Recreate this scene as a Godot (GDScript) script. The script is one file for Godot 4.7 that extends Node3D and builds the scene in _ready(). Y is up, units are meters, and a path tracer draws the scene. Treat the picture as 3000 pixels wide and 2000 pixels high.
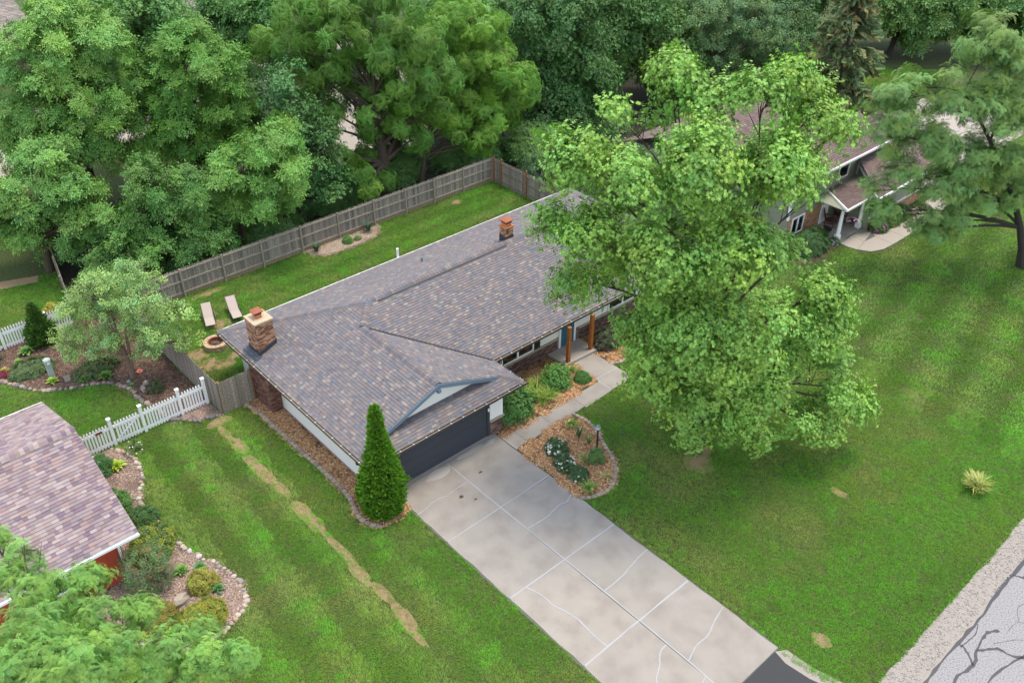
extends Node3D
# A suburban ranch house on a green lot, seen from above the street.
# World axes: x runs along the ridge of the house, z runs down the driveway to the street, y is up; metres.

var M := {}
var rng := RandomNumberGenerator.new()
var used := {}
var lawn_holes: Array = []          # outlines where no lawn grows
var edge_noise := FastNoiseLite.new()

class Buf:
	var v := PackedVector3Array()
	var c := PackedColorArray()
	var col := Color(1, 1, 1)
	func t(a: Vector3, b: Vector3, d: Vector3) -> void:
		v.append(a); v.append(b); v.append(d)
		c.append(col); c.append(col); c.append(col)
	func q(a: Vector3, b: Vector3, d: Vector3, e: Vector3) -> void:
		t(a, b, d); t(a, d, e)
	# box from its centre and three half axes
	func box(o: Vector3, x: Vector3, y: Vector3, z: Vector3) -> void:
		q(o - x - y + z, o - x + y + z, o + x + y + z, o + x - y + z)
		q(o + x - y - z, o + x + y - z, o - x + y - z, o - x - y - z)
		q(o + x - y + z, o + x + y + z, o + x + y - z, o + x - y - z)
		q(o - x - y - z, o - x + y - z, o - x + y + z, o - x - y + z)
		q(o - x + y + z, o - x + y - z, o + x + y - z, o + x + y + z)
		q(o - x - y - z, o - x - y + z, o + x - y + z, o + x - y - z)
	# box from its two opposite corners
	func bx(x0: float, y0: float, z0: float, x1: float, y1: float, z1: float) -> void:
		box(Vector3((x0 + x1) / 2, (y0 + y1) / 2, (z0 + z1) / 2), Vector3(abs(x1 - x0) / 2, 0, 0), Vector3(0, abs(y1 - y0) / 2, 0), Vector3(0, 0, abs(z1 - z0) / 2))
	# a bar of square section between two points
	func bar(a: Vector3, b: Vector3, w: float, h: float) -> void:
		var d := (b - a)
		var up := Vector3.UP if abs(d.normalized().y) < 0.95 else Vector3.RIGHT
		var s := d.cross(up).normalized()
		var u := s.cross(d).normalized()
		box((a + b) / 2, s * w / 2, u * h / 2, -d / 2)
	# a tapering tube through points
	func tube(p: Array, r: Array, n: int = 7) -> void:
		var rings := []
		var side := Vector3.RIGHT
		for i in p.size():
			var d: Vector3 = (p[min(i + 1, p.size() - 1)] - p[max(i - 1, 0)]).normalized()
			var s := d.cross(side)
			if s.length() < 0.05:
				s = d.cross(Vector3.BACK)
			s = s.normalized()
			side = s.cross(d).normalized()
			var ring := PackedVector3Array()
			for k in n:
				var a := TAU * k / n
				ring.append(p[i] + (side * cos(a) + s * sin(a)) * r[i])
			rings.append(ring)
		for i in p.size() - 1:
			for k in n:
				var k2 := (k + 1) % n
				q(rings[i][k], rings[i + 1][k], rings[i + 1][k2], rings[i][k2])
		for k in range(1, n - 1):
			t(rings[-1][0], rings[-1][k + 1], rings[-1][k])
	# a lathed body: profile of (radius, height)
	func lathe(o: Vector3, prof: Array, n: int = 14) -> void:
		for i in prof.size() - 1:
			for k in n:
				var a := TAU * k / n
				var b := TAU * (k + 1) / n
				var p0: Vector2 = prof[i]
				var p1: Vector2 = prof[i + 1]
				var da := Vector3(cos(a), 0, sin(a))
				var db := Vector3(cos(b), 0, sin(b))
				if p0.x > 0.0001:
					t(o + da * p0.x + Vector3(0, p0.y, 0), o + db * p0.x + Vector3(0, p0.y, 0), o + da * p1.x + Vector3(0, p1.y, 0))
				if p1.x > 0.0001:
					t(o + da * p1.x + Vector3(0, p1.y, 0), o + db * p0.x + Vector3(0, p0.y, 0), o + db * p1.x + Vector3(0, p1.y, 0))
	# a flat-topped prism from an outline in plan
	func prism(outline: PackedVector2Array, y0: float, y1: float, bottom: bool = false) -> void:
		var idx := Geometry2D.triangulate_polygon(outline)
		for i in range(0, idx.size(), 3):
			var a := outline[idx[i]]
			var b := outline[idx[i + 1]]
			var d := outline[idx[i + 2]]
			if (b - a).cross(d - a) < 0:
				var s := b
				b = d
				d = s
			t(Vector3(a.x, y1, a.y), Vector3(b.x, y1, b.y), Vector3(d.x, y1, d.y))
		if y1 - y0 > 0.0001:
			var cw := Geometry2D.is_polygon_clockwise(outline)
			for i in outline.size():
				var a := outline[i]
				var b := outline[(i + 1) % outline.size()]
				if cw:
					var s := a
					a = b
					b = s
				q(Vector3(a.x, y0, a.y), Vector3(b.x, y0, b.y), Vector3(b.x, y1, b.y), Vector3(a.x, y1, a.y))
	func mesh(m: Material) -> ArrayMesh:
		var arr := []
		arr.resize(Mesh.ARRAY_MAX)
		arr[Mesh.ARRAY_VERTEX] = v
		arr[Mesh.ARRAY_COLOR] = c
		var me := ArrayMesh.new()
		me.add_surface_from_arrays(Mesh.PRIMITIVE_TRIANGLES, arr)
		me.surface_set_material(0, m)
		return me

func rf(a: float, b: float) -> float:
	return rng.randf_range(a, b)

func v2(a: Array) -> PackedVector2Array:
	var p := PackedVector2Array()
	for k in a:
		p.append(Vector2(k[0], k[1]))
	return p

func rect(x0: float, z0: float, x1: float, z1: float) -> PackedVector2Array:
	return PackedVector2Array([Vector2(x0, z0), Vector2(x1, z0), Vector2(x1, z1), Vector2(x0, z1)])

# a smooth outline through a few points (Catmull-Rom), open or closed
func smooth(a: Array, steps: int = 5, closed: bool = false) -> PackedVector2Array:
	var p := v2(a)
	var out := PackedVector2Array()
	var n := p.size()
	for i in (n if closed else n - 1):
		var p0 := p[(i - 1 + n) % n] if closed or i > 0 else p[0] * 2 - p[1]
		var p1 := p[i]
		var p2 := p[(i + 1) % n]
		var p3 := p[(i + 2) % n] if closed or i + 2 < n else p[n - 1] * 2 - p[n - 2]
		for k in steps:
			out.append(p1.cubic_interpolate(p2, p0, p3, float(k) / steps))
	if not closed:
		out.append(p[n - 1])
	return out

func numbered(called: String) -> String:
	if not used.has(called):
		used[called] = 0
		return called
	used[called] += 1
	return "%s_%03d" % [called, used[called]]

func tag(o: Node, label: String, category: String, group: String = "") -> Node:
	o.set_meta("label", label)
	o.set_meta("category", category)
	if group != "":
		o.set_meta("group", group)
	return o

func thing(called: String, label: String, category: String, at: Vector3 = Vector3.ZERO, group: String = "", turn: float = 0.0) -> Node3D:
	var o := Node3D.new()
	o.name = numbered(called)
	add_child(o)
	o.position = at
	o.rotation.y = turn
	tag(o, label, category, group)
	return o

func part(called: String, mesh: Mesh, parent: Node, xf: Transform3D = Transform3D.IDENTITY, m: Material = null) -> MeshInstance3D:
	var o := MeshInstance3D.new()
	o.name = called
	o.mesh = mesh
	if m:
		o.material_override = m
	parent.add_child(o, true)
	o.transform = xf
	return o

func pb(called: String, b: Buf, m: Material, parent: Node) -> MeshInstance3D:
	return part(called, b.mesh(m), parent)

func stuff(o: Node) -> Node:
	o.set_meta("kind", "stuff")
	return o

func ground_piece(called: String, b: Buf, m: Material) -> MeshInstance3D:
	var o := MeshInstance3D.new()
	o.name = numbered(called)
	o.mesh = b.mesh(m)
	add_child(o)
	o.set_meta("kind", "structure")
	return o

func copies(called: String, mesh: Mesh, xfs: Array, cols: PackedColorArray, parent: Node) -> MultiMeshInstance3D:
	var mm := MultiMesh.new()
	mm.transform_format = MultiMesh.TRANSFORM_3D
	mm.use_colors = true
	mm.mesh = mesh
	mm.instance_count = xfs.size()
	for i in xfs.size():
		mm.set_instance_transform(i, xfs[i])
		mm.set_instance_color(i, cols[i])
	var o := MultiMeshInstance3D.new()
	o.name = called
	o.multimesh = mm
	parent.add_child(o, true)
	o.set_meta("kind", "stuff")
	return o

func lin(r: float, g: float, b: float) -> Color:
	return Color(r, g, b).linear_to_srgb()

func noise_tex(freq: float, seed_: int, ramp: Array, octaves: int = 4, size: int = 512, kind: int = FastNoiseLite.TYPE_SIMPLEX_SMOOTH) -> NoiseTexture2D:
	var n := FastNoiseLite.new()
	n.noise_type = kind
	n.seed = seed_
	n.frequency = freq
	n.fractal_octaves = octaves
	var g := Gradient.new()
	var offs := PackedFloat32Array()
	var cols := PackedColorArray()
	for k in ramp:
		offs.append(k[0])
		cols.append(k[1])
	g.offsets = offs
	g.colors = cols
	var tx := NoiseTexture2D.new()
	tx.width = size
	tx.height = size
	tx.seamless = true
	tx.noise = n
	tx.color_ramp = g
	return tx

func grey(a: float) -> Color:
	return Color(a, a, a)

# a plain material; tex multiplies its colour, laid on by position
func mat(called: String, col: Color, rough: float = 0.8, tex: Texture2D = null, scale: float = 1.0, bump: Texture2D = null, bump_cm: float = 0.3, vertex: bool = false, metal: float = 0.0, local: bool = false) -> StandardMaterial3D:
	var m := StandardMaterial3D.new()
	m.resource_name = called
	m.albedo_color = col
	m.roughness = rough
	m.metallic = metal
	m.vertex_color_use_as_albedo = vertex
	if tex or bump:
		m.uv1_triplanar = true
		m.uv1_world_triplanar = not local
		m.uv1_scale = Vector3.ONE * scale
	if tex:
		m.albedo_texture = tex
	if bump:
		m.heightmap_enabled = true
		m.heightmap_texture = bump
		m.heightmap_scale = bump_cm
	M[called] = m
	return m

# broad faint stains over a paving material
func stained(m: StandardMaterial3D, tex: Texture2D) -> void:
	m.detail_enabled = true
	m.detail_blend_mode = BaseMaterial3D.BLEND_MODE_MUL
	m.detail_albedo = tex
	m.detail_uv_layer = BaseMaterial3D.DETAIL_UV_2
	m.uv2_triplanar = true
	m.uv2_world_triplanar = true
	m.uv2_scale = Vector3.ONE * 0.11

func leafmat(called: String, col: Color, back: Color, rough: float = 0.55) -> StandardMaterial3D:
	var m := mat(called, col, rough, null, 1.0, null, 0.0, true)
	m.backlight_enabled = true
	m.backlight = back
	m.cull_mode = BaseMaterial3D.CULL_DISABLED
	return m

func make_materials() -> void:
	var speck := noise_tex(0.085, 3, [[0.0, grey(0.66)], [0.35, grey(0.90)], [0.6, grey(1.0)], [1.0, grey(1.0)]], 2)
	var fine := noise_tex(0.12, 5, [[0.0, grey(0.72)], [0.5, grey(0.92)], [1.0, grey(1.0)]], 5)
	var coarse := noise_tex(0.014, 8, [[0.0, Color(0.90, 0.89, 0.89)], [0.45, grey(0.97)], [0.7, grey(1.0)], [1.0, grey(1.0)]], 6)
	var relief := noise_tex(0.09, 11, [[0.0, grey(0.0)], [1.0, grey(1.0)]], 5)
	var grain := noise_tex(0.05, 14, [[0.0, Color(0.55, 0.54, 0.52)], [0.4, Color(0.85, 0.84, 0.82)], [1.0, grey(1.0)]], 5)
	M.tex_speck = speck
	# paving
	var conc := mat("concrete", lin(0.300, 0.268, 0.240), 0.9, speck, 0.7, relief, 0.25)
	stained(conc, coarse)
	mat("concrete_b", lin(0.310, 0.276, 0.246), 0.9, speck, 0.7, relief, 0.25)
	mat("concrete_c", lin(0.290, 0.262, 0.236), 0.9, speck, 0.7, relief, 0.25)
	stained(M.concrete_b, coarse)
	stained(M.concrete_c, coarse)
	var conc2 := mat("pale_concrete", lin(0.345, 0.305, 0.27), 0.9, speck, 0.5, relief, 0.2)
	mat("far_concrete", lin(0.345, 0.305, 0.27), 0.9, speck, 0.3)
	mat("sealant", lin(0.37, 0.375, 0.395), 0.7, fine, 1.5)
	mat("cement_smear", lin(0.40, 0.37, 0.345), 0.85, fine, 0.9)
	mat("asphalt_new", lin(0.028, 0.029, 0.034), 0.75, speck, 1.5, relief, 0.4)
	mat("asphalt_old", lin(0.25, 0.24, 0.248), 0.92, speck, 0.3, relief, 0.25)
	mat("gravel", lin(0.34, 0.30, 0.272), 0.95, noise_tex(0.10, 23, [[0.0, grey(0.55)], [0.35, grey(0.85)], [0.7, grey(1.0)], [1.0, grey(1.0)]], 3), 0.7, relief, 0.9)
	mat("tar", lin(0.035, 0.036, 0.045), 0.45, fine, 2.0)
	mat("crack", lin(0.10, 0.10, 0.10), 0.9)
	# soil and beds
	mat("soil", lin(0.075, 0.095, 0.026), 1.0, noise_tex(0.03, 31, [[0.0, Color(0.45, 0.5, 0.4)], [0.5, Color(0.8, 0.85, 0.7)], [1.0, Color(1, 0.95, 0.85)]], 6), 0.4)
	mat("bare_soil", lin(0.34, 0.255, 0.165), 1.0, noise_tex(0.06, 33, [[0.0, Color(0.5, 0.45, 0.38)], [0.5, Color(0.85, 0.82, 0.76)], [1.0, grey(1.0)]], 6), 0.7, relief, 1.0)
	mat("mulch_base", lin(0.13, 0.070, 0.036), 1.0, fine, 1.2, relief, 1.5)
	mat("dark_mulch_base", lin(0.085, 0.048, 0.034), 1.0, fine, 1.2, relief, 1.5)
	mat("grey_mulch_base", lin(0.20, 0.145, 0.115), 1.0, fine, 1.2, relief, 1.5)
	mat("litter", lin(0.030, 0.028, 0.016), 1.0, fine, 0.5, relief, 1.5)
	mat("chip", Color(1, 1, 1), 0.9, null, 1.0, null, 0.0, true)
	# the house
	mat("shingle", Color(1, 1, 1), 0.95, fine, 2.6, relief, 0.25, true)
	mat("siding", lin(0.72, 0.71, 0.665), 0.55)
	mat("white_trim", lin(0.80, 0.80, 0.79), 0.5)
	mat("slate_paint", lin(0.040, 0.049, 0.064), 0.55, fine, 0.8)
	mat("blue_trim", lin(0.135, 0.190, 0.245), 0.6)
	mat("gutter_inside", lin(0.34, 0.26, 0.17), 0.9, grain, 1.0)
	mat("black_metal", lin(0.012, 0.012, 0.014), 0.45)
	mat("vent_black", lin(0.030, 0.030, 0.036), 0.6)
	mat("mortar", lin(0.36, 0.28, 0.22), 0.95, fine, 1.5)
	mat("mortar_grey", lin(0.22, 0.17, 0.15), 0.95, fine, 1.5)
	mat("brick", Color(1, 1, 1), 0.9, fine, 2.2, relief, 0.5, true)
	mat("stone_cap", lin(0.52, 0.43, 0.32), 0.9, noise_tex(0.03, 41, [[0.0, Color(0.45, 0.42, 0.4)], [0.4, Color(0.9, 0.88, 0.85)], [1.0, grey(1.0)]], 5), 0.8, relief, 0.5)
	mat("sill_stone", lin(0.40, 0.36, 0.27), 0.9, fine, 1.2)
	mat("terracotta", lin(0.55, 0.20, 0.075), 0.8, fine, 1.5)
	mat("rust", lin(0.36, 0.11, 0.055), 0.75, grain, 1.5)
	mat("cedar", lin(0.40, 0.13, 0.022), 0.55, noise_tex(0.02, 44, [[0.0, Color(0.55, 0.5, 0.45)], [0.5, Color(0.9, 0.88, 0.85)], [1.0, grey(1.0)]], 4), 0.8)
	var gl := mat("glass", Color(0.05, 0.06, 0.07), 0.05)
	gl.metallic_specular = 0.9
	mat("dark_room", lin(0.012, 0.012, 0.014), 0.9)
	mat("teal_door", lin(0.02, 0.12, 0.17), 0.5)
	mat("mat_black", lin(0.018, 0.018, 0.02), 0.95, fine, 3.0)
	# fences
	mat("wood", Color(1, 1, 1), 0.9, noise_tex(0.016, 51, [[0.0, Color(0.42, 0.40, 0.38)], [0.35, Color(0.8, 0.79, 0.77)], [1.0, grey(1.0)]], 6), 1.4, null, 0.0, true)
	mat("vinyl", lin(0.82, 0.82, 0.83), 0.4)
	mat("bark", lin(0.115, 0.085, 0.062), 0.95, grain, 1.4, relief, 3.0)
	mat("bark_pale", lin(0.30, 0.205, 0.15), 0.9, grain, 2.0, relief, 2.0)
	mat("bark_dark", lin(0.055, 0.045, 0.038), 0.95, grain, 1.4, relief, 3.0)
	mat("rock", Color(1, 1, 1), 0.9, noise_tex(0.03, 61, [[0.0, grey(0.55)], [0.5, grey(0.88)], [1.0, grey(1.0)]], 5), 1.6, relief, 0.6, true)
	mat("paver", Color(1, 1, 1), 0.95, fine, 2.0, relief, 0.5, true)
	mat("sling", lin(0.45, 0.37, 0.33), 0.85, fine, 3.0)
	mat("bronze_frame", lin(0.055, 0.050, 0.050), 0.4, null, 1.0, null, 0.0, false, 0.5)
	mat("petal", Color(1, 1, 1), 0.7, null, 1.0, null, 0.0, true)
	mat("painted", Color(1, 1, 1), 0.6, null, 1.0, null, 0.0, true)
	# leaves
	leafmat("leaf", Color(1, 1, 1), Color(0.44, 0.52, 0.20))
	leafmat("blade", Color(1, 1, 1), Color(0.45, 0.55, 0.20), 0.6)
	leafmat("scale_leaf", Color(1, 1, 1), Color(0.30, 0.40, 0.12), 0.7)

func _ready() -> void:
	rng.seed = 77
	edge_noise.seed = 5
	edge_noise.frequency = 0.9
	set_camera()
	set_light()
	make_materials()
	make_leaves()
	build_ground()
	build_drive()
	build_house()
	build_left_house()
	build_right_house()
	build_far_houses()
	build_fences()
	build_beds()
	build_trees()
	build_yard()
	build_plants()
	build_lawn()

func set_camera() -> void:
	var cam := Camera3D.new()
	cam.name = "camera"
	add_child(cam)
	cam.transform = Transform3D(Basis(Vector3(0.745362, 0.00393, 0.666648), Vector3(0.381686, 0.81735, -0.431573), Vector3(-0.546581, 0.576128, 0.607722)), Vector3(0, 27, 0))
	cam.fov = 41.26
	cam.near = 0.1
	cam.far = 500.0
	cam.current = true

func set_light() -> void:
	var env := Environment.new()
	env.background_mode = Environment.BG_SKY
	var sky := Sky.new()
	var sm := ProceduralSkyMaterial.new()
	sm.sky_top_color = Color(0.80, 0.85, 0.93)
	sm.sky_horizon_color = Color(0.90, 0.92, 0.95)
	sm.sky_curve = 0.2
	sm.ground_bottom_color = Color(0.30, 0.32, 0.26)
	sm.ground_horizon_color = Color(0.62, 0.65, 0.64)
	sm.sun_angle_max = 0.0
	sky.sky_material = sm
	env.sky = sky
	env.tonemap_mode = Environment.TONE_MAPPER_LINEAR
	env.background_energy_multiplier = 0.85
	env.tonemap_exposure = 2.75
	env.sdfgi_enabled = true
	env.ssao_enabled = true
	env.ssil_enabled = true
	var we := WorldEnvironment.new()
	we.name = "world_environment"
	we.environment = env
	add_child(we)
	var sun := DirectionalLight3D.new()
	sun.name = "sun"
	add_child(sun)
	sun.light_color = Color(1.0, 0.96, 0.89)
	sun.light_energy = 0.5
	sun.light_angular_distance = 20.0
	sun.shadow_enabled = true
	sun.look_at_from_position(Vector3(16, 60, 2), Vector3.ZERO, Vector3.UP)

var L := {}
const STAR := [[0.0, 0.0], [0.42, 0.08], [0.26, 0.34], [0.58, 0.62], [0.2, 0.6], [0.0, 1.05], [-0.2, 0.6], [-0.58, 0.62], [-0.26, 0.34], [-0.42, 0.08]]
const OVAL := [[0.0, 0.0], [0.3, 0.35], [0.24, 0.7], [0.0, 1.0], [-0.24, 0.7], [-0.3, 0.35]]
const LANCE := [[0.0, 0.0], [0.23, 0.45], [0.0, 1.0], [-0.23, 0.45]]

func add_leaf(b: Buf, o: Vector3, dir: Vector3, up: Vector3, size: float, outline: Array) -> void:
	var y := dir.normalized()
	var x := y.cross(up)
	if x.length() < 0.05:
		x = y.cross(Vector3(1, 0.3, 0.2))
	x = x.normalized()
	var n := x.cross(y)
	var pts := PackedVector3Array()
	for k in outline:
		# the sides fold up a little and the tip bends down
		pts.append(o + (x * k[0] + y * k[1] + n * (abs(k[0]) * 0.25 - k[1] * k[1] * 0.18)) * size)
	for i in range(1, pts.size() - 1):
		b.t(pts[0], pts[i], pts[i + 1])

func around(a: float, lift: float) -> Vector3:
	return Vector3(cos(a) * cos(lift), sin(lift), sin(a) * cos(lift))

func shade(b: Buf, lo: float, hi: float) -> void:
	var k := rf(lo, hi)
	b.col = Color(k * rf(0.92, 1.1), k, k * rf(0.85, 1.1))

func make_leaves() -> void:
	rng.seed = 41
	# three variants of each spray; growth runs up the y axis
	for v in 3:
		var b := Buf.new()
		for i in 24:
			# leaves stand along a shoot with two side twigs
			var tw := i % 3
			var t := float(i) / 24.0
			var ax: Vector3 = [Vector3(0, 1, 0), Vector3(0.75, 0.65, 0.1), Vector3(-0.6, 0.6, 0.5)][tw]
			var a := i * 2.4 + rf(-0.5, 0.5)
			shade(b, 0.8, 1.2)
			var o: Vector3 = ax * (0.1 + 0.5 * t) + Vector3(cos(a), 0, sin(a)) * 0.06
			add_leaf(b, o, around(a, rf(-0.6, 0.35)) + ax * 0.35, Vector3(rf(-0.3, 0.3), 1, rf(-0.3, 0.3)).normalized(), rf(0.09, 0.13), STAR)
		L["maple%d" % v] = b.mesh(M.leaf)
		# ash: clusters of leaflets, fingers spread
		b = Buf.new()
		for i in 6:
			var a := i * 1.07 + rf(-0.3, 0.3)
			var d := around(a, rf(0.0, 0.7))
			var o := Vector3(0, rf(0.0, 0.25), 0)
			shade(b, 0.78, 1.2)
			for k in 3:
				var q := o + d * (0.1 + 0.1 * k) + Vector3(0, -0.02 * k * k, 0)
				var s := d.cross(Vector3.UP).normalized()
				add_leaf(b, q, d * 0.5 + s, Vector3.UP, rf(0.11, 0.16), LANCE)
				add_leaf(b, q, d * 0.5 - s, Vector3.UP, rf(0.11, 0.16), LANCE)
			add_leaf(b, o + d * 0.33, d, Vector3.UP, 0.16, LANCE)
		L["ash%d" % v] = b.mesh(M.leaf)
		# walnut: long hanging feathers of leaflets
		b = Buf.new()
		for i in 6:
			var a := i * 1.07 + rf(-0.4, 0.4)
			var d := around(a, rf(-0.1, 0.6))
			var o := Vector3(0, rf(0.0, 0.2), 0)
			shade(b, 0.8, 1.2)
			var s := d.cross(Vector3.UP).normalized()
			for k in 8:
				var q := o + d * (0.06 + 0.062 * k) + Vector3(0, -0.0062 * k * k, 0)
				add_leaf(b, q, d * 0.35 + s + Vector3(0, -0.2, 0), Vector3.UP, rf(0.085, 0.12), LANCE)
				add_leaf(b, q, d * 0.35 - s + Vector3(0, -0.2, 0), Vector3.UP, rf(0.085, 0.12), LANCE)
		L["walnut%d" % v] = b.mesh(M.leaf)
		# honey locust: fine ferny feathers
		b = Buf.new()
		for i in 7:
			var a := i * 0.95 + rf(-0.4, 0.4)
			var d := around(a, rf(-0.15, 0.5))
			var o := Vector3(0, rf(0.0, 0.22), 0)
			shade(b, 0.8, 1.2)
			var s := d.cross(Vector3.UP).normalized()
			for k in 7:
				var q := o + d * (0.04 + 0.042 * k) + Vector3(0, -0.004 * k * k, 0)
				add_leaf(b, q, d * 0.3 + s, Vector3.UP, rf(0.06, 0.08), LANCE)
				add_leaf(b, q, d * 0.3 - s, Vector3.UP, rf(0.06, 0.08), LANCE)
		L["locust%d" % v] = b.mesh(M.leaf)
		# birch and small-leaved shrubs
		b = Buf.new()
		for i in 22:
			var h := 0.36 * float(i) / 22.0
			var a := i * 2.4 + rf(-0.4, 0.4)
			shade(b, 0.78, 1.22)
			add_leaf(b, Vector3(cos(a) * 0.07, h, sin(a) * 0.07), around(a, rf(-0.6, 0.7)), Vector3.UP, rf(0.065, 0.10), OVAL)
		L["birch%d" % v] = b.mesh(M.leaf)
		# little leaves, dense: box, spirea
		b = Buf.new()
		for i in 26:
			var h := 0.13 * float(i) / 26.0
			var a := i * 2.4 + rf(-0.4, 0.4)
			shade(b, 0.75, 1.25)
			add_leaf(b, Vector3(cos(a) * 0.03, h, sin(a) * 0.03), around(a, rf(-0.3, 0.9)), Vector3.UP, rf(0.035, 0.055), OVAL)
		L["small%d" % v] = b.mesh(M.leaf)
		# arborvitae: upright flat fans
		b = Buf.new()
		for i in 11:
			var a := (i - 5) * 0.16
			shade(b, 0.7, 1.25)
			var d := Vector3(sin(a), cos(a), rf(-0.25, 0.25))
			add_leaf(b, Vector3(sin(a) * 0.02, abs(i - 5) * 0.012, rf(-0.03, 0.03)), d, Vector3.BACK, rf(0.10, 0.17), LANCE)
		L["fan%d" % v] = b.mesh(M.scale_leaf)
		# spruce: drooping needle brushes
		b = Buf.new()
		for i in 16:
			var t := i / 16.0
			shade(b, 0.7, 1.25)
			var q := Vector3(0, t * 0.55, 0)
			for s in [-1, 1]:
				add_leaf(b, q, Vector3(s * 0.9, 0.55, -0.35 + rf(-0.2, 0.2)), Vector3.BACK, 0.24 * (1.1 - t * 0.7), LANCE)
		L["needle%d" % v] = b.mesh(M.scale_leaf)

# the transform of a spray whose growth axis points along d
func aim(o: Vector3, d: Vector3, s: float) -> Transform3D:
	var y := d.normalized()
	var x := y.cross(Vector3(rf(-1, 1), rf(-1, 1), rf(-1, 1)))
	if x.length() < 0.02:
		x = y.cross(Vector3(0.3, 0.2, 1))
	x = x.normalized()
	return Transform3D(Basis(x * s, y * s, x.cross(y) * s), o)

func rand_dir() -> Vector3:
	var z := rf(-1, 1)
	var a := rf(0, TAU)
	var r := sqrt(1 - z * z)
	return Vector3(r * cos(a), z, r * sin(a))

func tint(c: Color, spread: float) -> Color:
	var k := rf(1 - spread, 1 + spread)
	var w := rf(-0.10, 0.12)
	return Color(c.r * k * (1 + w), c.g * k, c.b * k * (1 - w))

var crown_noise := FastNoiseLite.new()

# lobes are [x, y, z, radius] in the world; the tree node stands at its base
func tree(called: String, label: String, category: String, base: Vector3, lobes: Array, kind: String, density: float, leaf: Color, trunk_r: float, bark: String, opt: Dictionary = {}) -> Node3D:
	rng.seed = hash(label)
	crown_noise.seed = hash(label) % 1000
	crown_noise.frequency = opt.get("gap_freq", 0.55)
	var root := thing(called, label, category, base, opt.get("group", ""))
	var top := 0.0
	var mid := Vector3.ZERO
	for l in lobes:
		top = max(top, l[1])
		mid += Vector3(l[0], 0, l[2])
	mid = mid / lobes.size() - base
	mid.y = 0
	# trunk
	var stems: Array = opt.get("stems", [[mid * 0.6, 1.0]])
	var paths := []
	var tb := Buf.new()
	for st in stems:
		var tip: Vector3 = st[0] + Vector3(0, top * 0.8, 0)
		var p := []
		var r := []
		for i in 9:
			var t := i / 8.0
			p.append(Vector3(tip.x * t * t * 0.6 + tip.x * t * 0.4 + sin(t * 7.0 + st[1]) * 0.12 * t, tip.y * t, tip.z * t * t * 0.6 + tip.z * t * 0.4 + cos(t * 6.0) * 0.12 * t))
			r.append(trunk_r * st[1] * (1.0 - 0.82 * t) * (1.35 if i == 0 else 1.0))
		tb.tube(p, r, 9)
		paths.append([p, r])
	pb("trunk", tb, M[bark], root)
	# limbs, one per lobe, and twigs
	var lb := Buf.new()
	for l in lobes:
		var c := Vector3(l[0], l[1], l[2]) - base
		var best := 1e9
		var from := Vector3.ZERO
		var fr := 0.1
		for pr in paths:
			for i in range(2, 9):
				var a: Vector3 = pr[0][i]
				var d: float = a.distance_to(c) + abs(a.y - c.y * 0.62) * 0.9
				if d < best:
					best = d
					from = a
					fr = pr[1][i] * 0.55
		var m := (from + c) / 2 + Vector3(rf(-0.2, 0.2), 0.12 * from.distance_to(c), rf(-0.2, 0.2))
		var lp := []
		var lr := []
		for i in 6:
			var t := i / 5.0
			lp.append(from.lerp(m, t).lerp(m.lerp(c, t), t))
			lr.append(lerpf(max(fr, 0.03), 0.02, t))
		lb.tube(lp, lr, 6)
		for k in int(opt.get("twigs", 5)):
			var d := rand_dir()
			d.y = abs(d.y) * 0.7
			var s: Vector3 = lp[3].lerp(c, rf(0, 1))
			var e: Vector3 = c + d * l[3] * 0.85
			lb.tube([s, s.lerp(e, 0.5) + Vector3(0, 0.15, 0), e], [0.022, 0.014, 0.006], 4)
	pb("limb", lb, M[bark], root).set_meta("kind", "stuff")
	# crown: sprays through the shells of the lobes, in clumps with gaps
	var xs := []
	var cs := PackedColorArray()
	var droop: float = opt.get("droop", 0.0)
	var size: float = opt.get("size", 1.0)
	for li in lobes.size():
		var l: Array = lobes[li]
		var c := Vector3(l[0], l[1], l[2])
		var nc := int(max(4, density * l[3] * l[3] * 1.5))
		var cr: float = opt.get("clump", 0.44)
		for q in nc:
			# one clump: a small dome of sprays at a branch end
			var d := rand_dir()
			if d.y < -0.3 and rng.randf() < 0.65:
				d.y = -d.y
			var cc: Vector3 = c + Vector3(d.x, d.y * 0.92, d.z) * maxf(l[3] - opt.get("shrink", 0.2), 0.25) * (rf(0.72, 1.04) if q % 4 > 0 else rf(0.3, 0.7)) * (1.0 + 0.45 * crown_noise.get_noise_3dv(d * 2.2 + c * 3.0))
			if cc.y < opt.get("floor", 0.3) + 0.3 or crown_noise.get_noise_3dv(cc) < opt.get("gap", -0.2):
				continue
			var inside := false
			for lj in lobes.size():
				if lj != li:
					var o: Array = lobes[lj]
					if cc.distance_squared_to(Vector3(o[0], o[1], o[2])) < o[3] * o[3] * 0.3:
						inside = true
						break
			if inside and q % 3 > 0:
				continue
			var tone := tint(leaf, opt.get("spread", 0.17))
			var r2: float = cr * rf(0.7, 1.25)
			for k in int(opt.get("per", 11)):
				var e := rand_dir()
				e.y = e.y * opt.get("flat", 0.6) + 0.12
				var p: Vector3 = cc + e * r2 * pow(rng.randf(), 0.4)
				var g := e * 0.8 + d * 0.45 + Vector3(0, 0.4 - droop, 0) + rand_dir() * 0.3
				xs.append(aim(p - base, g, size * rf(0.8, 1.25)))
				cs.append(tint(tone, 0.08))
	copies("crown", L[kind + str(hash(label) % 3)], xs, cs, root)
	return root

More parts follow.
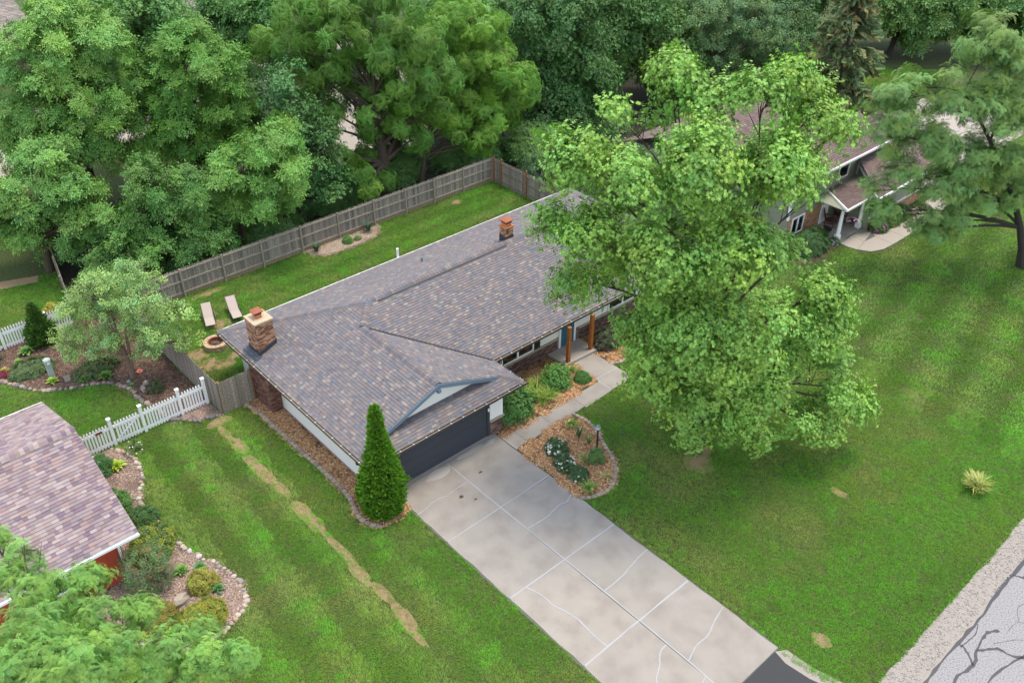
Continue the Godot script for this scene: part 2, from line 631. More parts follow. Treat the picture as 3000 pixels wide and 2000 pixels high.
# a dome or column of foliage; shape(t) gives the radius at height t of 0..1
func shrub(called: String, label: String, category: String, at: Vector3, rad: Vector3, kind: String, count: int, leaf: Color, opt: Dictionary = {}) -> Node3D:
	rng.seed = hash(label) + int(at.x * 100)
	var root := thing(called, label, category, at, opt.get("group", ""))
	var sb := Buf.new()
	for k in int(opt.get("stems", 6)):
		var a := rf(0, TAU)
		var e := Vector3(cos(a) * rad.x * 0.5, rad.y * rf(0.5, 0.8), sin(a) * rad.z * 0.5)
		sb.tube([Vector3(cos(a) * 0.05, -0.02, sin(a) * 0.05), e * 0.5 + Vector3(0, 0.05, 0), e], [0.014, 0.011, 0.006], 4)
	pb("stem", sb, M.bark, root).set_meta("kind", "stuff")
	var xs := []
	var cs := PackedColorArray()
	var second: Color = opt.get("second", leaf)
	var share: float = opt.get("share", 0.0)
	crown_noise.frequency = 0.8
	var bumps := []
	for k in 9:
		bumps.append(rand_dir())
	for k in count:
		var d := rand_dir()
		d.y = abs(d.y) if opt.get("dome", true) else d.y
		var lump := 0.86
		for bq in bumps:
			lump = max(lump, 0.84 + 0.24 * smoothstep(0.55, 1.0, d.dot(bq)))
		var rr: float = lump * (1.0 - 0.45 * rng.randf() * rng.randf()) * (1.0 + 0.22 * crown_noise.get_noise_3dv(d * rad * 3.0 + at))
		var p := Vector3(d.x * rad.x, d.y * rad.y, d.z * rad.z) * rr
		if opt.get("dome", true):
			p.y = max(p.y, 0.03)
		else:
			p.y += rad.y
		var g := Vector3(d.x, d.y, d.z) * 0.8 + Vector3(0, opt.get("lift", 0.45), 0) + rand_dir() * 0.4
		xs.append(aim(p, g, opt.get("size", 1.0) * rf(0.8, 1.25)))
		cs.append(tint(second if rng.randf() < share else leaf, 0.15))
	copies("foliage", L[kind + str(hash(label) % 3)], xs, cs, root)
	return root

# arching straps from one crown: daylily, iris, ornamental grass
func straps(b: Buf, o: Vector3, n: int, length: float, width: float, arch: float, col: Color, spread: float = 0.25, dry: Color = Color(0, 0, 0), dry_share: float = 0.0) -> void:
	for k in n:
		var a := rf(0, TAU)
		var lift := rf(0.75, 1.45) if arch > 0.3 else rf(1.15, 1.5)
		var d := Vector3(cos(a), 0, sin(a))
		var s := Vector3(-sin(a), 0, cos(a))
		var ln := length * rf(0.6, 1.1)
		b.col = tint(dry if rng.randf() < dry_share else col, spread)
		var p := o + d * rf(0.0, 0.06) + s * rf(-0.04, 0.04)
		var ang := lift
		var prev_l := p - s * width / 2
		var prev_r := p + s * width / 2
		for i in 5:
			p += (d * cos(ang) + Vector3(0, sin(ang), 0)) * ln / 5
			ang -= arch * rf(0.6, 1.2)
			var w: float = width * [1.0, 0.95, 0.8, 0.5, 0.05][i]
			var l2 := p - s * w / 2
			var r2 := p + s * w / 2
			b.q(prev_l, l2, r2, prev_r)
			prev_l = l2
			prev_r = r2

func fill(outline: PackedVector2Array, y: float) -> Buf:
	var b := Buf.new()
	b.prism(outline, y, y)
	return b

func hole(outline: PackedVector2Array) -> void:
	var lo := outline[0]
	var hi := outline[0]
	for p in outline:
		lo = lo.min(p)
		hi = hi.max(p)
	lawn_holes.append([Rect2(lo, hi - lo), outline])

# a thin ribbon along a path on the ground, width wobbling
func ribbon(b: Buf, pts: Array, w: float, y: float, wobble: float = 0.35) -> void:
	var p := smooth(pts, 5)
	var l := []
	var r := []
	for i in p.size():
		var d := (p[min(i + 1, p.size() - 1)] - p[max(i - 1, 0)]).normalized()
		var s := Vector2(-d.y, d.x) * w / 2 * (1 + rf(-wobble, wobble))
		var o := p[i] + Vector2(-d.y, d.x) * rf(-w, w) * wobble * 0.5
		l.append(Vector3(o.x - s.x, y, o.y - s.y))
		r.append(Vector3(o.x + s.x, y, o.y + s.y))
	for i in l.size() - 1:
		b.q(l[i], r[i], r[i + 1], l[i + 1])

func blob(cx: float, cz: float, rx: float, rz: float, seed_: int) -> PackedVector2Array:
	var out := PackedVector2Array()
	for k in 22:
		var a := TAU * k / 22.0
		var n := 1.0 + 0.35 * edge_noise.get_noise_2d(cos(a) * 1.4 + seed_ * 7.3, sin(a) * 1.4)
		out.append(Vector2(cx + cos(a) * rx * n, cz + sin(a) * rz * n))
	return out

func build_ground() -> void:
	ground_piece("ground", fill(rect(-150, -220, 260, 120), 0.0), M.soil)
	# street side
	ground_piece("road", fill(rect(-60, -4.35, 150, 9), 0.008), M.asphalt_old)
	var g := Buf.new()
	var edge := PackedVector2Array()
	for i in 160:
		var x := -20.0 + i * 0.8
		edge.append(Vector2(x, -5.36 + 0.16 * edge_noise.get_noise_2d(x * 0.9, 3.0)))
	edge.append(Vector2(108, -4.3))
	edge.append(Vector2(-20, -4.3))
	g.prism(edge, 0.004, 0.004)
	ground_piece("gravel_shoulder", g, M.gravel)
	hole(edge)
	hole(rect(-60, -4.4, 150, 9))
	rng.seed = 12
	# tar lines over the cracks of the road
	var road := get_node("road")
	var cracks := [[[[22.6, -4.3], [24.7, -4.34], [26.6, -4.30], [28.6, -4.42], [30.6, -4.40], [34, -4.45]], 0.11], [[[22.2, -3.2], [23.6, -3.7], [24.6, -3.55], [25.3, -3.75], [26.2, -3.85], [26.7, -3.6]], 0.10], [[[25.3, -3.75], [25.9, -3.3], [26.0, -2.8], [26.5, -2.2]], 0.09], [[[24.6, -3.55], [25.0, -4.0], [25.1, -4.3]], 0.07], [[[29.6, -4.4], [29.9, -3.9], [30.3, -3.7], [31.2, -3.6]], 0.09], [[[29.8, -4.1], [30.2, -4.0], [30.6, -3.95]], 0.040], [[[23.0, -2.6], [24.4, -2.9], [25.8, -2.7], [27.2, -2.2]], 0.08], [[[25.0, -4.2], [25.9, -4.1], [26.4, -4.25]], 0.040]]
	for c in cracks:
		var b := Buf.new()
		ribbon(b, c[0], c[1], 0.013, 0.5)
		pb("tar_line", b, M.tar, road)
	for c in [[[26.9, -3.4], [27.6, -3.3], [27.9, -2.7], [28.6, -2.5]], [[27.6, -3.3], [28.2, -3.6], [28.9, -3.4]], [[26.0, -3.5], [26.8, -3.0], [27.0, -2.6]]]:
		var b := Buf.new()
		ribbon(b, c, 0.02, 0.012, 0.5)
		pb("fine_crack", b, M.crack, road)
	# stones strewn on the shoulder
	var sb := Buf.new()
	for k in 2600:
		var x := rf(20, 36)
		var z := -4.92 + rf(-0.46, 0.46)
		var s := rf(0.010, 0.026)
		var c := rf(0.25, 0.5)
		sb.col = Color(c, c * rf(0.88, 0.97), c * rf(0.78, 0.92))
		var o := Vector3(x, s * 0.4, z)
		var a := rf(0, TAU)
		sb.box(o, Vector3(cos(a), 0.1, sin(a)) * s, Vector3(0, s * 0.6, 0), Vector3(-sin(a), 0.1, cos(a)) * s)
	var so := ground_piece("shoulder_stone", sb, M.rock)
	stuff(so)
	tag(so, "loose pale stones on the gravel shoulder beside the road", "gravel")
	# the wood behind the back fence, the paving beyond it, the neighbour's drive
	ground_piece("woodland_floor", fill(v2([[11.9, -44.3], [38, -44.3], [40.5, -39], [44, -40], [66, -36], [66, -52], [31, -52], [26, -58], [14, -58], [10.4, -50.5], [10.2, -44.3]]), 0.004), M.litter)
	hole(v2([[10.2, -44.0], [40, -44.0], [41.5, -36], [66, -35.5], [66, -90], [10.4, -90], [10.4, -50.5]]))
	ground_piece("far_pavement", fill(v2([[31, -51.8], [37.5, -51.8], [41, -60], [56, -60], [60, -78], [12, -78], [12, -66.5], [31.5, -66.5]]), 0.009), M.far_concrete)
	ground_piece("neighbour_drive", fill(v2([[55.2, -22.3], [55.2, -20.6], [59, -20.6], [64, -23], [76, -23], [76, -32], [62, -32], [61, -27], [58.5, -26], [58.5, -22.3]]), 0.009), M.far_concrete)
	hole(v2([[55.2, -22.3], [55.2, -20.6], [59, -20.6], [64, -23], [76, -23], [76, -32], [62, -32], [61, -27], [58.5, -26], [58.5, -22.3]]))
	ground_piece("patio", fill(rect(38.6, -32, 41.2, -28), 0.009), M.pale_concrete)
	hole(rect(38.6, -32, 41.2, -28))
	ground_piece("brick_path", fill(v2([[2, -53.2], [7.5, -52.2], [9.6, -51.4], [9.4, -50.7], [7.2, -51.3], [2, -52.2]]), 0.009), M.bare_soil)
	hole(v2([[2, -53.2], [7.5, -52.2], [9.6, -51.4], [9.4, -50.7], [7.2, -51.3], [2, -52.2]]))
	# worn turf: bare earth under thinning grass
	var spots := [[12.85, -38.1, 0.55, 0.45], [13.0, -37.0, 0.5, 0.4], [13.6, -36.5, 0.5, 0.3], [14.4, -36.8, 0.45, 0.25], [15.0, -39.9, 0.55, 0.45], [15.1, -41.2, 0.3, 0.35], [16.0, -43.2, 0.8, 0.22], [28.56, -11.2, 0.16, 0.3], [25.6, -16.3, 0.5, 0.55], [26.4, -16.6, 0.35, 0.3], [33.46, -42.8, 0.3, 0.25], [21.6, -7.6, 0.22, 0.3], [11.3, -32.6, 0.5, 0.25]]
	for k in 13:
		var z := -31.4 + k * 1.18 + rf(-0.3, 0.3)
		spots.append([11.14 + rf(-0.12, 0.12), z, rf(0.16, 0.30) * (1.0 if z > -31 and z < -24 else 0.65), rf(0.5, 0.9)])
	for i in spots.size():
		var s: Array = spots[i]
		ground_piece("bare_earth", fill(blob(s[0], s[1], s[2] * 1.25, s[3] * 1.25, i), 0.004 + i * 0.0002), M.bare_soil)
	bare_spots = spots

# how bare the turf is at a point, 0 to 1
func bareness(p: Vector2) -> float:
	var b := 0.0
	for s in bare_spots:
		var dx: float = (p.x - s[0]) / s[2]
		var dz: float = (p.y - s[1]) / s[3]
		var d := dx * dx + dz * dz
		if d < 4.0:
			b = max(b, 1.0 - smoothstep(0.25, 1.15, sqrt(d) + 0.55 * edge_noise.get_noise_2d(p.x * 2.6, p.y * 2.6)))
	return b

var bare_spots: Array = []

func build_drive() -> void:
	rng.seed = 5
	# driveway: eight poured slabs with open joints
	var drive := Node3D.new()
	drive.name = "driveway"
	add_child(drive)
	drive.set_meta("kind", "structure")
	var xs := [14.56, 17.37, 20.18]
	var zs := [-23.52, -19.96, -16.25, -12.43, -8.43]
	var bed := fill(rect(14.5, -23.9, 20.24, -8.4), 0.006)
	pb("base", bed, M.crack, drive)
	for i in 2:
		for j in 4:
			var b := Buf.new()
			var g := 0.012
			var p := PackedVector2Array()
			var x0: float = xs[i] + (g if i == 1 else 0.0)
			var x1: float = xs[i + 1] - (g if i == 0 else 0.0)
			# the outer edge of the slab is a little ragged
			p.append(Vector2(x0, zs[j] + g))
			p.append(Vector2(x1, zs[j] + g))
			if i == 1:
				for k in 6:
					p.append(Vector2(x1 + rf(-0.03, 0.03), lerpf(zs[j] + g, zs[j + 1] - g, (k + 1) / 7.0)))
			p.append(Vector2(x1, zs[j + 1] - g))
			p.append(Vector2(x0, zs[j + 1] - g))
			if i == 0:
				for k in 6:
					p.append(Vector2(x0 + rf(-0.03, 0.03), lerpf(zs[j + 1] - g, zs[j] + g, (k + 1) / 7.0)))
			b.prism(p, 0.0, 0.030 + rf(-0.003, 0.003))
			pb("slab", b, [M.concrete, M.concrete_b, M.concrete_c][(i * 5 + j * 2 + i * j) % 3], drive)
	var top := Buf.new()
	top.bx(14.5, 0, -23.74, 20.28, 0.029, -23.54)
	pb("door_apron", top, M.concrete, drive)
	# grey sealant in the joints and over the cracks
	var Y := 0.0355
	var lines := [[[[17.37, -23.5], [17.36, -22.3], [17.37, -19.96], [17.40, -16.25], [17.43, -12.43], [17.37, -8.45]], 0.044], [[[14.6, -19.94], [17.37, -19.96], [20.15, -20.0]], 0.048], [[[14.6, -16.26], [17.4, -16.25], [20.17, -16.24]], 0.060], [[[14.6, -12.42], [17.43, -12.44], [20.14, -12.42]], 0.060],
		[[[14.55, -21.88], [15.15, -21.96], [15.40, -22.03], [15.87, -22.02], [16.12, -21.95], [16.69, -22.0], [17.3, -22.01]], 0.036], [[[17.44, -18.37], [17.98, -18.33], [18.48, -18.32], [19.21, -18.46], [19.6, -18.4], [19.86, -18.48], [20.06, -18.56], [20.2, -18.53]], 0.048], [[[17.46, -14.19], [18.05, -14.19], [18.58, -14.23], [18.9, -14.31], [19.21, -14.35], [19.66, -14.43], [20.17, -14.46]], 0.048],
		[[[15.39, -16.21], [15.56, -15.56], [15.56, -14.98], [15.67, -14.59], [15.79, -13.97], [15.75, -13.37], [15.73, -12.8], [15.75, -12.47]], 0.048], [[[17.36, -11.12], [16.95, -11.05], [16.52, -10.71], [15.96, -10.35], [15.7, -9.5]], 0.040], [[[17.42, -10.18], [17.8, -10.3], [18.13, -10.39], [18.77, -10.4], [19.41, -10.61], [20.15, -10.79]], 0.036], [[[17.4, -9.4], [16.9, -9.2], [16.5, -8.5]], 0.035], [[[14.6, -23.53], [17.1, -23.55], [20.2, -23.53]], 0.03]]
	for l in lines:
		var b := Buf.new()
		ribbon(b, l[0], l[1], Y, 0.35)
		pb("joint_sealant", b, M.sealant, drive)
		Y += 0.0004
	for s in [[16.7, -23.2, 0.62, 0.26, 3], [18.7, -23.38, 0.9, 0.13, 5], [19.6, -23.3, 0.35, 0.14, 6]]:
		pb("cement_patch", fill(blob(s[0], s[1], s[2], s[3], s[4]), 0.0342), M.cement_smear, drive)
	for s in [[16.55, -21.5, 0.10, 0.09, 9], [16.9, -21.0, 0.07, 0.05, 11], [18.1, -22.1, 0.1, 0.05, 13]]:
		pb("stain", fill(blob(s[0], s[1], s[2], s[3], s[4]), 0.0336), M.mulch_base, drive)
	hole(rect(14.52, -24, 20.22, -8.40))
	# the asphalt apron down to the street
	ground_piece("asphalt_apron", fill(v2([[14.3, -8.40], [19.98, -8.42], [19.85, -7.9], [19.95, -7.0], [20.3, -5.9], [21.2, -4.35], [13, -4.35]]), 0.012), M.asphalt_new)
	hole(v2([[14.3, -8.40], [20.1, -8.42], [20.1, -7.0], [20.45, -5.9], [21.35, -4.35], [13, -4.35]]))
	ground_piece("gravel_edge", fill(v2([[19.98, -8.42], [20.35, -8.2], [20.4, -7.2], [20.7, -6.0], [21.5, -4.6], [21.2, -4.4], [20.3, -5.9], [19.95, -7.0], [19.85, -7.9]]), 0.010), M.gravel)
	# front walk
	var walk := Node3D.new()
	walk.name = "front_walk"
	add_child(walk)
	walk.set_meta("kind", "structure")
	var cuts := [20.20, 20.95, 22.60, 24.63, 26.50]
	for i in 4:
		var b := Buf.new()
		b.prism(v2([[cuts[i] + 0.008, -23.12], [cuts[i + 1] - 0.008, -23.15], [cuts[i + 1] - 0.008, -22.26], [cuts[i] + 0.008, -22.15]]), 0.0, 0.031 + rf(-0.003, 0.003))
		pb("slab", b, M.concrete, walk)
	var b1 := Buf.new()
	b1.prism(v2([[26.515, -23.35], [28.03, -23.30], [28.03, -22.78], [27.85, -22.40], [27.4, -22.25], [26.515, -22.29]]), 0.0, 0.030)
	pb("slab", b1, M.concrete, walk)
	var b2 := Buf.new()
	b2.prism(v2([[26.62, -25.0], [28.02, -24.92], [28.03, -23.32], [26.52, -23.37]]), 0.0, 0.032)
	pb("slab", b2, M.concrete, walk)
	for l in [[[26.5, -23.2], [26.5, -22.3]], [[26.5, -23.36], [28.03, -23.31]], [[20.29, -23.12], [20.29, -22.14]]]:
		var b := Buf.new()
		ribbon(b, [l[0], [(l[0][0] + l[1][0]) / 2.0, (l[0][1] + l[1][1]) / 2.0], l[1]], 0.05, 0.0365)
		pb("joint_sealant", b, M.sealant, walk)
	hole(v2([[20.2, -24.0], [20.2, -22.13], [24.63, -22.28], [27.4, -22.22], [27.88, -22.38], [28.06, -22.78], [28.04, -25.1], [26.5, -25.1], [26.4, -23.4]]))

const CAM := Vector3(0, 27, 0)
var tab_parts: Mesh

const SLATE := [[0.165, 0.154, 0.167], [0.18, 0.15, 0.156], [0.135, 0.142, 0.173], [0.188, 0.154, 0.153], [0.256, 0.222, 0.201], [0.127, 0.126, 0.143], [0.203, 0.174, 0.175], [0.158, 0.145, 0.163]]
const SLATE_W := [20, 18, 13, 14, 8, 8, 13, 14]
const MAUVE := [[0.29, 0.225, 0.23], [0.225, 0.165, 0.18], [0.34, 0.28, 0.275], [0.185, 0.132, 0.165], [0.30, 0.215, 0.205], [0.25, 0.20, 0.22]]
const MAUVE_W := [20, 14, 14, 10, 12, 14]
const OXBLOOD := [[0.165, 0.112, 0.105], [0.135, 0.092, 0.088], [0.19, 0.13, 0.118], [0.15, 0.11, 0.11]]
const OXBLOOD_W := [14, 12, 8, 8]

func pick(w: Array) -> int:
	var s := 0
	for k in w:
		s += k
	var r := rng.randi() % s
	for i in w.size():
		r -= w[i]
		if r < 0:
			return i
	return 0

# one roof plane: rows of shingle tabs between two edges.
# o is the point s = 0, t = 0 on the eave; knots are [t, s_min, s_max] with t measured up the slope
func roof_face(tabs: Array, deck: Buf, o: Vector3, sd: Vector3, td: Vector3, knots: Array, expo: float, weights: Array, wmin: float = 0.11, wmax: float = 0.24) -> void:
	var n := sd.cross(td).normalized()
	if n.y < 0:
		n = -n
	for i in knots.size() - 1:
		var a: Array = knots[i]
		var b: Array = knots[i + 1]
		if b[0] - a[0] > 0.001:
			deck.q(o + sd * a[1] + td * a[0], o + sd * b[1] + td * b[0], o + sd * b[2] + td * b[0], o + sd * a[2] + td * a[0])
	var tmax: float = knots[-1][0]
	var t := -0.02
	var last := -1
	while t < tmax - 0.02:
		var t1: float = min(t + expo + 0.035, tmax)
		var e0 := span(knots, max(t, 0.0))
		var e1 := span(knots, t1)
		var s := e0.x - rf(0.0, 0.25)
		while s < max(e0.y, e1.y):
			var w := rf(wmin, wmax)
			var a0: float = clamp(s, e0.x, e0.y)
			var b0: float = clamp(s + w, e0.x, e0.y)
			var a1: float = clamp(s, e1.x, e1.y)
			var b1: float = clamp(s + w, e1.x, e1.y)
			if b0 - a0 > 0.01 or b1 - a1 > 0.01:
				var ci := pick(weights)
				if ci == last and rng.randf() < 0.5:
					ci = pick(weights)
				last = ci
				var h := 0.024 + rf(0.0, 0.012)
				tabs.append([o + sd * a0 + td * t, o + sd * b0 + td * t, o + sd * b1 + td * t1, o + sd * a1 + td * t1, n, h, ci, rf(0.9, 1.1)])
			s += w
		t += expo

func span(knots: Array, t: float) -> Vector2:
	for i in knots.size() - 1:
		if t <= knots[i + 1][0] and knots[i + 1][0] - knots[i][0] > 0.001:
			var k: float = (t - knots[i][0]) / (knots[i + 1][0] - knots[i][0])
			return Vector2(lerpf(knots[i][1], knots[i + 1][1], k), lerpf(knots[i][2], knots[i + 1][2], k))
	return Vector2(knots[-1][1], knots[-1][2])

func tab_shape(b: Buf, q: Array, o: Vector3) -> void:
	var n: Vector3 = q[4]
	var a: Vector3 = q[0] - o
	var d: Vector3 = q[1] - o
	var e: Vector3 = q[2] - o
	var f: Vector3 = q[3] - o
	var up: Vector3 = n * q[5]
	var lo := n * 0.004
	b.q(a + up, f + lo, e + lo, d + up)
	b.q(a, a + up, d + up, d)
	b.t(a, f + lo, a + up)
	b.t(d, d + up, e + lo)

# the tabs nearest to the street lens become parts of their own, the rest one mesh
func lay_tabs(roof: Node3D, tabs: Array, colors: Array, most: int, called: String = "shingle") -> void:
	var order := []
	for i in tabs.size():
		order.append([(tabs[i][0] as Vector3).distance_squared_to(CAM), i])
	order.sort()
	var rest := Buf.new()
	for k in order.size():
		var q: Array = tabs[order[k][1]]
		var c: Array = colors[q[6]]
		var col := Color(c[0] * q[7], c[1] * q[7], c[2] * q[7])
		if k < most:
			var b := Buf.new()
			b.col = col
			tab_shape(b, q, q[0])
			part(called, b.mesh(M.shingle), roof, Transform3D(Basis.IDENTITY, q[0]))
		else:
			rest.col = col
			tab_shape(rest, q, Vector3.ZERO)
	if rest.v.size() > 0:
		stuff(pb(called + "_field", rest, M.shingle, roof))

# overlapping cap shingles along a ridge or hip
func caps(roof: Node3D, a: Vector3, b: Vector3, na: Vector3, nb: Vector3, colors: Array, weights: Array, step: float = 0.16, width: float = 0.18, height: float = 0.075) -> void:
	var d := (b - a).normalized()
	var sa := d.cross(na).normalized()
	var sb := d.cross(nb).normalized()
	# both sides point down their own slope
	if sa.y > 0 or (abs(sa.y) < 0.01 and sa.dot(sb) > 0):
		sa = -sa
	if sb.y > 0:
		sb = -sb
	if sa.dot(sb) > 0.5:
		sb = -sb
	var n := int(a.distance_to(b) / step)
	for i in n:
		var p := a + d * step * i
		var e := a + d * (step * (i + 1) + 0.05)
		var m := Buf.new()
		var c: Array = colors[pick(weights)]
		var k := rf(0.9, 1.12)
		m.col = Color(c[0] * k, c[1] * k, c[2] * k)
		var h0 := Vector3(0, height + 0.022, 0)
		var h1 := Vector3(0, height, 0)
		var w0 := width * rf(0.97, 1.03)
		var lift := Vector3(0, 0.028, 0)
		var low := Vector3(0, 0.012, 0)
		var p1 := [p + sa * w0 + lift, p + sa * w0 * 0.4 + h0, p + sb * w0 * 0.4 + h0, p + sb * w0 + lift]
		var p2 := [e + sa * w0 + low, e + sa * w0 * 0.4 + h1, e + sb * w0 * 0.4 + h1, e + sb * w0 + low]
		for s in 3:
			m.q(p1[s] - a, p2[s] - a, p2[s + 1] - a, p1[s + 1] - a)
		m.q(p1[0] - a - lift, p1[0] - a, p1[1] - a, p + sa * w0 * 0.4 - a)
		m.q(p + sa * w0 * 0.4 - a, p1[1] - a, p1[2] - a, p + sb * w0 * 0.4 - a)
		m.q(p + sb * w0 * 0.4 - a, p1[2] - a, p1[3] - a, p1[3] - a - lift)
		part("cap_shingle", m.mesh(M.shingle), roof, Transform3D(Basis.IDENTITY, a))

const ORANGE_BRICK := [[0.46, 0.22, 0.115], [0.52, 0.29, 0.16], [0.36, 0.155, 0.085], [0.24, 0.115, 0.075], [0.55, 0.36, 0.23], [0.16, 0.085, 0.06]]
const RED_BRICK := [[0.21, 0.085, 0.058], [0.27, 0.125, 0.082], [0.16, 0.07, 0.055], [0.12, 0.055, 0.048], [0.31, 0.165, 0.115]]
const PLUM_BRICK := [[0.17, 0.095, 0.075], [0.22, 0.13, 0.105], [0.125, 0.072, 0.066], [0.27, 0.175, 0.14], [0.095, 0.055, 0.052]]

# running-bond bricks on one upright face. o: lower left corner on the face, u: along it, n: out of it
func bricks(parent: Node3D, o: Vector3, u: Vector3, n: Vector3, length: float, height: float, pal: Array, budget: int) -> int:
	var bl := 0.205
	var bh := 0.0685
	var rows := int(height / bh)
	var rest := Buf.new()
	var made := 0
	for r in rows:
		var s := -0.1025 if r % 2 == 1 else 0.0
		while s < length - 0.02:
			var a: float = max(s, 0.0)
			var e: float = min(s + bl, length)
			s += bl
			if e - a < 0.03:
				continue
			var y := (r + 0.5) * bh
			var c: Array = pal[rng.randi() % pal.size()]
			var k := rf(0.85, 1.15)
			var out := rf(0.004, 0.016)
			var b := rest
			var at := Vector3.ZERO
			if made < budget:
				b = Buf.new()
				at = o + u * (a + e) / 2 + Vector3(0, y, 0)
			b.col = Color(c[0] * k, c[1] * k, c[2] * k)
			var centre := o + u * (a + e) / 2 + Vector3(0, y, 0) + n * (out - 0.02) - at
			b.box(centre, u * ((e - a) / 2 - 0.006), Vector3(0, bh / 2 - 0.0065, 0), n * 0.02)
			if made < budget:
				part("brick", b.mesh(M.brick), parent, Transform3D(Basis.IDENTITY, at))
				made += 1
	if rest.v.size() > 0:
		stuff(pb("brick_field", rest, M.brick, parent))
	return made

# lap siding boards on one upright face
func siding(parent: Node3D, o: Vector3, u: Vector3, n: Vector3, length: float, height: float, expo: float, m: Material, gable_slope: float = 0.0) -> void:
	var rows := int(ceil(height / expo))
	for r in rows:
		var y0 := r * expo
		var y1: float = min(y0 + expo + 0.01, height)
		var a := 0.0
		var e := length
		if gable_slope > 0.0:
			a = (y1 + 0.06) / gable_slope
			e = length - a
			if e - a < 0.05:
				continue
		var b := Buf.new()
		var p := o + u * a
		var w := u * (e - a)
		b.q(p + Vector3(0, y0, 0) + n * 0.016, p + Vector3(0, y1, 0) + n * 0.003, p + w + Vector3(0, y1, 0) + n * 0.003, p + w + Vector3(0, y0, 0) + n * 0.016)
		b.q(p + Vector3(0, y0, 0), p + Vector3(0, y0, 0) + n * 0.016, p + w + Vector3(0, y0, 0) + n * 0.016, p + w + Vector3(0, y0, 0))
		pb("siding_board", b, m, parent)

# an open gutter along an eave; n points out from the house
func gutter(parent: Node3D, a: Vector3, b: Vector3, n: Vector3, outside: Material, inside: Material, straps_every: float = 0.65) -> void:
	var g := Node3D.new()
	g.name = "gutter"
	parent.add_child(g, true)
	var d := (b - a).normalized()
	var mid := (a + b) / 2
	var h := (b - a).length() / 2
	var f := Buf.new()
	f.box(mid + Vector3(0, -0.09, 0) + n * 0.115, d * h, Vector3(0, 0.055, 0), n * 0.004)
	f.box(mid + Vector3(0, -0.037, 0) + n * 0.118, d * h, Vector3(0, 0.006, 0), n * 0.009)
	f.box(mid + Vector3(0, -0.145, 0) + n * 0.062, d * h, Vector3(0, 0.004, 0), n * 0.049)
	pb("trough", f, outside, g)
	var t := Buf.new()
	t.box(mid + Vector3(0, -0.075, 0) + n * 0.058, d * (h - 0.01), Vector3(0, 0.012, 0), n * 0.050)
	pb("trough_floor", t, inside, g)
	var n_str := int(h * 2 / straps_every)
	for i in n_str:
		var s := Buf.new()
		s.box(a + d * (straps_every * (i + 0.5)) + Vector3(0, -0.030, 0) + n * 0.055, d * 0.011, Vector3(0, 0.004, 0), n * 0.062)
		pb("hanger", s, M.white_trim, g)

func box_part(called: String, parent: Node, m: Material, x0: float, y0: float, z0: float, x1: float, y1: float, z1: float) -> MeshInstance3D:
	var b := Buf.new()
	b.bx(x0, y0, z0, x1, y1, z1)
	return pb(called, b, m, parent)

func window(parent: Node3D, x0: float, y0: float, x1: float, y1: float, z: float, frame_m: Material, mullions: int = 0) -> void:
	var w := Node3D.new()
	w.name = "window"
	parent.add_child(w, true)
	var f := Buf.new()
	var t := 0.07
	f.bx(x0, y0, z - 0.02, x1, y0 + t, z + 0.05)
	f.bx(x0, y1 - t, z - 0.02, x1, y1, z + 0.05)
	f.bx(x0, y0 + t, z - 0.02, x0 + t, y1 - t, z + 0.05)
	f.bx(x1 - t, y0 + t, z - 0.02, x1, y1 - t, z + 0.05)
	for k in mullions:
		var x := lerpf(x0, x1, (k + 1.0) / (mullions + 1.0))
		f.bx(x - 0.05, y0 + t, z - 0.02, x + 0.05, y1 - t, z + 0.045)
	pb("frame", f, frame_m, w)
	for k in mullions + 1:
		var a := lerpf(x0, x1, float(k) / (mullions + 1.0)) + 0.06
		var e := lerpf(x0, x1, (k + 1.0) / (mullions + 1.0)) - 0.06
		box_part("pane", w, M.glass, a, y0 + t, z - 0.004, e, y1 - t, z + 0.002)

func chimney_cap(parent: Node3D, c: Vector3, sx: float, sz: float, hood: Material) -> void:
	# flue tile, legs and a sloping hood
	var b := Buf.new()
	b.bx(c.x - sx * 0.62, c.y, c.z - sz * 0.62, c.x + sx * 0.62, c.y + 0.17, c.z + sz * 0.62)
	pb("flue", b, M.terracotta, parent)
	b = Buf.new()
	b.bx(c.x - sx * 0.70, c.y + 0.171, c.z - sz * 0.70, c.x + sx * 0.70, c.y + 0.23, c.z + sz * 0.70)
	pb("spark_screen", b, M.black_metal, parent)
	b = Buf.new()
	for s in [-1, 1]:
		b.bx(c.x + s * sx * 0.6 - 0.012, c.y + 0.231, c.z - 0.02, c.x + s * sx * 0.6 + 0.012, c.y + 0.33, c.z + 0.02)
	pb("hood_leg", b, M.black_metal, parent)
	b = Buf.new()
	var o := Vector3(c.x, c.y + 0.33, c.z)
	var p := [o + Vector3(-sx, 0, -sz), o + Vector3(sx, 0, -sz), o + Vector3(sx, 0, sz), o + Vector3(-sx, 0, sz)]
	var tp := [o + Vector3(-sx * 0.3, 0.09, -sz * 0.3), o + Vector3(sx * 0.3, 0.09, -sz * 0.3), o + Vector3(sx * 0.3, 0.09, sz * 0.3), o + Vector3(-sx * 0.3, 0.09, sz * 0.3)]
	for i in 4:
		var j := (i + 1) % 4
		b.q(p[i], p[j], tp[j], tp[i])
		b.q(p[i] - Vector3(0, 0.035, 0), p[j] - Vector3(0, 0.035, 0), p[j], p[i])
	b.q(tp[0], tp[1], tp[2], tp[3])
	b.q(p[3] - Vector3(0, 0.035, 0), p[2] - Vector3(0, 0.035, 0), p[1] - Vector3(0, 0.035, 0), p[0] - Vector3(0, 0.035, 0))
	pb("hood", b, hood, parent)

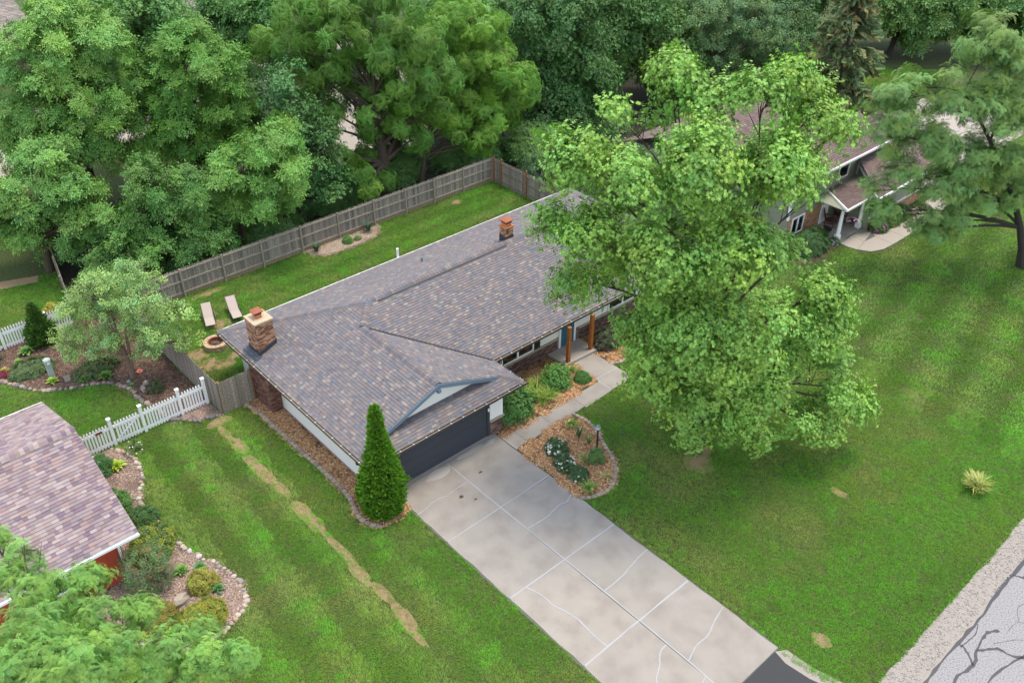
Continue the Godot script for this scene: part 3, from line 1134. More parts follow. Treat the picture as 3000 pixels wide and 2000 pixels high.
func build_house() -> void:
	rng.seed = 21
	var H := thing("ranch_house", "single-storey ranch house with grey shingle roof, brick chimneys and slate blue garage door", "house")
	hole(rect(13.4, -35.2, 36.6, -23.7))
	hole(rect(20.7, -26.4, 36.6, -25.0))
	const E := 2.43
	const P := 0.385
	const XL := 13.35
	const XR := 21.65
	const XC := 17.5
	const ZR := -35.80
	const ZF := -25.37
	const ZG := -23.28
	const X2 := 37.0
	var run := (ZF - ZR) / 2          # 5.215
	var sl := sqrt(1 + P * P)
	var ridge_y := E + P * run
	var ridge_z := (ZF + ZR) / 2
	var half := XC - XL               # 4.15
	var peak_y := E + P * half
	var zj := ZF - half
	var rake := -23.98
	var rd := ZG - rake               # 0.70
	var wall_z := -24.30
	var roof := Node3D.new()
	roof.name = "roof"
	H.add_child(roof)
	var tabs := []
	var deck := Buf.new()
	var upx := Vector3(1, P, 0).normalized()
	var upxm := Vector3(-1, P, 0).normalized()
	var upzm := Vector3(0, P, -1).normalized()
	var upz := Vector3(0, P, 1).normalized()
	# left plane, s = z
	roof_face(tabs, deck, Vector3(XL, E, 0), Vector3(0, 0, 1), upx, [[0, ZR, ZG], [rd * sl, ZR + rd, rake], [half * sl, ZR + half, rake], [half * sl + 0.0005, ZR + half, zj], [run * sl, ridge_z - 0.01, ridge_z]], 0.143, SLATE_W)
	# garage right plane
	roof_face(tabs, deck, Vector3(XR, E, 0), Vector3(0, 0, 1), upxm, [[0, ZF, ZG], [rd * sl, ZF - rd, rake], [half * sl, zj, rake]], 0.143, SLATE_W)
	# main front plane, s = x
	roof_face(tabs, deck, Vector3(0, E, ZF), Vector3(1, 0, 0), upzm, [[0, XR, X2], [half * sl, XC, X2 - half], [run * sl, XL + run, X2 - run]], 0.143, SLATE_W)
	# rear plane
	roof_face(tabs, deck, Vector3(0, E, ZR), Vector3(1, 0, 0), upz, [[0, XL, X2], [run * sl, XL + run, X2 - run]], 0.143, SLATE_W)
	# right hip
	roof_face(tabs, deck, Vector3(X2, E, 0), Vector3(0, 0, 1), upxm, [[0, ZR, ZF], [run * sl, ridge_z - 0.01, ridge_z]], 0.143, SLATE_W)
	# skirt below the front gable
	var sk := (ZG - wall_z)
	roof_face(tabs, deck, Vector3(0, E, ZG), Vector3(1, 0, 0), upzm, [[0, XL, XR], [sk * sl, XL + sk, XR - sk]], 0.143, SLATE_W)
	pb("roof_deck", deck, M.vent_black, roof)
	lay_tabs(roof, tabs, SLATE, 300)
	var nl := Vector3(-P, 1, 0).normalized()
	var nr := Vector3(P, 1, 0).normalized()
	var nf := Vector3(0, 1, P).normalized()
	var nb := Vector3(0, 1, -P).normalized()
	var e0 := Vector3(XL + run, ridge_y, ridge_z)
	var e1 := Vector3(X2 - run, ridge_y, ridge_z)
	var j := Vector3(XC, peak_y, zj)
	var pk := Vector3(XC, peak_y, rake)
	caps(roof, Vector3(XL, E, ZR), e0, nl, nb, SLATE, SLATE_W)
	caps(roof, j, e0, nl, nf, SLATE, SLATE_W, 0.17, 0.19)
	caps(roof, pk, j, nl, nr, SLATE, SLATE_W)
	caps(roof, e0, e1, nf, nb, SLATE, SLATE_W, 0.18, 0.21, 0.085)
	caps(roof, Vector3(XR, E, ZG), Vector3(XR - rd, E + P * rd, rake), nr, nf, SLATE, SLATE_W)
	caps(roof, Vector3(XL, E, ZG), Vector3(XL + rd, E + P * rd, rake), nl, nf, SLATE, SLATE_W)
	caps(roof, Vector3(X2, E, ZR), e1, nr, nb, SLATE, SLATE_W)
	caps(roof, Vector3(X2, E, ZF), e1, nr, nf, SLATE, SLATE_W)
	# black vent strip below the ridge on the street side, and the valley flashing
	for xx in [[19.0, 26.9], [28.3, 31.6]]:
		var rv := Buf.new()
		rv.box(Vector3((xx[0] + xx[1]) / 2, ridge_y - 0.045, ridge_z + 0.215), Vector3((xx[1] - xx[0]) / 2, 0, 0), Vector3(0, 0.03, 0), Vector3(0, -0.01, 0.035))
		pb("ridge_vent", rv, M.vent_black, roof)
	var vf := Buf.new()
	var va := Vector3(XC + 0.1, peak_y - 0.1 * P + 0.02, zj + 0.1)
	var vb := Vector3(XR, E + 0.02, ZF)
	var vd := (vb - va)
	var vs := vd.cross(Vector3.UP).normalized()
	vf.q(va - vs * 0.07 + Vector3(0, 0.03, 0), vb - vs * 0.07 + Vector3(0, 0.03, 0), vb, va)
	vf.q(va, vb, vb + vs * 0.07 + Vector3(0, 0.03, 0), va + vs * 0.07 + Vector3(0, 0.03, 0))
	vf.bar(va + vs * 0.045 + Vector3(0, 0.045, 0), vb + vs * 0.045 + Vector3(0, 0.045, 0), 0.03, 0.03)
	pb("valley_flashing", vf, M.vent_black, roof)
	# plumbing vent pipes
	var vp := Buf.new()
	vp.lathe(Vector3(23.63, 3.40, -33.25), [Vector2(0.12, -0.03), Vector2(0.07, 0.05), Vector2(0.055, 0.07), Vector2(0.055, 0.30), Vector2(0.0, 0.30)])
	pb("vent_pipe", vp, M.blue_trim, roof)
	var pv := Buf.new()
	pv.lathe(Vector3(24.0, 2.2, -35.97), [Vector2(0.065, -2.2), Vector2(0.065, 0.72), Vector2(0.0, 0.72)])
	pb("exhaust_pipe", pv, M.white_trim, H)
	# soffits, fascia and gutters
	var sof := Buf.new()
	for r in [[XL + 0.05, ZR + 0.05, 14.0, ZG - 0.05], [14.0, ZR + 0.05, X2 - 0.05, -35.1], [20.7, -26.3, X2 - 0.05, ZF - 0.05], [14.0, -23.7, XR - 0.05, ZG - 0.05], [20.6, ZF - 0.05, XR - 0.05, -23.7], [36.3, -35.1, X2 - 0.05, -26.3]]:
		sof.bx(r[0], E - 0.21, r[1], r[2], E - 0.19, r[3])
	pb("soffit", sof, M.white_trim, H)
	for f in [[Vector3(XL, E - 0.10, ZR), Vector3(XL, E - 0.10, ZG)], [Vector3(XL, E - 0.10, ZG), Vector3(XR, E - 0.10, ZG)], [Vector3(XR, E - 0.10, ZG), Vector3(XR, E - 0.10, ZF)], [Vector3(XR, E - 0.10, ZF), Vector3(X2, E - 0.10, ZF)], [Vector3(X2, E - 0.10, ZF), Vector3(X2, E - 0.10, ZR)]]:
		var fb := Buf.new()
		fb.bar(f[0], f[1], 0.03, 0.19)
		pb("fascia", fb, M.slate_paint, H)
	gutter(H, Vector3(XL, E, ZR), Vector3(XL, E, ZG), Vector3(-1, 0, 0), M.slate_paint, M.gutter_inside)
	gutter(H, Vector3(XL - 0.1, E, ZG), Vector3(XR + 0.1, E, ZG), Vector3(0, 0, 1), M.slate_paint, M.gutter_inside)
	gutter(H, Vector3(XR, E, ZG), Vector3(XR, E, ZF + 0.12), Vector3(1, 0, 0), M.slate_paint, M.gutter_inside)
	gutter(H, Vector3(XR + 0.1, E, ZF), Vector3(X2, E, ZF), Vector3(0, 0, 1), M.slate_paint, M.gutter_inside)
	var rg := Buf.new()
	rg.bx(XL, E - 0.16, ZR - 0.11, X2, E - 0.012, ZR)
	pb("gutter", rg, M.white_trim, H)
	# gable over the garage
	var gb := Buf.new()
	var gy := E + P * sk
	gb.t(Vector3(XL + sk, gy, wall_z), Vector3(XC, peak_y - 0.05, wall_z), Vector3(XR - sk, gy, wall_z))
	pb("gable_wall", gb, M.siding, H)
	siding(H, Vector3(XL + sk, gy, wall_z), Vector3(1, 0, 0), Vector3(0, 0, 1), XR - XL - 2 * sk, peak_y - gy - 0.1, 0.115, M.siding, P)
	for s in [-1, 1]:
		var rb := Buf.new()
		var lo := Vector3(XC + s * (half - rd + 0.1), E + P * (rd - 0.1) - 0.02, rake + 0.01)
		var hi := Vector3(XC, peak_y - 0.02, rake + 0.01)
		rb.q(lo + Vector3(0, -0.17, 0.03), lo + Vector3(0, 0.01, 0.03), hi + Vector3(0, 0.01, 0.03), hi + Vector3(0, -0.20, 0.03))
		rb.q(lo + Vector3(0, 0.01, 0.03), lo + Vector3(0, 0.01, -0.03), hi + Vector3(0, 0.01, -0.03), hi + Vector3(0, 0.01, 0.03))
		rb.q(lo + Vector3(0, -0.17, -0.02), hi + Vector3(0, -0.20, -0.02), hi + Vector3(0, 0.0, -0.02), lo + Vector3(0, 0.0, -0.02))
		rb.q(lo + Vector3(0, -0.17, 0.03), hi + Vector3(0, -0.20, 0.03), hi + Vector3(0, -0.20, -0.3), lo + Vector3(0, -0.17, -0.3))
		pb("rake_board", rb, M.blue_trim, H)
	box_part("gable_bracket", H, M.blue_trim, XC - 0.075, peak_y - 0.45, -24.3, XC + 0.075, peak_y - 0.27, rake + 0.07)
	# walls: plain cores behind the cladding
	box_part("wall", H, M.siding, 14.02, 0.0, -35.1, 14.2, E - 0.2, -23.7)
	box_part("wall", H, M.siding, 14.2, 0.0, -35.1, 36.3, E - 0.2, -34.95)
	box_part("wall", H, M.mortar_grey, 20.72, 0.0, -26.5, 36.3, E - 0.2, -26.32)
	box_part("wall", H, M.siding, 36.15, 0.0, -34.95, 36.3, E - 0.2, -26.5)
	box_part("wall", H, M.siding, 20.5, 0.0, -26.3, 20.68, E - 0.2, -23.72)
	box_part("wall", H, M.siding, 14.2, 2.16, -23.9, 20.68, E - 0.2, -23.70)
	siding(H, Vector3(14.02, 0.12, -31.45), Vector3(0, 0, 1), Vector3(-1, 0, 0), 7.75, 2.1, 0.115, M.siding)
	siding(H, Vector3(20.68, 0.85, -26.3), Vector3(0, 0, 1), Vector3(1, 0, 0), 2.6, 1.4, 0.115, M.siding)
	box_part("foundation", H, M.concrete, 13.99, 0.0, -31.45, 14.10, 0.12, -23.7)
	box_part("corner_trim", H, M.white_trim, 13.97, 0.0, -35.13, 14.08, E - 0.21, -35.02)
	box_part("downspout", H, M.white_trim, 13.90, 0.0, -34.3, 13.99, E - 0.2, -34.22)
	# garage door in four sections
	var gd := Node3D.new()
	gd.name = "garage_door"
	H.add_child(gd)
	for k in 4:
		box_part("door_section", gd, M.slate_paint, 14.92, 0.035 + k * 0.533, -23.74, 19.82, 0.035 + k * 0.533 + 0.525, -23.695)
	box_part("door_backing", gd, M.black_metal, 14.9, 0.03, -23.80, 19.84, 2.17, -23.745)
	box_part("door_jamb", H, M.slate_paint, 19.83, 0.03, -23.80, 19.96, E - 0.2, -23.655)
	box_part("door_jamb", H, M.slate_paint, 14.72, 0.03, -23.80, 14.91, E - 0.2, -23.655)
	box_part("header", H, M.slate_paint, 14.2, 2.17, -23.79, 19.97, E - 0.2, -23.66)
	box_part("door_keypad", H, M.white_trim, 19.86, 1.45, -23.654, 19.93, 1.62, -23.62)
	# siding pier beside the door with its brick foot
	var pier := Node3D.new()
	pier.name = "garage_pier"
	H.add_child(pier)
	box_part("core", pier, M.mortar_grey, 19.97, 0.0, -23.9, 20.66, 0.82, -23.63)
	bricks(pier, Vector3(19.965, 0.0, -23.62), Vector3(1, 0, 0), Vector3(0, 0, 1), 0.70, 0.83, PLUM_BRICK, 300)
	bricks(pier, Vector3(20.665, 0.0, -23.62), Vector3(0, 0, -1), Vector3(1, 0, 0), 2.65, 0.83, PLUM_BRICK, 200)
	box_part("sill", pier, M.sill_stone, 19.93, 0.83, -23.75, 20.76, 0.90, -23.54)
	box_part("sill", pier, M.sill_stone, 20.60, 0.832, -26.2, 20.76, 0.902, -23.752)
	box_part("upper_core", pier, M.siding, 19.98, 0.90, -23.9, 20.62, E - 0.2, -23.66)
	siding(pier, Vector3(19.98, 0.90, -23.655), Vector3(1, 0, 0), Vector3(0, 0, 1), 0.6, 1.3, 0.115, M.siding)
	box_part("corner_trim", pier, M.white_trim, 20.56, 0.90, -23.72, 20.70, E - 0.2, -23.615)
	# front wall: brick below, siding above, windows and a shutter
	var fw := Node3D.new()
	fw.name = "front_wall"
	H.add_child(fw)
	bricks(fw, Vector3(20.8, 0.0, -26.30), Vector3(1, 0, 0), Vector3(0, 0, 1), 5.9, 0.80, PLUM_BRICK, 300)
	bricks(fw, Vector3(28.3, 0.0, -26.30), Vector3(1, 0, 0), Vector3(0, 0, 1), 8.0, 0.80, PLUM_BRICK, 0)
	box_part("sill", fw, M.sill_stone, 20.78, 0.80, -26.34, 26.72, 0.875, -26.20)
	box_part("sill", fw, M.sill_stone, 28.2, 0.80, -26.34, 36.35, 0.875, -26.20)
	box_part("upper_wall", fw, M.siding, 20.72, 0.87, -26.5, 36.3, E - 0.19, -26.318)
	siding(fw, Vector3(25.55, 0.875, -26.315), Vector3(1, 0, 0), Vector3(0, 0, 1), 1.12, 1.35, 0.115, M.siding)
	siding(fw, Vector3(28.3, 0.875, -26.315), Vector3(1, 0, 0), Vector3(0, 0, 1), 8.0, 1.35, 0.115, M.siding)
	window(fw, 22.95, 0.89, 25.06, 2.05, -26.29, M.white_trim, 1)
	window(fw, 21.0, 0.89, 22.40, 2.05, -26.29, M.white_trim, 0)
	window(fw, 30.4, 0.89, 32.6, 2.05, -26.29, M.white_trim, 1)
	for x in [25.08, 22.46]:
		var sh := Node3D.new()
		sh.name = "shutter"
		fw.add_child(sh, true)
		box_part("shutter_frame", sh, M.black_metal, x, 0.88, -26.31, x + 0.43, 2.05, -26.28)
		for k in 14:
			box_part("louver", sh, M.black_metal, x + 0.05, 0.95 + k * 0.075, -26.28, x + 0.38, 0.95 + k * 0.075 + 0.05, -26.265)
	# porch: slab, door, posts
	var porch := Node3D.new()
	porch.name = "porch"
	H.add_child(porch)
	var ps := Buf.new()
	ps.prism(v2([[26.05, -26.28], [28.28, -26.28], [28.26, -24.93], [26.12, -25.02]]), 0.0, 0.16)
	pb("slab", ps, M.pale_concrete, porch)
	box_part("front_door", porch, M.teal_door, 26.95, 0.165, -26.33, 27.87, 2.18, -26.27)
	box_part("door_frame", porch, M.white_trim, 26.82, 0.165, -26.335, 26.945, 2.22, -26.25)
	box_part("door_frame", porch, M.white_trim, 27.875, 0.165, -26.335, 28.0, 2.22, -26.25)
	for p in [[26.39, -25.16], [28.03, -25.2]]:
		box_part("post", porch, M.cedar, p[0] - 0.085, 0.16, p[1] - 0.085, p[0] + 0.085, E - 0.19, p[1] + 0.085)
	# brick chimneys
	var ch := Node3D.new()
	ch.name = "chimney"
	H.add_child(ch, true)
	box_part("core", ch, M.mortar, 13.78, 1.9, -33.40, 14.64, 4.24, -32.48)
	bricks(ch, Vector3(13.775, 2.50, -32.475), Vector3(1, 0, 0), Vector3(0, 0, 1), 0.87, 1.75, ORANGE_BRICK, 300)
	bricks(ch, Vector3(13.775, 2.50, -33.405), Vector3(0, 0, 1), Vector3(-1, 0, 0), 0.93, 1.75, ORANGE_BRICK, 300)
	bricks(ch, Vector3(14.645, 2.50, -32.475), Vector3(0, 0, -1), Vector3(1, 0, 0), 0.93, 1.75, ORANGE_BRICK, 0)
	bricks(ch, Vector3(14.645, 2.50, -33.405), Vector3(-1, 0, 0), Vector3(0, 0, -1), 0.87, 1.75, ORANGE_BRICK, 0)
	box_part("crown", ch, M.stone_cap, 13.735, 4.24, -33.45, 14.69, 4.32, -32.43)
	chimney_cap(ch, Vector3(14.2, 4.32, -33.0), 0.24, 0.24, M.rust)
	var fl := Buf.new()
	# flashing boot around the foot, following the slope
	for q in [[Vector3(13.74, 0, -32.44), Vector3(14.68, 0, -32.44)], [Vector3(13.74, 0, -33.44), Vector3(13.74, 0, -32.44)], [Vector3(14.68, 0, -32.44), Vector3(14.68, 0, -33.44)], [Vector3(14.68, 0, -33.44), Vector3(13.74, 0, -33.44)]]:
		var a: Vector3 = q[0]
		var b: Vector3 = q[1]
		a.y = left_slope_y(a.x)
		b.y = left_slope_y(b.x)
		fl.q(a, a + Vector3(0, 0.24, 0), b + Vector3(0, 0.24, 0), b)
	var apron_n := Vector3(0, 0.03, 0)
	fl.q(Vector3(13.44, left_slope_y(13.44), -33.6) + apron_n, Vector3(13.80, left_slope_y(13.80), -33.6) + apron_n, Vector3(13.80, left_slope_y(13.80), -32.3) + apron_n, Vector3(13.44, left_slope_y(13.44), -32.3) + apron_n)
	pb("flashing", fl, M.slate_paint, ch)
	# lower chimney breast against the side wall
	var cb := Node3D.new()
	cb.name = "chimney_breast"
	H.add_child(cb)
	box_part("core", cb, M.mortar_grey, 13.47, 0.0, -33.28, 14.0, E - 0.2, -31.52)
	bricks(cb, Vector3(13.465, 0.0, -33.28), Vector3(0, 0, 1), Vector3(-1, 0, 0), 1.76, 2.22, RED_BRICK, 300)
	bricks(cb, Vector3(13.465, 0.0, -31.515), Vector3(1, 0, 0), Vector3(0, 0, 1), 0.54, 2.22, RED_BRICK, 300)
	var c2 := Node3D.new()
	c2.name = "chimney"
	H.add_child(c2, true)
	box_part("core", c2, M.mortar, 27.18, 4.0, -31.20, 27.66, 5.08, -30.72)
	bricks(c2, Vector3(27.175, 4.35, -30.715), Vector3(1, 0, 0), Vector3(0, 0, 1), 0.49, 0.76, ORANGE_BRICK, 300)
	bricks(c2, Vector3(27.175, 4.35, -31.205), Vector3(0, 0, 1), Vector3(-1, 0, 0), 0.49, 0.76, ORANGE_BRICK, 300)
	box_part("flashing", c2, M.vent_black, 27.155, 4.0, -31.225, 27.685, 4.62, -30.695)
	box_part("crown", c2, M.terracotta, 27.13, 5.08, -31.25, 27.71, 5.14, -30.67)
	chimney_cap(c2, Vector3(27.42, 5.14, -30.96), 0.28, 0.28, M.rust)

# height of the left roof plane of the ranch house above x
func left_slope_y(x: float) -> float:
	return 2.43 + 0.385 * (x - 13.35)

func gable_roof(roof: Node3D, x0: float, x1: float, z0: float, z1: float, e: float, ry: float, pal: Array, w: Array, most: int, expo: float = 0.143, wmin: float = 0.13, wmax: float = 0.32) -> void:
	# ridge along x; z0 is the rear eave, z1 the front
	var zr := (z0 + z1) / 2
	var tabs := []
	var deck := Buf.new()
	var up_f := Vector3(0, ry - e, zr - z1)
	var up_b := Vector3(0, ry - e, zr - z0)
	roof_face(tabs, deck, Vector3(0, e, z1), Vector3(1, 0, 0), up_f.normalized(), [[0, x0, x1], [up_f.length(), x0, x1]], expo, w, wmin, wmax)
	roof_face(tabs, deck, Vector3(0, e, z0), Vector3(1, 0, 0), up_b.normalized(), [[0, x0, x1], [up_b.length(), x0, x1]], expo, w, wmin, wmax)
	pb("roof_deck", deck, M.vent_black, roof)
	lay_tabs(roof, tabs, pal, most)
	var nf := Vector3(0, zr - z1, -(ry - e)).normalized()
	caps(roof, Vector3(x1, ry, zr), Vector3(x0, ry, zr), Vector3(0, z1 - zr, ry - e).normalized(), Vector3(0, z1 - zr, -(ry - e)).normalized(), pal, w, 0.17, 0.2)

func build_left_house() -> void:
	rng.seed = 31
	var H := thing("neighbour_house", "red-walled neighbour house with mauve brown shingle roof beside the picket fence", "house")
	hole(rect(-8, -35.2, 4.6, -26.4))
	var roof := Node3D.new()
	roof.name = "roof"
	H.add_child(roof)
	gable_roof(roof, -6.0, 5.2, -35.75, -25.95, 2.5, 4.22, MAUVE, MAUVE_W, 300, 0.15, 0.14, 0.34)
	var rv := Buf.new()
	rv.box(Vector3(-0.5, 4.15, -30.62), Vector3(5.6, 0, 0), Vector3(0, 0.02, 0), Vector3(0, -0.008, 0.018))
	pb("ridge_vent", rv, M.vent_black, roof)
	gutter(H, Vector3(-6, 2.5, -25.95), Vector3(5.2, 2.5, -25.95), Vector3(0, 0, 1), M.white_trim, M.white_trim, 0.9)
	box_part("fascia", H, M.white_trim, -6.0, 2.30, -25.99, 5.2, 2.48, -25.96)
	var rg := Buf.new()
	rg.bx(-6, 2.35, -35.86, 5.2, 2.49, -35.75)
	pb("gutter", rg, M.white_trim, H)
	for z in [[-35.75, -30.85], [-25.95, -30.85]]:
		var rb := Buf.new()
		rb.bar(Vector3(5.17, 2.40, z[0]), Vector3(5.17, 4.12, z[1]), 0.03, 0.16)
		pb("rake_board", rb, M.white_trim, H)
	M.red_wall = mat("red_wall", lin(0.36, 0.055, 0.022), 0.7, M.siding.albedo_texture, 0.3)
	box_part("wall", H, M.red_wall, -6, 0, -26.75, 4.6, 2.48, -26.55)
	box_part("wall", H, M.red_wall, 4.4, 0, -35.2, 4.6, 2.48, -26.76)
	for k in 14:
		box_part("batten", H, M.red_wall, 4.4 - k * 0.4, 0.05, -26.55, 4.44 - k * 0.4, 2.4, -26.53)
	var gw := Buf.new()
	gw.t(Vector3(4.6, 2.4, -35.2), Vector3(4.6, 4.1, -30.85), Vector3(4.6, 2.4, -26.6))
	pb("gable_wall", gw, M.red_wall, H)
	window(H, 1.4, 0.9, 2.6, 2.0, -26.53, M.white_trim, 0)
	box_part("downspout", H, M.white_trim, 4.46, 0.1, -26.52, 4.55, 2.35, -26.44)

func build_right_house() -> void:
	rng.seed = 33
	var H := thing("split_level_house", "sage green split-level house with oxblood shingle roof and white columned porch", "house")
	hole(rect(44.0, -30, 52.6, -25.1))
	hole(rect(50.3, -30, 57.5, -22.7))
	hole(rect(47.4, -25.3, 50.3, -23.0))
	hole(rect(42.5, -34, 50, -30))
	M.sage = mat("sage", lin(0.225, 0.235, 0.175), 0.7)
	var roof := Node3D.new()
	roof.name = "roof"
	H.add_child(roof)
	# upper block
	gable_roof(roof, 44.6, 55.2, -30.05, -24.75, 4.15, 5.12, OXBLOOD, OXBLOOD_W, 200, 0.16, 0.25, 0.42)
	# wing to the right, its slope running back under the upper block
	var tabs := []
	var deck := Buf.new()
	var up := Vector3(0, 0.36, -1).normalized()
	roof_face(tabs, deck, Vector3(0, 2.5, -22.35), Vector3(1, 0, 0), up, [[0, 50.0, 58.6], [3.4, 50.0 + 2.4, 58.6], [5.6, 52.4, 58.6]], 0.16, OXBLOOD_W, 0.25, 0.42)
	# porch roof
	var pup := Vector3(0, 0.2, -2.3).normalized()
	roof_face(tabs, deck, Vector3(0, 2.42, -22.85), Vector3(1, 0, 0), Vector3(0.62, -0.02, -1.0).normalized(), [[0, 47.3, 50.35], [2.75, 47.55, 50.75]], 0.16, OXBLOOD_W, 0.25, 0.42)
	pb("roof_deck", deck, M.vent_black, roof)
	lay_tabs(roof, tabs, OXBLOOD, 100)
	# rear block, mostly behind the maple
	var r2 := Node3D.new()
	r2.name = "rear_roof"
	H.add_child(r2)
	gable_roof(r2, 42.0, 52.4, -36.2, -30.2, 4.0, 5.2, OXBLOOD, OXBLOOD_W, 0, 0.16, 0.25, 0.42)
	box_part("rear_wall", H, M.sage, 42.6, 0, -35.7, 51.9, 3.98, -30.5)
	# walls
	box_part("wall", H, M.sage, 45.0, 0, -29.6, 52.3, 4.05, -25.22)
	siding(H, Vector3(45.0, 1.6, -25.21), Vector3(1, 0, 0), Vector3(0, 0, 1), 7.3, 2.5, 0.125, M.sage)
	box_part("corner_trim", H, M.white_trim, 44.95, 1.55, -25.3, 45.07, 4.05, -25.18)
	box_part("corner_trim", H, M.white_trim, 52.24, 1.55, -25.3, 52.36, 4.05, -25.18)
	var gw := Buf.new()
	for x in [45.0, 52.3]:
		gw.t(Vector3(x, 4.04, -29.6), Vector3(x, 4.95, -27.4), Vector3(x, 4.04, -25.22))
	pb("gable_wall", gw, M.sage, H)
	box_part("wall", H, M.sage, 50.36, 0, -27, 57.3, 2.4, -22.82)
	siding(H, Vector3(50.37, 0.86, -22.81), Vector3(1, 0, 0), Vector3(0, 0, 1), 6.9, 1.55, 0.125, M.sage)
	siding(H, Vector3(50.35, 0.12, -25.2), Vector3(0, 0, 1), Vector3(-1, 0, 0), 2.38, 2.25, 0.125, M.sage)
	var bw := Node3D.new()
	bw.name = "brick_wall"
	H.add_child(bw)
	var tan_brick := [[0.42, 0.23, 0.12], [0.48, 0.28, 0.15], [0.36, 0.18, 0.10], [0.52, 0.33, 0.20]]
	box_part("core", bw, M.mortar, 50.37, 0, -22.82, 57.2, 0.82, -22.795)
	bricks(bw, Vector3(50.36, 0.0, -22.785), Vector3(1, 0, 0), Vector3(0, 0, 1), 6.8, 0.82, tan_brick, 200)
	box_part("ledge", bw, M.white_trim, 50.3, 0.825, -22.83, 57.25, 0.90, -22.72)
	box_part("core", bw, M.mortar, 44.99, 0, -25.22, 48.55, 1.6, -25.195)
	bricks(bw, Vector3(45.0, 0.0, -25.185), Vector3(1, 0, 0), Vector3(0, 0, 1), 3.55, 1.6, tan_brick, 100)
	# gutters and trim in white
	box_part("gutter", H, M.white_trim, 44.5, 4.02, -24.76, 55.3, 4.16, -24.64)
	box_part("gutter", H, M.white_trim, 50.0, 2.36, -22.36, 58.7, 2.50, -22.24)
	var gt := Buf.new()
	gt.bar(Vector3(50.05, 2.46, -22.42), Vector3(52.35, 2.95, -25.1), 0.13, 0.13)
	pb("rake_gutter", gt, M.white_trim, H)
	box_part("gutter", H, M.white_trim, 47.25, 2.30, -22.86, 50.42, 2.42, -22.75)
	var pr := Buf.new()
	pr.bar(Vector3(47.28, 2.38, -22.8), Vector3(48.95, 2.30, -25.18), 0.08, 0.16)
	pb("rake_board", pr, M.white_trim, H)
	window(H, 49.86, 2.72, 51.05, 3.62, -25.19, M.white_trim, 0)
	window(H, 45.4, 0.35, 46.7, 1.55, -25.16, M.white_trim, 1)
	window(H, 45.25, 2.7, 46.4, 3.62, -25.19, M.white_trim, 0)
	# porch
	var porch := Node3D.new()
	porch.name = "porch"
	H.add_child(porch)
	box_part("slab", porch, M.pale_concrete, 47.45, 0, -25.18, 50.33, 0.10, -23.05)
	box_part("ceiling", porch, M.sage, 47.4, 2.22, -25.18, 50.3, 2.27, -22.9)
	for x in [47.75, 50.15]:
		var c := Node3D.new()
		c.name = "column"
		porch.add_child(c, true)
		box_part("plinth", c, M.white_trim, x - 0.15, 0.10, -23.42, x + 0.15, 0.42, -23.12)
		var sh := Buf.new()
		sh.lathe(Vector3(x, 0, -23.27), [Vector2(0.15, 0.42), Vector2(0.10, 2.22)], 4)
		pb("shaft", sh, M.white_trim, c)
	var d := Node3D.new()
	d.name = "front_door"
	porch.add_child(d)
	box_part("leaf", d, M.white_trim, 48.62, 0.105, -25.19, 49.45, 1.45, -25.12)
	box_part("pane", d, M.dark_room, 48.62, 1.452, -25.18, 49.45, 2.08, -25.13)
	# roof vent and white flue behind the ridge
	box_part("roof_vent", H, M.white_trim, 53.2, 5.02, -26.6, 53.5, 5.12, -26.4)
	var fl := Buf.new()
	fl.lathe(Vector3(52.2, 4.6, -29.0), [Vector2(0.10, 0), Vector2(0.10, 1.2), Vector2(0.26, 1.25), Vector2(0.26, 1.38), Vector2(0, 1.42)])
	pb("flue", fl, M.white_trim, H)
	# things on and by the porch
	rng.seed = 90
	for p in [[48.9, -24.6, 0.5, "dark red wooden rocking chair beside the neighbour's white front door"], [50.0, -24.5, -0.6, "dark red wooden rocking chair in the porch corner by the sage wing"]]:
		var ch := thing("rocking_chair", p[3], "chair", Vector3(p[0], 0.10, p[1]), "rocking chairs on the porch", p[2])
		M.dark_red_wood = mat("dark_red_wood", lin(0.075, 0.022, 0.018), 0.6)
		box_part("seat", ch, M.dark_red_wood, -0.28, 0.40, -0.25, 0.28, 0.44, 0.28)
		for k in 6:
			var s := Buf.new()
			s.bar(Vector3(-0.23 + k * 0.092, 0.44, -0.24), Vector3(-0.23 + k * 0.092, 1.08, -0.42), 0.05, 0.02)
			pb("back_slat", s, M.dark_red_wood, ch)
		for s in [-1, 1]:
			box_part("arm", ch, M.dark_red_wood, s * 0.32 - 0.04, 0.62, -0.3, s * 0.32 + 0.04, 0.65, 0.3)
			box_part("leg", ch, M.dark_red_wood, s * 0.3 - 0.025, 0.06, 0.22, s * 0.3 + 0.025, 0.62, 0.27)
			box_part("leg", ch, M.dark_red_wood, s * 0.3 - 0.025, 0.06, -0.27, s * 0.3 + 0.025, 0.62, -0.22)
			var r := Buf.new()
			r.tube([Vector3(s * 0.3, 0.1, -0.5), Vector3(s * 0.3, 0.02, -0.2), Vector3(s * 0.3, 0.02, 0.15), Vector3(s * 0.3, 0.07, 0.42)], [0.02, 0.02, 0.02, 0.02], 5)
			pb("rocker", r, M.dark_red_wood, ch)
	var mt := Buf.new()
	mt.prism(v2([[0, -0.5], [0.32, -0.42], [0.5, -0.2], [0.55, 0.0], [0.5, 0.2], [0.32, 0.42], [0, 0.5]]), 0.0, 0.012)
	var mo := MeshInstance3D.new()
	mo.name = numbered("door_mat")
	mo.mesh = mt.mesh(M.mat_black)
	add_child(mo)
	mo.position = Vector3(48.35, 0.102, -24.6)
	mo.rotation.y = -1.2
	tag(mo, "black half-round door mat before the neighbour's white front door", "mat")
	# green hose lying along the edge of the porch
	var hb := Buf.new()
	var hp := []
	var hr := []
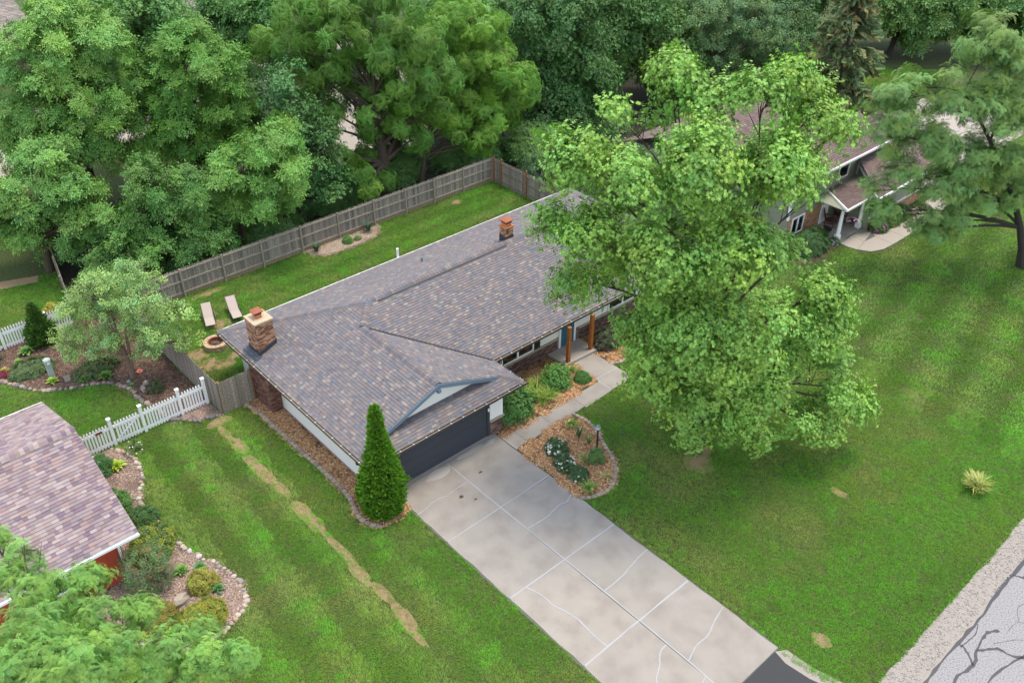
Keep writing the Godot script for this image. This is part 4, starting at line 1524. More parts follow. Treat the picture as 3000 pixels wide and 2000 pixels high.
	for i in 22:
		var t := i / 21.0
		hp.append(Vector3(lerpf(47.3, 50.8, t), 0.05, -23.0 + sin(t * 9.0) * 0.10 + 0.5 * t * t))
		hr.append(0.022)
	hb.tube(hp, hr, 5)
	M.hose_green = mat("hose_green", lin(0.02, 0.14, 0.07), 0.5)
	var ho := MeshInstance3D.new()
	ho.name = "garden_hose"
	ho.mesh = hb.mesh(M.hose_green)
	add_child(ho)
	tag(ho, "green garden hose lying along the edge of the columned porch", "hose")
	# the neighbour's curved front walk, poured in panels
	var walk := Node3D.new()
	walk.name = "neighbour_walk"
	add_child(walk)
	walk.set_meta("kind", "structure")
	var outer := [[47.6, -23.02], [47.55, -22.3], [47.68, -21.75], [48.09, -21.1], [48.95, -20.75], [50.07, -20.68], [51.41, -20.66], [53.0, -20.66], [55.2, -20.62], [55.2, -21.7], [53.9, -21.75], [52.9, -21.75], [51.5, -21.82], [50.7, -21.98], [50.36, -22.4], [50.32, -23.02]]
	var wb := Buf.new()
	wb.prism(v2(outer), 0.0, 0.024)
	pb("bed", wb, M.crack, walk)
	hole(v2(outer))
	for p in [[[47.62, -23.0], [47.58, -22.3], [47.7, -21.78], [48.9, -22.05], [49.0, -23.0]], [[49.02, -23.0], [48.92, -22.05], [50.4, -22.4], [50.31, -23.0]], [[47.72, -21.76], [48.1, -21.12], [48.94, -20.77], [49.95, -20.70], [50.0, -21.95], [48.92, -22.03]], [[50.02, -21.95], [49.97, -20.70], [51.3, -20.68], [51.4, -21.80], [50.7, -21.96], [50.38, -22.36]], [[51.42, -21.80], [51.32, -20.68], [53.2, -20.68], [53.2, -21.73]], [[53.22, -21.73], [53.22, -20.68], [55.18, -20.64], [55.18, -21.68]]]:
		var b := Buf.new()
		b.prism(v2(p), 0.0, 0.034 + rf(-0.002, 0.002))
		pb("slab", b, M.pale_concrete, walk)

func build_far_houses() -> void:
	rng.seed = 35
	M.tan_siding = mat("tan_siding", lin(0.30, 0.23, 0.17), 0.8)
	var greys := [[0.26, 0.22, 0.20], [0.22, 0.185, 0.17], [0.30, 0.255, 0.23]]
	var spec := [["brown-roofed house standing beyond the wood, its eave above a tan wall", 31.5, 44.0, -96, -86, 3.0, 5.0], ["tan-roofed house beyond the leafy ash crowns at the wood's end", 8.0, 22.5, -96, -86.5, 3.2, 5.4], ["mauve-roofed low house behind the ash with the bare trunk", -4.0, 10.5, -70, -60, 2.7, 4.6]]
	for s in spec:
		var H := thing("far_house", s[0], "house")
		var roof := Node3D.new()
		roof.name = "roof"
		H.add_child(roof)
		gable_roof(roof, s[1], s[2], s[3], s[4], s[5], s[6], greys if s[1] > 0 else MAUVE, [1, 1, 1] if s[1] > 0 else MAUVE_W, 0, 0.2, 0.4, 0.7)
		box_part("wall", H, M.tan_siding, s[1] + 0.5, 0, s[3] + 0.5, s[2] - 0.5, s[5] - 0.02, s[4] - 0.5)
		box_part("gutter", H, M.bark, s[1], s[5] - 0.14, s[4], s[2], s[5], s[4] + 0.12)
		for k in 3:
			window(H, s[1] + 2 + k * 3.5, 1.0, s[1] + 3.3 + k * 3.5, 2.2, s[4] - 0.49, M.white_trim, 1)

const GREY_WOOD := [[0.30, 0.265, 0.235], [0.38, 0.335, 0.295], [0.24, 0.215, 0.20], [0.33, 0.285, 0.24], [0.43, 0.38, 0.325]]

func board_mesh(w: float, h: float, th: float, c: Array, low: Array, low_h: float) -> Mesh:
	# a dog-eared board; the foot below the bottom rail is less weathered
	var b := Buf.new()
	if low_h > 0:
		b.col = Color(low[0], low[1], low[2])
		b.bx(-w / 2, 0, -th / 2, w / 2, low_h, th / 2)
	b.col = Color(c[0], c[1], c[2])
	b.bx(-w / 2, low_h + 0.0005, -th / 2, w / 2, h - 0.035, th / 2)
	var e := 0.03
	var f := [Vector3(-w / 2, h - 0.035, 0), Vector3(-w / 2 + e, h, 0), Vector3(w / 2 - e, h, 0), Vector3(w / 2, h - 0.035, 0)]
	var z := Vector3(0, 0, th / 2)
	b.q(f[0] + z, f[1] + z, f[2] + z, f[3] + z)
	b.q(f[3] - z, f[2] - z, f[1] - z, f[0] - z)
	for i in 3:
		b.q(f[i] + z, f[i] - z, f[i + 1] - z, f[i + 1] + z)
	return b.mesh(M.wood)

# boards from a to b; rails and posts on the side of `face`
func board_fence(called: String, label: String, a: Vector3, b: Vector3, face: Vector3, height: float, posts: Array, post_col: Array, rail_heights: Array, low_h: float, rails_col: Array, dark: float = 1.0, post_h: float = 0.0) -> Node3D:
	var F := thing(called, label, "fence", a)
	var d := b - a
	var ln := d.length()
	d = d.normalized()
	var meshes := []
	for c in GREY_WOOD:
		meshes.append(board_mesh(0.136, height, 0.018, [c[0] * dark, c[1] * dark, c[2] * dark], [0.40, 0.30, 0.20], low_h))
	var n := int(ln / 0.145)
	var basis := Basis(d, Vector3.UP, d.cross(Vector3.UP))
	for i in n:
		var o := d * (0.145 * (i + 0.5)) + Vector3(0, rf(0.0, 0.03), 0) + face * rf(-0.004, 0.004)
		var tilt := basis.rotated(face, rf(-0.008, 0.008))
		part("board", meshes[rng.randi() % meshes.size()], F, Transform3D(tilt, o))
	for h in rail_heights:
		for k in posts.size() - 1:
			var r := Buf.new()
			var j := rf(0.93, 1.07)
			r.col = Color(rails_col[0] * j, rails_col[1] * j, rails_col[2] * j)
			var p0: float = posts[k]
			var p1: float = posts[k + 1]
			r.box(d * (p0 + p1) / 2 + Vector3(0, h, 0) + face * 0.032, d * ((p1 - p0) / 2 - 0.05), Vector3(0, 0.045, 0), face * 0.02)
			pb("rail", r, M.wood, F)
	for p in posts:
		var q := Buf.new()
		var j := rf(0.93, 1.07)
		q.col = Color(post_col[0] * j, post_col[1] * j, post_col[2] * j)
		var ph: float = (post_h if post_h > 0 else height + 0.02)
		q.box(d * p + Vector3(0, ph / 2 - 0.02, 0) + face * 0.058, d * 0.045, Vector3(0, ph / 2 + 0.02, 0), face * 0.045)
		pb("post", q, M.wood, F)
	return F

func picket_panel(F: Node3D, a: Vector3, b: Vector3, h: float, rails: Array, mesh: Mesh, called: String = "picket", gap: float = 0.135) -> void:
	var d := b - a
	var ln := d.length()
	d = d.normalized()
	var n := int(ln / gap)
	var off := (ln - n * gap) / 2
	var basis := Basis(d, Vector3.UP, d.cross(Vector3.UP))
	for i in n:
		part(called, mesh, F, Transform3D(basis, a + d * (off + gap * (i + 0.5)) + Vector3(0, 0.05, 0)))
	for r in rails:
		var bb := Buf.new()
		bb.box((a + b) / 2 + Vector3(0, r, 0), d * ln / 2, Vector3(0, 0.065, 0), d.cross(Vector3.UP) * 0.022)
		pb("rail", bb, M.vinyl, F)

func picket_mesh(h: float) -> Mesh:
	var b := Buf.new()
	var w := 0.036
	var t := 0.034
	b.bx(-w, 0, -t, w, h - 0.07, t)
	var z := Vector3(0, 0, t)
	var f := [Vector3(-w, h - 0.07, 0), Vector3(0, h, 0), Vector3(w, h - 0.07, 0)]
	b.t(f[0] + z, f[1] + z, f[2] + z)
	b.t(f[2] - z, f[1] - z, f[0] - z)
	for i in 2:
		b.q(f[i] + z, f[i] - z, f[i + 1] - z, f[i + 1] + z)
	return b.mesh(M.vinyl)

func vinyl_post(F: Node3D, at: Vector3, h: float) -> void:
	var p := Node3D.new()
	p.name = "post"
	F.add_child(p, true)
	p.position = at
	box_part("shaft", p, M.vinyl, -0.065, 0, -0.065, 0.065, h, 0.065)
	var b := Buf.new()
	b.bx(-0.085, h, -0.085, 0.085, h + 0.035, 0.085)
	b.lathe(Vector3(0, h + 0.035, 0), [Vector2(0.10, 0), Vector2(0.0, 0.05)], 4)
	pb("cap", b, M.vinyl, p)

func build_fences() -> void:
	rng.seed = 51
	var rails_c := [0.46, 0.40, 0.32]
	var post_c := [0.42, 0.365, 0.29]
	var orange := [0.40, 0.185, 0.075]
	board_fence("board_fence", "long weathered grey board fence along the back lawn below the wood", Vector3(11.72, 0, -43.72), Vector3(37.4, 0, -43.72), Vector3(0, 0, 1), 1.75, [0.05, 0.8, 3.2, 5.66, 8.1, 10.7, 13.28, 15.9, 18.35, 20.65, 23.1, 25.66], post_c, [0.30, 1.0, 1.62], 0.30, rails_c)
	board_fence("board_fence", "board fence with orange posts across the end of the back lawn", Vector3(37.45, 0, -43.6), Vector3(37.45, 0, -27.5), Vector3(-1, 0, 0), 1.72, [0.1, 0.85, 3.35, 5.85, 8.35, 10.85, 13.35, 16.0], orange, [0.25, 0.95, 1.55], 0.0, [0.30, 0.25, 0.20], 1.0, 1.95)
	board_fence("board_fence", "weathered board fence between the fire pit and the birch bed", Vector3(11.70, 0, -43.6), Vector3(11.70, 0, -33.0), Vector3(1, 0, 0), 1.75, [0.1, 2.5, 4.9, 7.4, 9.0, 10.52], orange, [0.3, 1.0, 1.55], 0.0, [0.30, 0.25, 0.20])
	board_fence("fence_gate_panel", "short grey board panel joining brick chimney breast and orange corner post", Vector3(11.72, 0, -32.96), Vector3(13.42, 0, -32.96), Vector3(0, 0, -1), 1.78, [0.06, 1.62], orange, [0.35, 1.45], 0.0, [0.30, 0.25, 0.20])
	board_fence("board_fence", "brown board fence running back from the far picket fence", Vector3(9.5, 0, -45.3), Vector3(10.9, 0, -52.5), Vector3(-0.98, 0, -0.19).normalized(), 1.55, [0.1, 2.4, 4.8, 7.2], post_c, [0.3, 1.3], 0.0, [0.30, 0.25, 0.20])
	# white picket fence with its gate
	var pm := picket_mesh(1.17)
	var F := thing("picket_fence", "white vinyl picket fence with a gate beside the mauve-roofed house", "fence")
	var zz := -34.2
	picket_panel(F, Vector3(4.7, 0, zz), Vector3(7.06, 0, zz), 1.2, [0.18, 0.98], pm)
	picket_panel(F, Vector3(8.62, 0, zz), Vector3(10.2, 0, zz), 1.2, [0.18, 0.98], pm)
	picket_panel(F, Vector3(10.36, 0, zz), Vector3(11.44, 0, zz), 1.2, [0.18, 0.98], pm)
	for x in [7.14, 8.53, 10.28, 11.52]:
		vinyl_post(F, Vector3(x, 0, zz), 1.46)
	var g := Node3D.new()
	g.name = "gate"
	F.add_child(g)
	picket_panel(g, Vector3(7.24, 0, zz), Vector3(8.44, 0, zz), 1.2, [0.18, 0.98], pm)
	var br := Buf.new()
	br.bar(Vector3(7.35, 0.25, zz - 0.045), Vector3(8.35, 0.92, zz - 0.045), 0.03, 0.07)
	pb("brace", br, M.vinyl, g)
	var sg := Buf.new()
	sg.bx(6.45, 0.93, zz + 0.04, 6.75, 1.06, zz + 0.05)
	M.brown_plate = mat("brown_plate", lin(0.18, 0.05, 0.035), 0.6)
	pb("plate", sg, M.brown_plate, F)
	var F2 := thing("picket_fence", "far white picket fence behind the birch bed and clipped evergreen", "fence")
	var zf := -45.05
	picket_panel(F2, Vector3(3.2, 0, zf), Vector3(5.75, 0, zf), 1.1, [0.18, 0.9], pm)
	picket_panel(F2, Vector3(5.95, 0, zf), Vector3(8.0, 0, zf), 1.1, [0.18, 0.9], pm)
	picket_panel(F2, Vector3(8.1, 0, zf), Vector3(9.3, 0, zf), 1.1, [0.18, 0.9], pm)
	for x in [5.85, 8.05]:
		vinyl_post(F2, Vector3(x, 0, zf), 1.25)

func chip_mesh(n: int, r: float, lmin: float, lmax: float, pal: Array) -> Mesh:
	var b := Buf.new()
	for k in n:
		var a := rf(0, TAU)
		var d := sqrt(rng.randf()) * r
		var o := Vector3(cos(a) * d, rf(0.004, 0.03), sin(a) * d)
		var y := rf(0, TAU)
		var ln := rf(lmin, lmax) / 2
		var w := rf(0.006, 0.016)
		var dir := Vector3(cos(y), rf(-0.35, 0.35), sin(y)) * ln
		var s := Vector3(-sin(y), rf(-0.3, 0.3), cos(y)) * w
		var c: Array = pal[rng.randi() % pal.size()]
		var j := rf(0.8, 1.2)
		b.col = Color(c[0] * j, c[1] * j, c[2] * j)
		var up := Vector3(0, 0.004, 0)
		b.q(o - dir - s + up, o + dir - s * 0.6 + up, o + dir + s * 0.6 + up, o - dir + s + up)
		b.q(o - dir - s - up, o - dir - s + up, o - dir + s + up, o - dir + s - up)
		b.q(o - dir + s - up, o - dir + s + up, o + dir + s * 0.6 + up, o + dir + s * 0.6 - up)
	return b.mesh(M.chip)

func bed(called: String, outline: PackedVector2Array, base: Material, chips: Mesh, per_m2: float) -> MeshInstance3D:
	var o := ground_piece(called, fill(outline, 0.014), base)
	hole(outline)
	var lo := outline[0]
	var hi := outline[0]
	for p in outline:
		lo = lo.min(p)
		hi = hi.max(p)
	var xs := []
	var cs := PackedColorArray()
	var n := int((hi.x - lo.x) * (hi.y - lo.y) * per_m2)
	for k in n:
		var p := Vector2(rf(lo.x, hi.x), rf(lo.y, hi.y))
		if Geometry2D.is_point_in_polygon(p, outline):
			var t := Transform3D(Basis(Vector3.UP, rf(0, TAU)).scaled(Vector3.ONE * rf(0.85, 1.1)), Vector3(p.x, 0.012, p.y))
			xs.append(t)
			var j := rf(0.85, 1.12)
			cs.append(Color(j, j * rf(0.96, 1.03), j * rf(0.92, 1.04)))
	copies("mulch_chip", chips, xs, cs, o)
	return o

func stone_mesh(seed_: int, col: Color) -> Mesh:
	var nz := FastNoiseLite.new()
	nz.seed = seed_
	nz.frequency = 0.9
	var b := Buf.new()
	b.col = col
	var rings := []
	for i in 6:
		var v := PI * i / 5.0
		var ring := []
		for k in 9:
			var a := TAU * k / 9.0
			var d := Vector3(sin(v) * cos(a), cos(v), sin(v) * sin(a))
			ring.append(d * (1.0 + 0.35 * nz.get_noise_3dv(d * 1.3)) * Vector3(1, 0.72, 0.85))
		rings.append(ring)
	for i in 5:
		for k in 9:
			var k2 := (k + 1) % 9
			if i > 0:
				b.t(rings[i][k], rings[i][k2], rings[i + 1][k])
			if i < 4:
				b.t(rings[i + 1][k], rings[i][k2], rings[i + 1][k2])
	return b.mesh(M.rock)

func along(path: PackedVector2Array, step: float) -> Array:
	var out := []
	var carry := 0.0
	for i in path.size() - 1:
		var a := path[i]
		var b := path[i + 1]
		var d := a.distance_to(b)
		while carry < d:
			out.append([a.lerp(b, carry / d), (b - a).normalized()])
			carry += step
		carry -= d
	return out

func stone_border(label: String, path: PackedVector2Array, pal: Array, size: float, group: String = "") -> Node3D:
	var T := thing("stone_border", label, "stone edging", Vector3(path[0].x, 0, path[0].y), group)
	var meshes := []
	for i in pal.size():
		meshes.append(stone_mesh(i * 17 + 3, Color(pal[i][0], pal[i][1], pal[i][2])))
	for s in along(path, size * 1.62):
		var k := size * rf(0.62, 1.15)
		var p: Vector2 = s[0]
		var xf := Transform3D(Basis(Vector3.UP, rf(0, TAU)).scaled(Vector3(k, k * rf(0.7, 1.0), k)), Vector3(p.x - path[0].x + rf(-0.05, 0.05), k * 0.42, p.y - path[0].y + rf(-0.05, 0.05)))
		part("stone", meshes[rng.randi() % meshes.size()], T, xf)
	return T

func paver_border(label: String, path: PackedVector2Array, w: float, ln: float, pal: Array) -> Node3D:
	var T := thing("paver_border", label, "paver edging", Vector3(path[0].x, 0, path[0].y))
	var meshes := []
	for c in pal:
		var b := Buf.new()
		b.col = Color(c[0], c[1], c[2])
		# a block with bevelled upper edges
		var x := ln / 2 - 0.008
		var z := w / 2
		b.bx(-x, 0, -z, x, 0.06, z)
		var e := 0.012
		var t0 := [Vector3(-x, 0.06, -z), Vector3(x, 0.06, -z), Vector3(x, 0.06, z), Vector3(-x, 0.06, z)]
		var t1 := [Vector3(-x + e, 0.072, -z + e), Vector3(x - e, 0.072, -z + e), Vector3(x - e, 0.072, z - e), Vector3(-x + e, 0.072, z - e)]
		for i in 4:
			var j := (i + 1) % 4
			b.q(t0[i], t0[j], t1[j], t1[i])
		b.q(t1[0], t1[1], t1[2], t1[3])
		meshes.append(b.mesh(M.paver))
	for s in along(path, ln + 0.012):
		var p: Vector2 = s[0]
		var d: Vector2 = s[1]
		var basis := Basis(Vector3(d.x, 0, d.y), Vector3.UP, Vector3(d.x, 0, d.y).cross(Vector3.UP)).rotated(Vector3.UP, rf(-0.04, 0.04))
		part("paver", meshes[rng.randi() % meshes.size()], T, Transform3D(basis, Vector3(p.x - path[0].x, rf(-0.012, 0.004), p.y - path[0].y)))
	return T

func grow(path: PackedVector2Array, ends: Array) -> PackedVector2Array:
	var p := path.duplicate()
	for e in ends:
		p.append(Vector2(e[0], e[1]))
	return p

func build_beds() -> void:
	rng.seed = 61
	var orange := [[0.40, 0.20, 0.085], [0.27, 0.125, 0.055], [0.52, 0.33, 0.17], [0.15, 0.07, 0.035], [0.33, 0.16, 0.07], [0.58, 0.42, 0.25]]
	var brown := [[0.15, 0.085, 0.06], [0.10, 0.055, 0.042], [0.20, 0.125, 0.09], [0.07, 0.042, 0.034], [0.26, 0.175, 0.13]]
	var pink := [[0.33, 0.235, 0.19], [0.24, 0.16, 0.13], [0.44, 0.34, 0.28], [0.15, 0.10, 0.085], [0.28, 0.20, 0.165]]
	var stone := [[0.48, 0.38, 0.29], [0.38, 0.29, 0.22], [0.58, 0.48, 0.39], [0.28, 0.21, 0.16]]
	var c_orange := chip_mesh(80, 0.24, 0.05, 0.13, orange)
	var c_brown := chip_mesh(70, 0.24, 0.04, 0.09, brown)
	var c_pink := chip_mesh(80, 0.24, 0.03, 0.08, pink)
	var c_stone := chip_mesh(90, 0.24, 0.02, 0.05, stone)
	var tan_pavers := [[0.34, 0.27, 0.205], [0.40, 0.325, 0.25], [0.29, 0.23, 0.185], [0.37, 0.31, 0.255]]
	# along the garage side
	var e1 := smooth([[12.83, -32.86], [12.97, -31.9], [12.99, -30.8], [13.02, -29.6], [13.03, -28.2], [13.08, -27.1], [13.10, -26.0], [13.10, -25.2], [13.05, -24.6], [12.85, -23.9], [12.72, -23.3], [12.80, -22.8], [13.1, -22.3]], 4)
	bed("mulch_bed", grow(e1, [[13.9, -22.15], [14.5, -22.4], [14.52, -23.66], [14.0, -23.7], [13.95, -31.5], [13.45, -31.5], [13.45, -32.9]]), M.mulch_base, c_orange, 26)
	paver_border("tan block edging along the mulch below the white garage wall", e1, 0.17, 0.26, tan_pavers)
	# in front of the windows
	bed("mulch_bed", v2([[20.75, -26.28], [26.06, -26.28], [26.13, -24.98], [26.62, -24.98], [26.5, -23.35], [24.6, -23.14], [20.3, -23.12], [20.3, -23.56], [20.72, -23.6]]), M.mulch_base, c_orange, 26)
	# island by the drive
	var e2 := smooth([[23.84, -22.22], [23.94, -21.58], [23.86, -21.01], [23.61, -20.33], [23.33, -19.74], [23.04, -19.06], [22.71, -18.56], [22.31, -18.14], [21.91, -17.87], [21.45, -17.74], [21.07, -17.75], [20.63, -17.87], [20.30, -18.10]], 4)
	bed("mulch_bed", grow(e2, [[20.22, -18.2], [20.24, -20.0], [20.30, -22.12], [22.6, -22.2]]), M.mulch_base, c_orange, 26)
	paver_border("tan block edging curving round the lamp post bed", e2, 0.15, 0.22, tan_pavers)
	# right of the front walk
	var e3 := smooth([[28.07, -23.72], [28.5, -23.52], [29.05, -23.6], [29.6, -23.88], [30.2, -24.5], [30.6, -25.3]], 4)
	bed("mulch_bed", grow(e3, [[30.7, -26.28], [28.3, -26.28], [28.3, -24.95], [28.06, -24.9]]), M.mulch_base, c_orange, 26)
	paver_border("tan block edging right of the porch steps", e3, 0.15, 0.24, tan_pavers)
	# pale stone bed against the back fence
	var e4 := smooth([[22.49, -43.66], [22.75, -42.95], [23.49, -42.42], [24.71, -42.28], [25.98, -42.33], [26.89, -42.52], [27.38, -42.90], [27.73, -43.66]], 5)
	bed("stone_bed", e4, M.bare_soil, c_stone, 26)
	paver_border("low brown block edging of the stone bed by the back fence", e4, 0.14, 0.3, [[0.24, 0.18, 0.13], [0.29, 0.22, 0.16], [0.20, 0.155, 0.12]])
	# the birch bed behind the picket fence
	var pale_stones := [[0.36, 0.29, 0.24], [0.28, 0.23, 0.20], [0.45, 0.36, 0.29], [0.22, 0.20, 0.19], [0.38, 0.28, 0.22], [0.17, 0.165, 0.16]]
	var e5 := smooth([[3.4, -43.9], [4.2, -43.1], [4.78, -42.40], [5.20, -41.62], [5.53, -40.98], [5.95, -40.42], [6.40, -39.97], [7.01, -39.62], [7.67, -39.37], [8.20, -39.10], [8.64, -38.78], [8.98, -38.20], [9.21, -37.52], [9.24, -36.70], [9.31, -36.12], [9.55, -35.4], [9.62, -34.5]], 4)
	bed("mulch_bed", grow(e5, [[9.65, -34.25], [11.62, -34.25], [11.62, -43.6], [9.5, -45.2], [3.0, -45.2]]), M.dark_mulch_base, c_brown, 22)
	stone_border("rounded field stones edging the birch bed behind the picket fence", e5, pale_stones, 0.15)
	var e6 := smooth([[9.75, -34.1], [10.18, -33.68], [10.62, -33.28], [11.34, -33.08], [11.62, -33.02]], 4)
	bed("mulch_bed", grow(e6, [[11.62, -34.15]]), M.grey_mulch_base, c_pink, 22)
	stone_border("grey field stones before the end of the white picket fence", e6, [[0.20, 0.185, 0.18], [0.26, 0.22, 0.19], [0.15, 0.145, 0.145]], 0.16)
	# the neighbour's long bed
	var e7 := smooth([[6.9, -34.0], [7.32, -33.1], [7.33, -32.2], [7.12, -31.36], [6.76, -30.72], [6.40, -29.9], [6.34, -29.3], [6.5, -28.6], [6.56, -27.8], [6.66, -26.7], [6.85, -26.02], [7.13, -25.26], [7.39, -24.5], [7.51, -23.9], [7.48, -23.34], [7.33, -22.75], [7.03, -22.31], [6.57, -22.11], [6.07, -21.95], [5.62, -21.84], [5.21, -21.91], [4.6, -22.16], [4.05, -22.51], [3.68, -23.06], [3.2, -23.8], [2.6, -25.0]], 4)
	bed("mulch_bed", grow(e7, [[2.4, -26.5], [4.6, -26.5], [4.6, -34.0]]), M.grey_mulch_base, c_pink, 24)
	stone_border("pinkish field stones edging the neighbour's long planted bed", e7, [[0.52, 0.42, 0.34], [0.60, 0.50, 0.42], [0.42, 0.33, 0.27], [0.50, 0.34, 0.24], [0.62, 0.57, 0.52], [0.33, 0.29, 0.27]], 0.125)
	# by the sage house
	bed("mulch_bed", v2([[43.6, -25.0], [47.4, -25.0], [47.4, -22.95], [46.2, -22.8], [44.5, -22.75], [43.4, -23.2]]), M.dark_mulch_base, c_brown, 10)
	bed("mulch_bed", v2([[50.36, -22.7], [55, -22.7], [55, -21.85], [52.9, -21.8], [51.5, -21.86], [50.72, -22.0], [50.4, -22.4]]), M.dark_mulch_base, c_brown, 10)

func back(lobes: Array, d: float, k: float) -> Array:
	# deepen a crown: the same lobes again, further into the wood
	var out := lobes.duplicate()
	for l in lobes:
		out.append([l[0] + 0.669 * d + rf(-0.6, 0.6), max(l[1] + rf(-0.8, 0.4), 1.2), l[2] - 0.744 * d + rf(-0.6, 0.6), l[3] * k])
	return out

func build_trees() -> void:
	rng.seed = 71
	# the silver maple on the front lawn
	var ml := [[24.1, 16.2, -18.7, 1.2], [24.1, 16.9, -18.7, 0.7], [23.1, 14.9, -19.6, 1.5], [25.2, 15.5, -17.7, 1.4], [25.5, 16.1, -16.1, 1.2], [27.0, 16.7, -16.1, 0.7], [27.7, 15.5, -15.4, 1.2], [28.5, 14.7, -14.8, 0.7], [21.8, 13.7, -20.8, 1.5], [21.1, 14.2, -21.4, 0.8], [24.4, 11.8, -20.4, 2.2], [21.7, 13.5, -18.1, 1.7], [26.7, 12.0, -19.0, 2.5], [23.4, 14.3, -16.7, 1.9], [28.0, 12.6, -16.6, 2.2], [25.3, 14.0, -15.0, 1.7], [28.2, 12.6, -15.0, 1.2], [21.3, 11.1, -21.2, 1.0], [21.6, 9.0, -20.3, 1.2], [23.3, 9.7, -20.8, 2.0], [21.0, 11.4, -18.8, 1.6], [26.0, 8.5, -19.6, 2.5], [22.4, 10.9, -16.9, 2.2], [28.0, 8.6, -17.8, 1.9], [24.2, 11.1, -15.3, 1.8], [27.9, 9.7, -15.4, 1.0], [29.0, 8.2, -14.3, 1.1], [23.2, 7.2, -18.1, 1.5], [26.8, 4.5, -19.0, 2.8], [23.1, 7.6, -16.2, 2.2], [29.1, 4.5, -16.9, 2.9], [25.0, 7.7, -14.5, 2.3], [29.2, 6.6, -14.1, 1.4], [23.4, 4.8, -17.3, 1.2], [24.9, 3.7, -16.6, 2.1], [27.1, 3.5, -14.6, 2.4], [29.9, 3.6, -13.5, 1.6], [31.0, 2.5, -12.5, 0.7], [25.2, 2.0, -16.4, 1.0], [29.3, 1.8, -13.3, 1.2], [26.4, 2.0, -15.3, 1.3]]
	tree("silver_maple", "tall light green maple with many upright limbs on the front lawn", "tree", Vector3(26.1, 0, -16.9), ml, "maple", 4.8, Color(0.21, 0.40, 0.062), 0.26, "bark", {"per": 15, "clump": 0.46, "shrink": 0.42, "flat": 0.95, "stems": [[Vector3(-1.6, 0, -1.6), 1.0], [Vector3(0.9, 0, 0.4), 0.8]], "twigs": 7, "gap": -0.04, "gap_freq": 0.42, "floor": 0.7})
	tree("river_birch", "young birch with peeling pink bark in the bed behind the picket fence", "tree", Vector3(9.73, 0, -38.44), [[10.9, 6.1, -37.4, 0.8], [9.5, 4.8, -38.6, 1.1], [10.9, 4.5, -37.4, 1.3], [8.5, 3.9, -39.6, 1.0], [9.7, 3.4, -38.5, 1.3], [11.1, 3.2, -37.2, 1.3], [11.9, 3.5, -36.5, 0.7], [8.1, 2.2, -39.9, 1.0], [9.2, 2.0, -38.9, 1.1], [10.7, 2.0, -37.6, 1.1], [11.8, 2.2, -36.6, 0.7], [7.7, 1.6, -40.2, 0.7], [10.2, 4.2, -39.6, 1.3], [9.0, 5.6, -38.2, 0.6]], "birch", 9.0, Color(0.27, 0.43, 0.13), 0.11, "bark_pale", {"stems": [[Vector3(-0.5, 0, 0.1), 1.0], [Vector3(0.7, 0, 0.5), 0.9], [Vector3(0.1, 0, -0.8), 0.8]], "size": 0.95, "clump": 0.34, "per": 10, "gap": -0.3, "gap_freq": 0.9, "spread": 0.25, "floor": 0.6})
	tree("honey_locust", "spreading honey locust with a leaning dark trunk on the neighbour's lawn", "tree", Vector3(53.1, 0, -14.3), [[48.7, 13.1, -18.2, 1.5], [49.9, 11.4, -17.2, 1.8], [46.9, 10.7, -19.9, 1.6], [45.7, 9.9, -20.9, 1.3], [48.2, 9.4, -18.7, 1.9], [50.1, 9.0, -17.0, 1.9], [45.8, 8.0, -20.9, 1.2], [47.5, 7.5, -19.3, 1.6], [49.5, 6.5, -17.5, 1.8], [51.1, 6.5, -16.1, 1.7], [46.8, 5.7, -20.0, 1.4], [45.8, 4.8, -20.9, 0.9], [48.6, 4.8, -18.3, 1.6], [50.6, 4.2, -16.5, 1.4], [47.5, 3.4, -19.3, 1.5], [49.4, 3.0, -17.6, 1.2], [48.7, 2.2, -18.2, 0.9], [46.6, 3.6, -20.1, 1.0], [51.6, 4.6, -15.6, 1.4], [53.5, 10.0, -14.0, 2.2], [53.0, 13.0, -15.0, 2.0], [55.5, 8.0, -13.0, 2.2]], "locust", 5.0, Color(0.183, 0.326, 0.081), 0.24, "bark_dark", {"stems": [[Vector3(-5.0, 0, -4.4), 1.0], [Vector3(0.8, 0, 0.5), 0.7]], "size": 1.06, "per": 18, "clump": 0.8, "flat": 0.35, "gap": -0.14, "gap_freq": 0.45, "twigs": 6})
	tree("honey_locust", "ferny bright green locust crown over the eave of the red-walled house", "tree", Vector3(0.2, 0, -16.0), [[1.2, 8.9, -20.4, 0.7], [0.9, 8.6, -21.6, 0.5], [2.1, 8.9, -18.2, 0.8], [1.2, 9.0, -18.3, 1.0], [1.9, 8.9, -16.9, 1.0], [0.6, 9.6, -16.5, 1.1], [2.9, 8.3, -16.8, 0.75], [1.6, 9.0, -15.6, 1.0], [2.7, 9.0, -14.8, 0.8], [3.4, 8.9, -14.2, 0.7], [4.0, 9.0, -13.7, 0.45], [0.1, 10.0, -15.4, 1.1], [0.8, 10.0, -14.8, 1.1], [0.6, 9.0, -19.4, 0.7], [3.6, 8.9, -15.0, 0.5]], "locust", 20.0, Color(0.165, 0.345, 0.062), 0.12, "bark", {"size": 0.52, "per": 12, "clump": 0.32, "gap": -0.2, "gap_freq": 0.8, "twigs": 5})
	# the wood behind the back fence
	var G := "trees of the wood behind the back fence"
	var ash := Color(0.088, 0.211, 0.032)
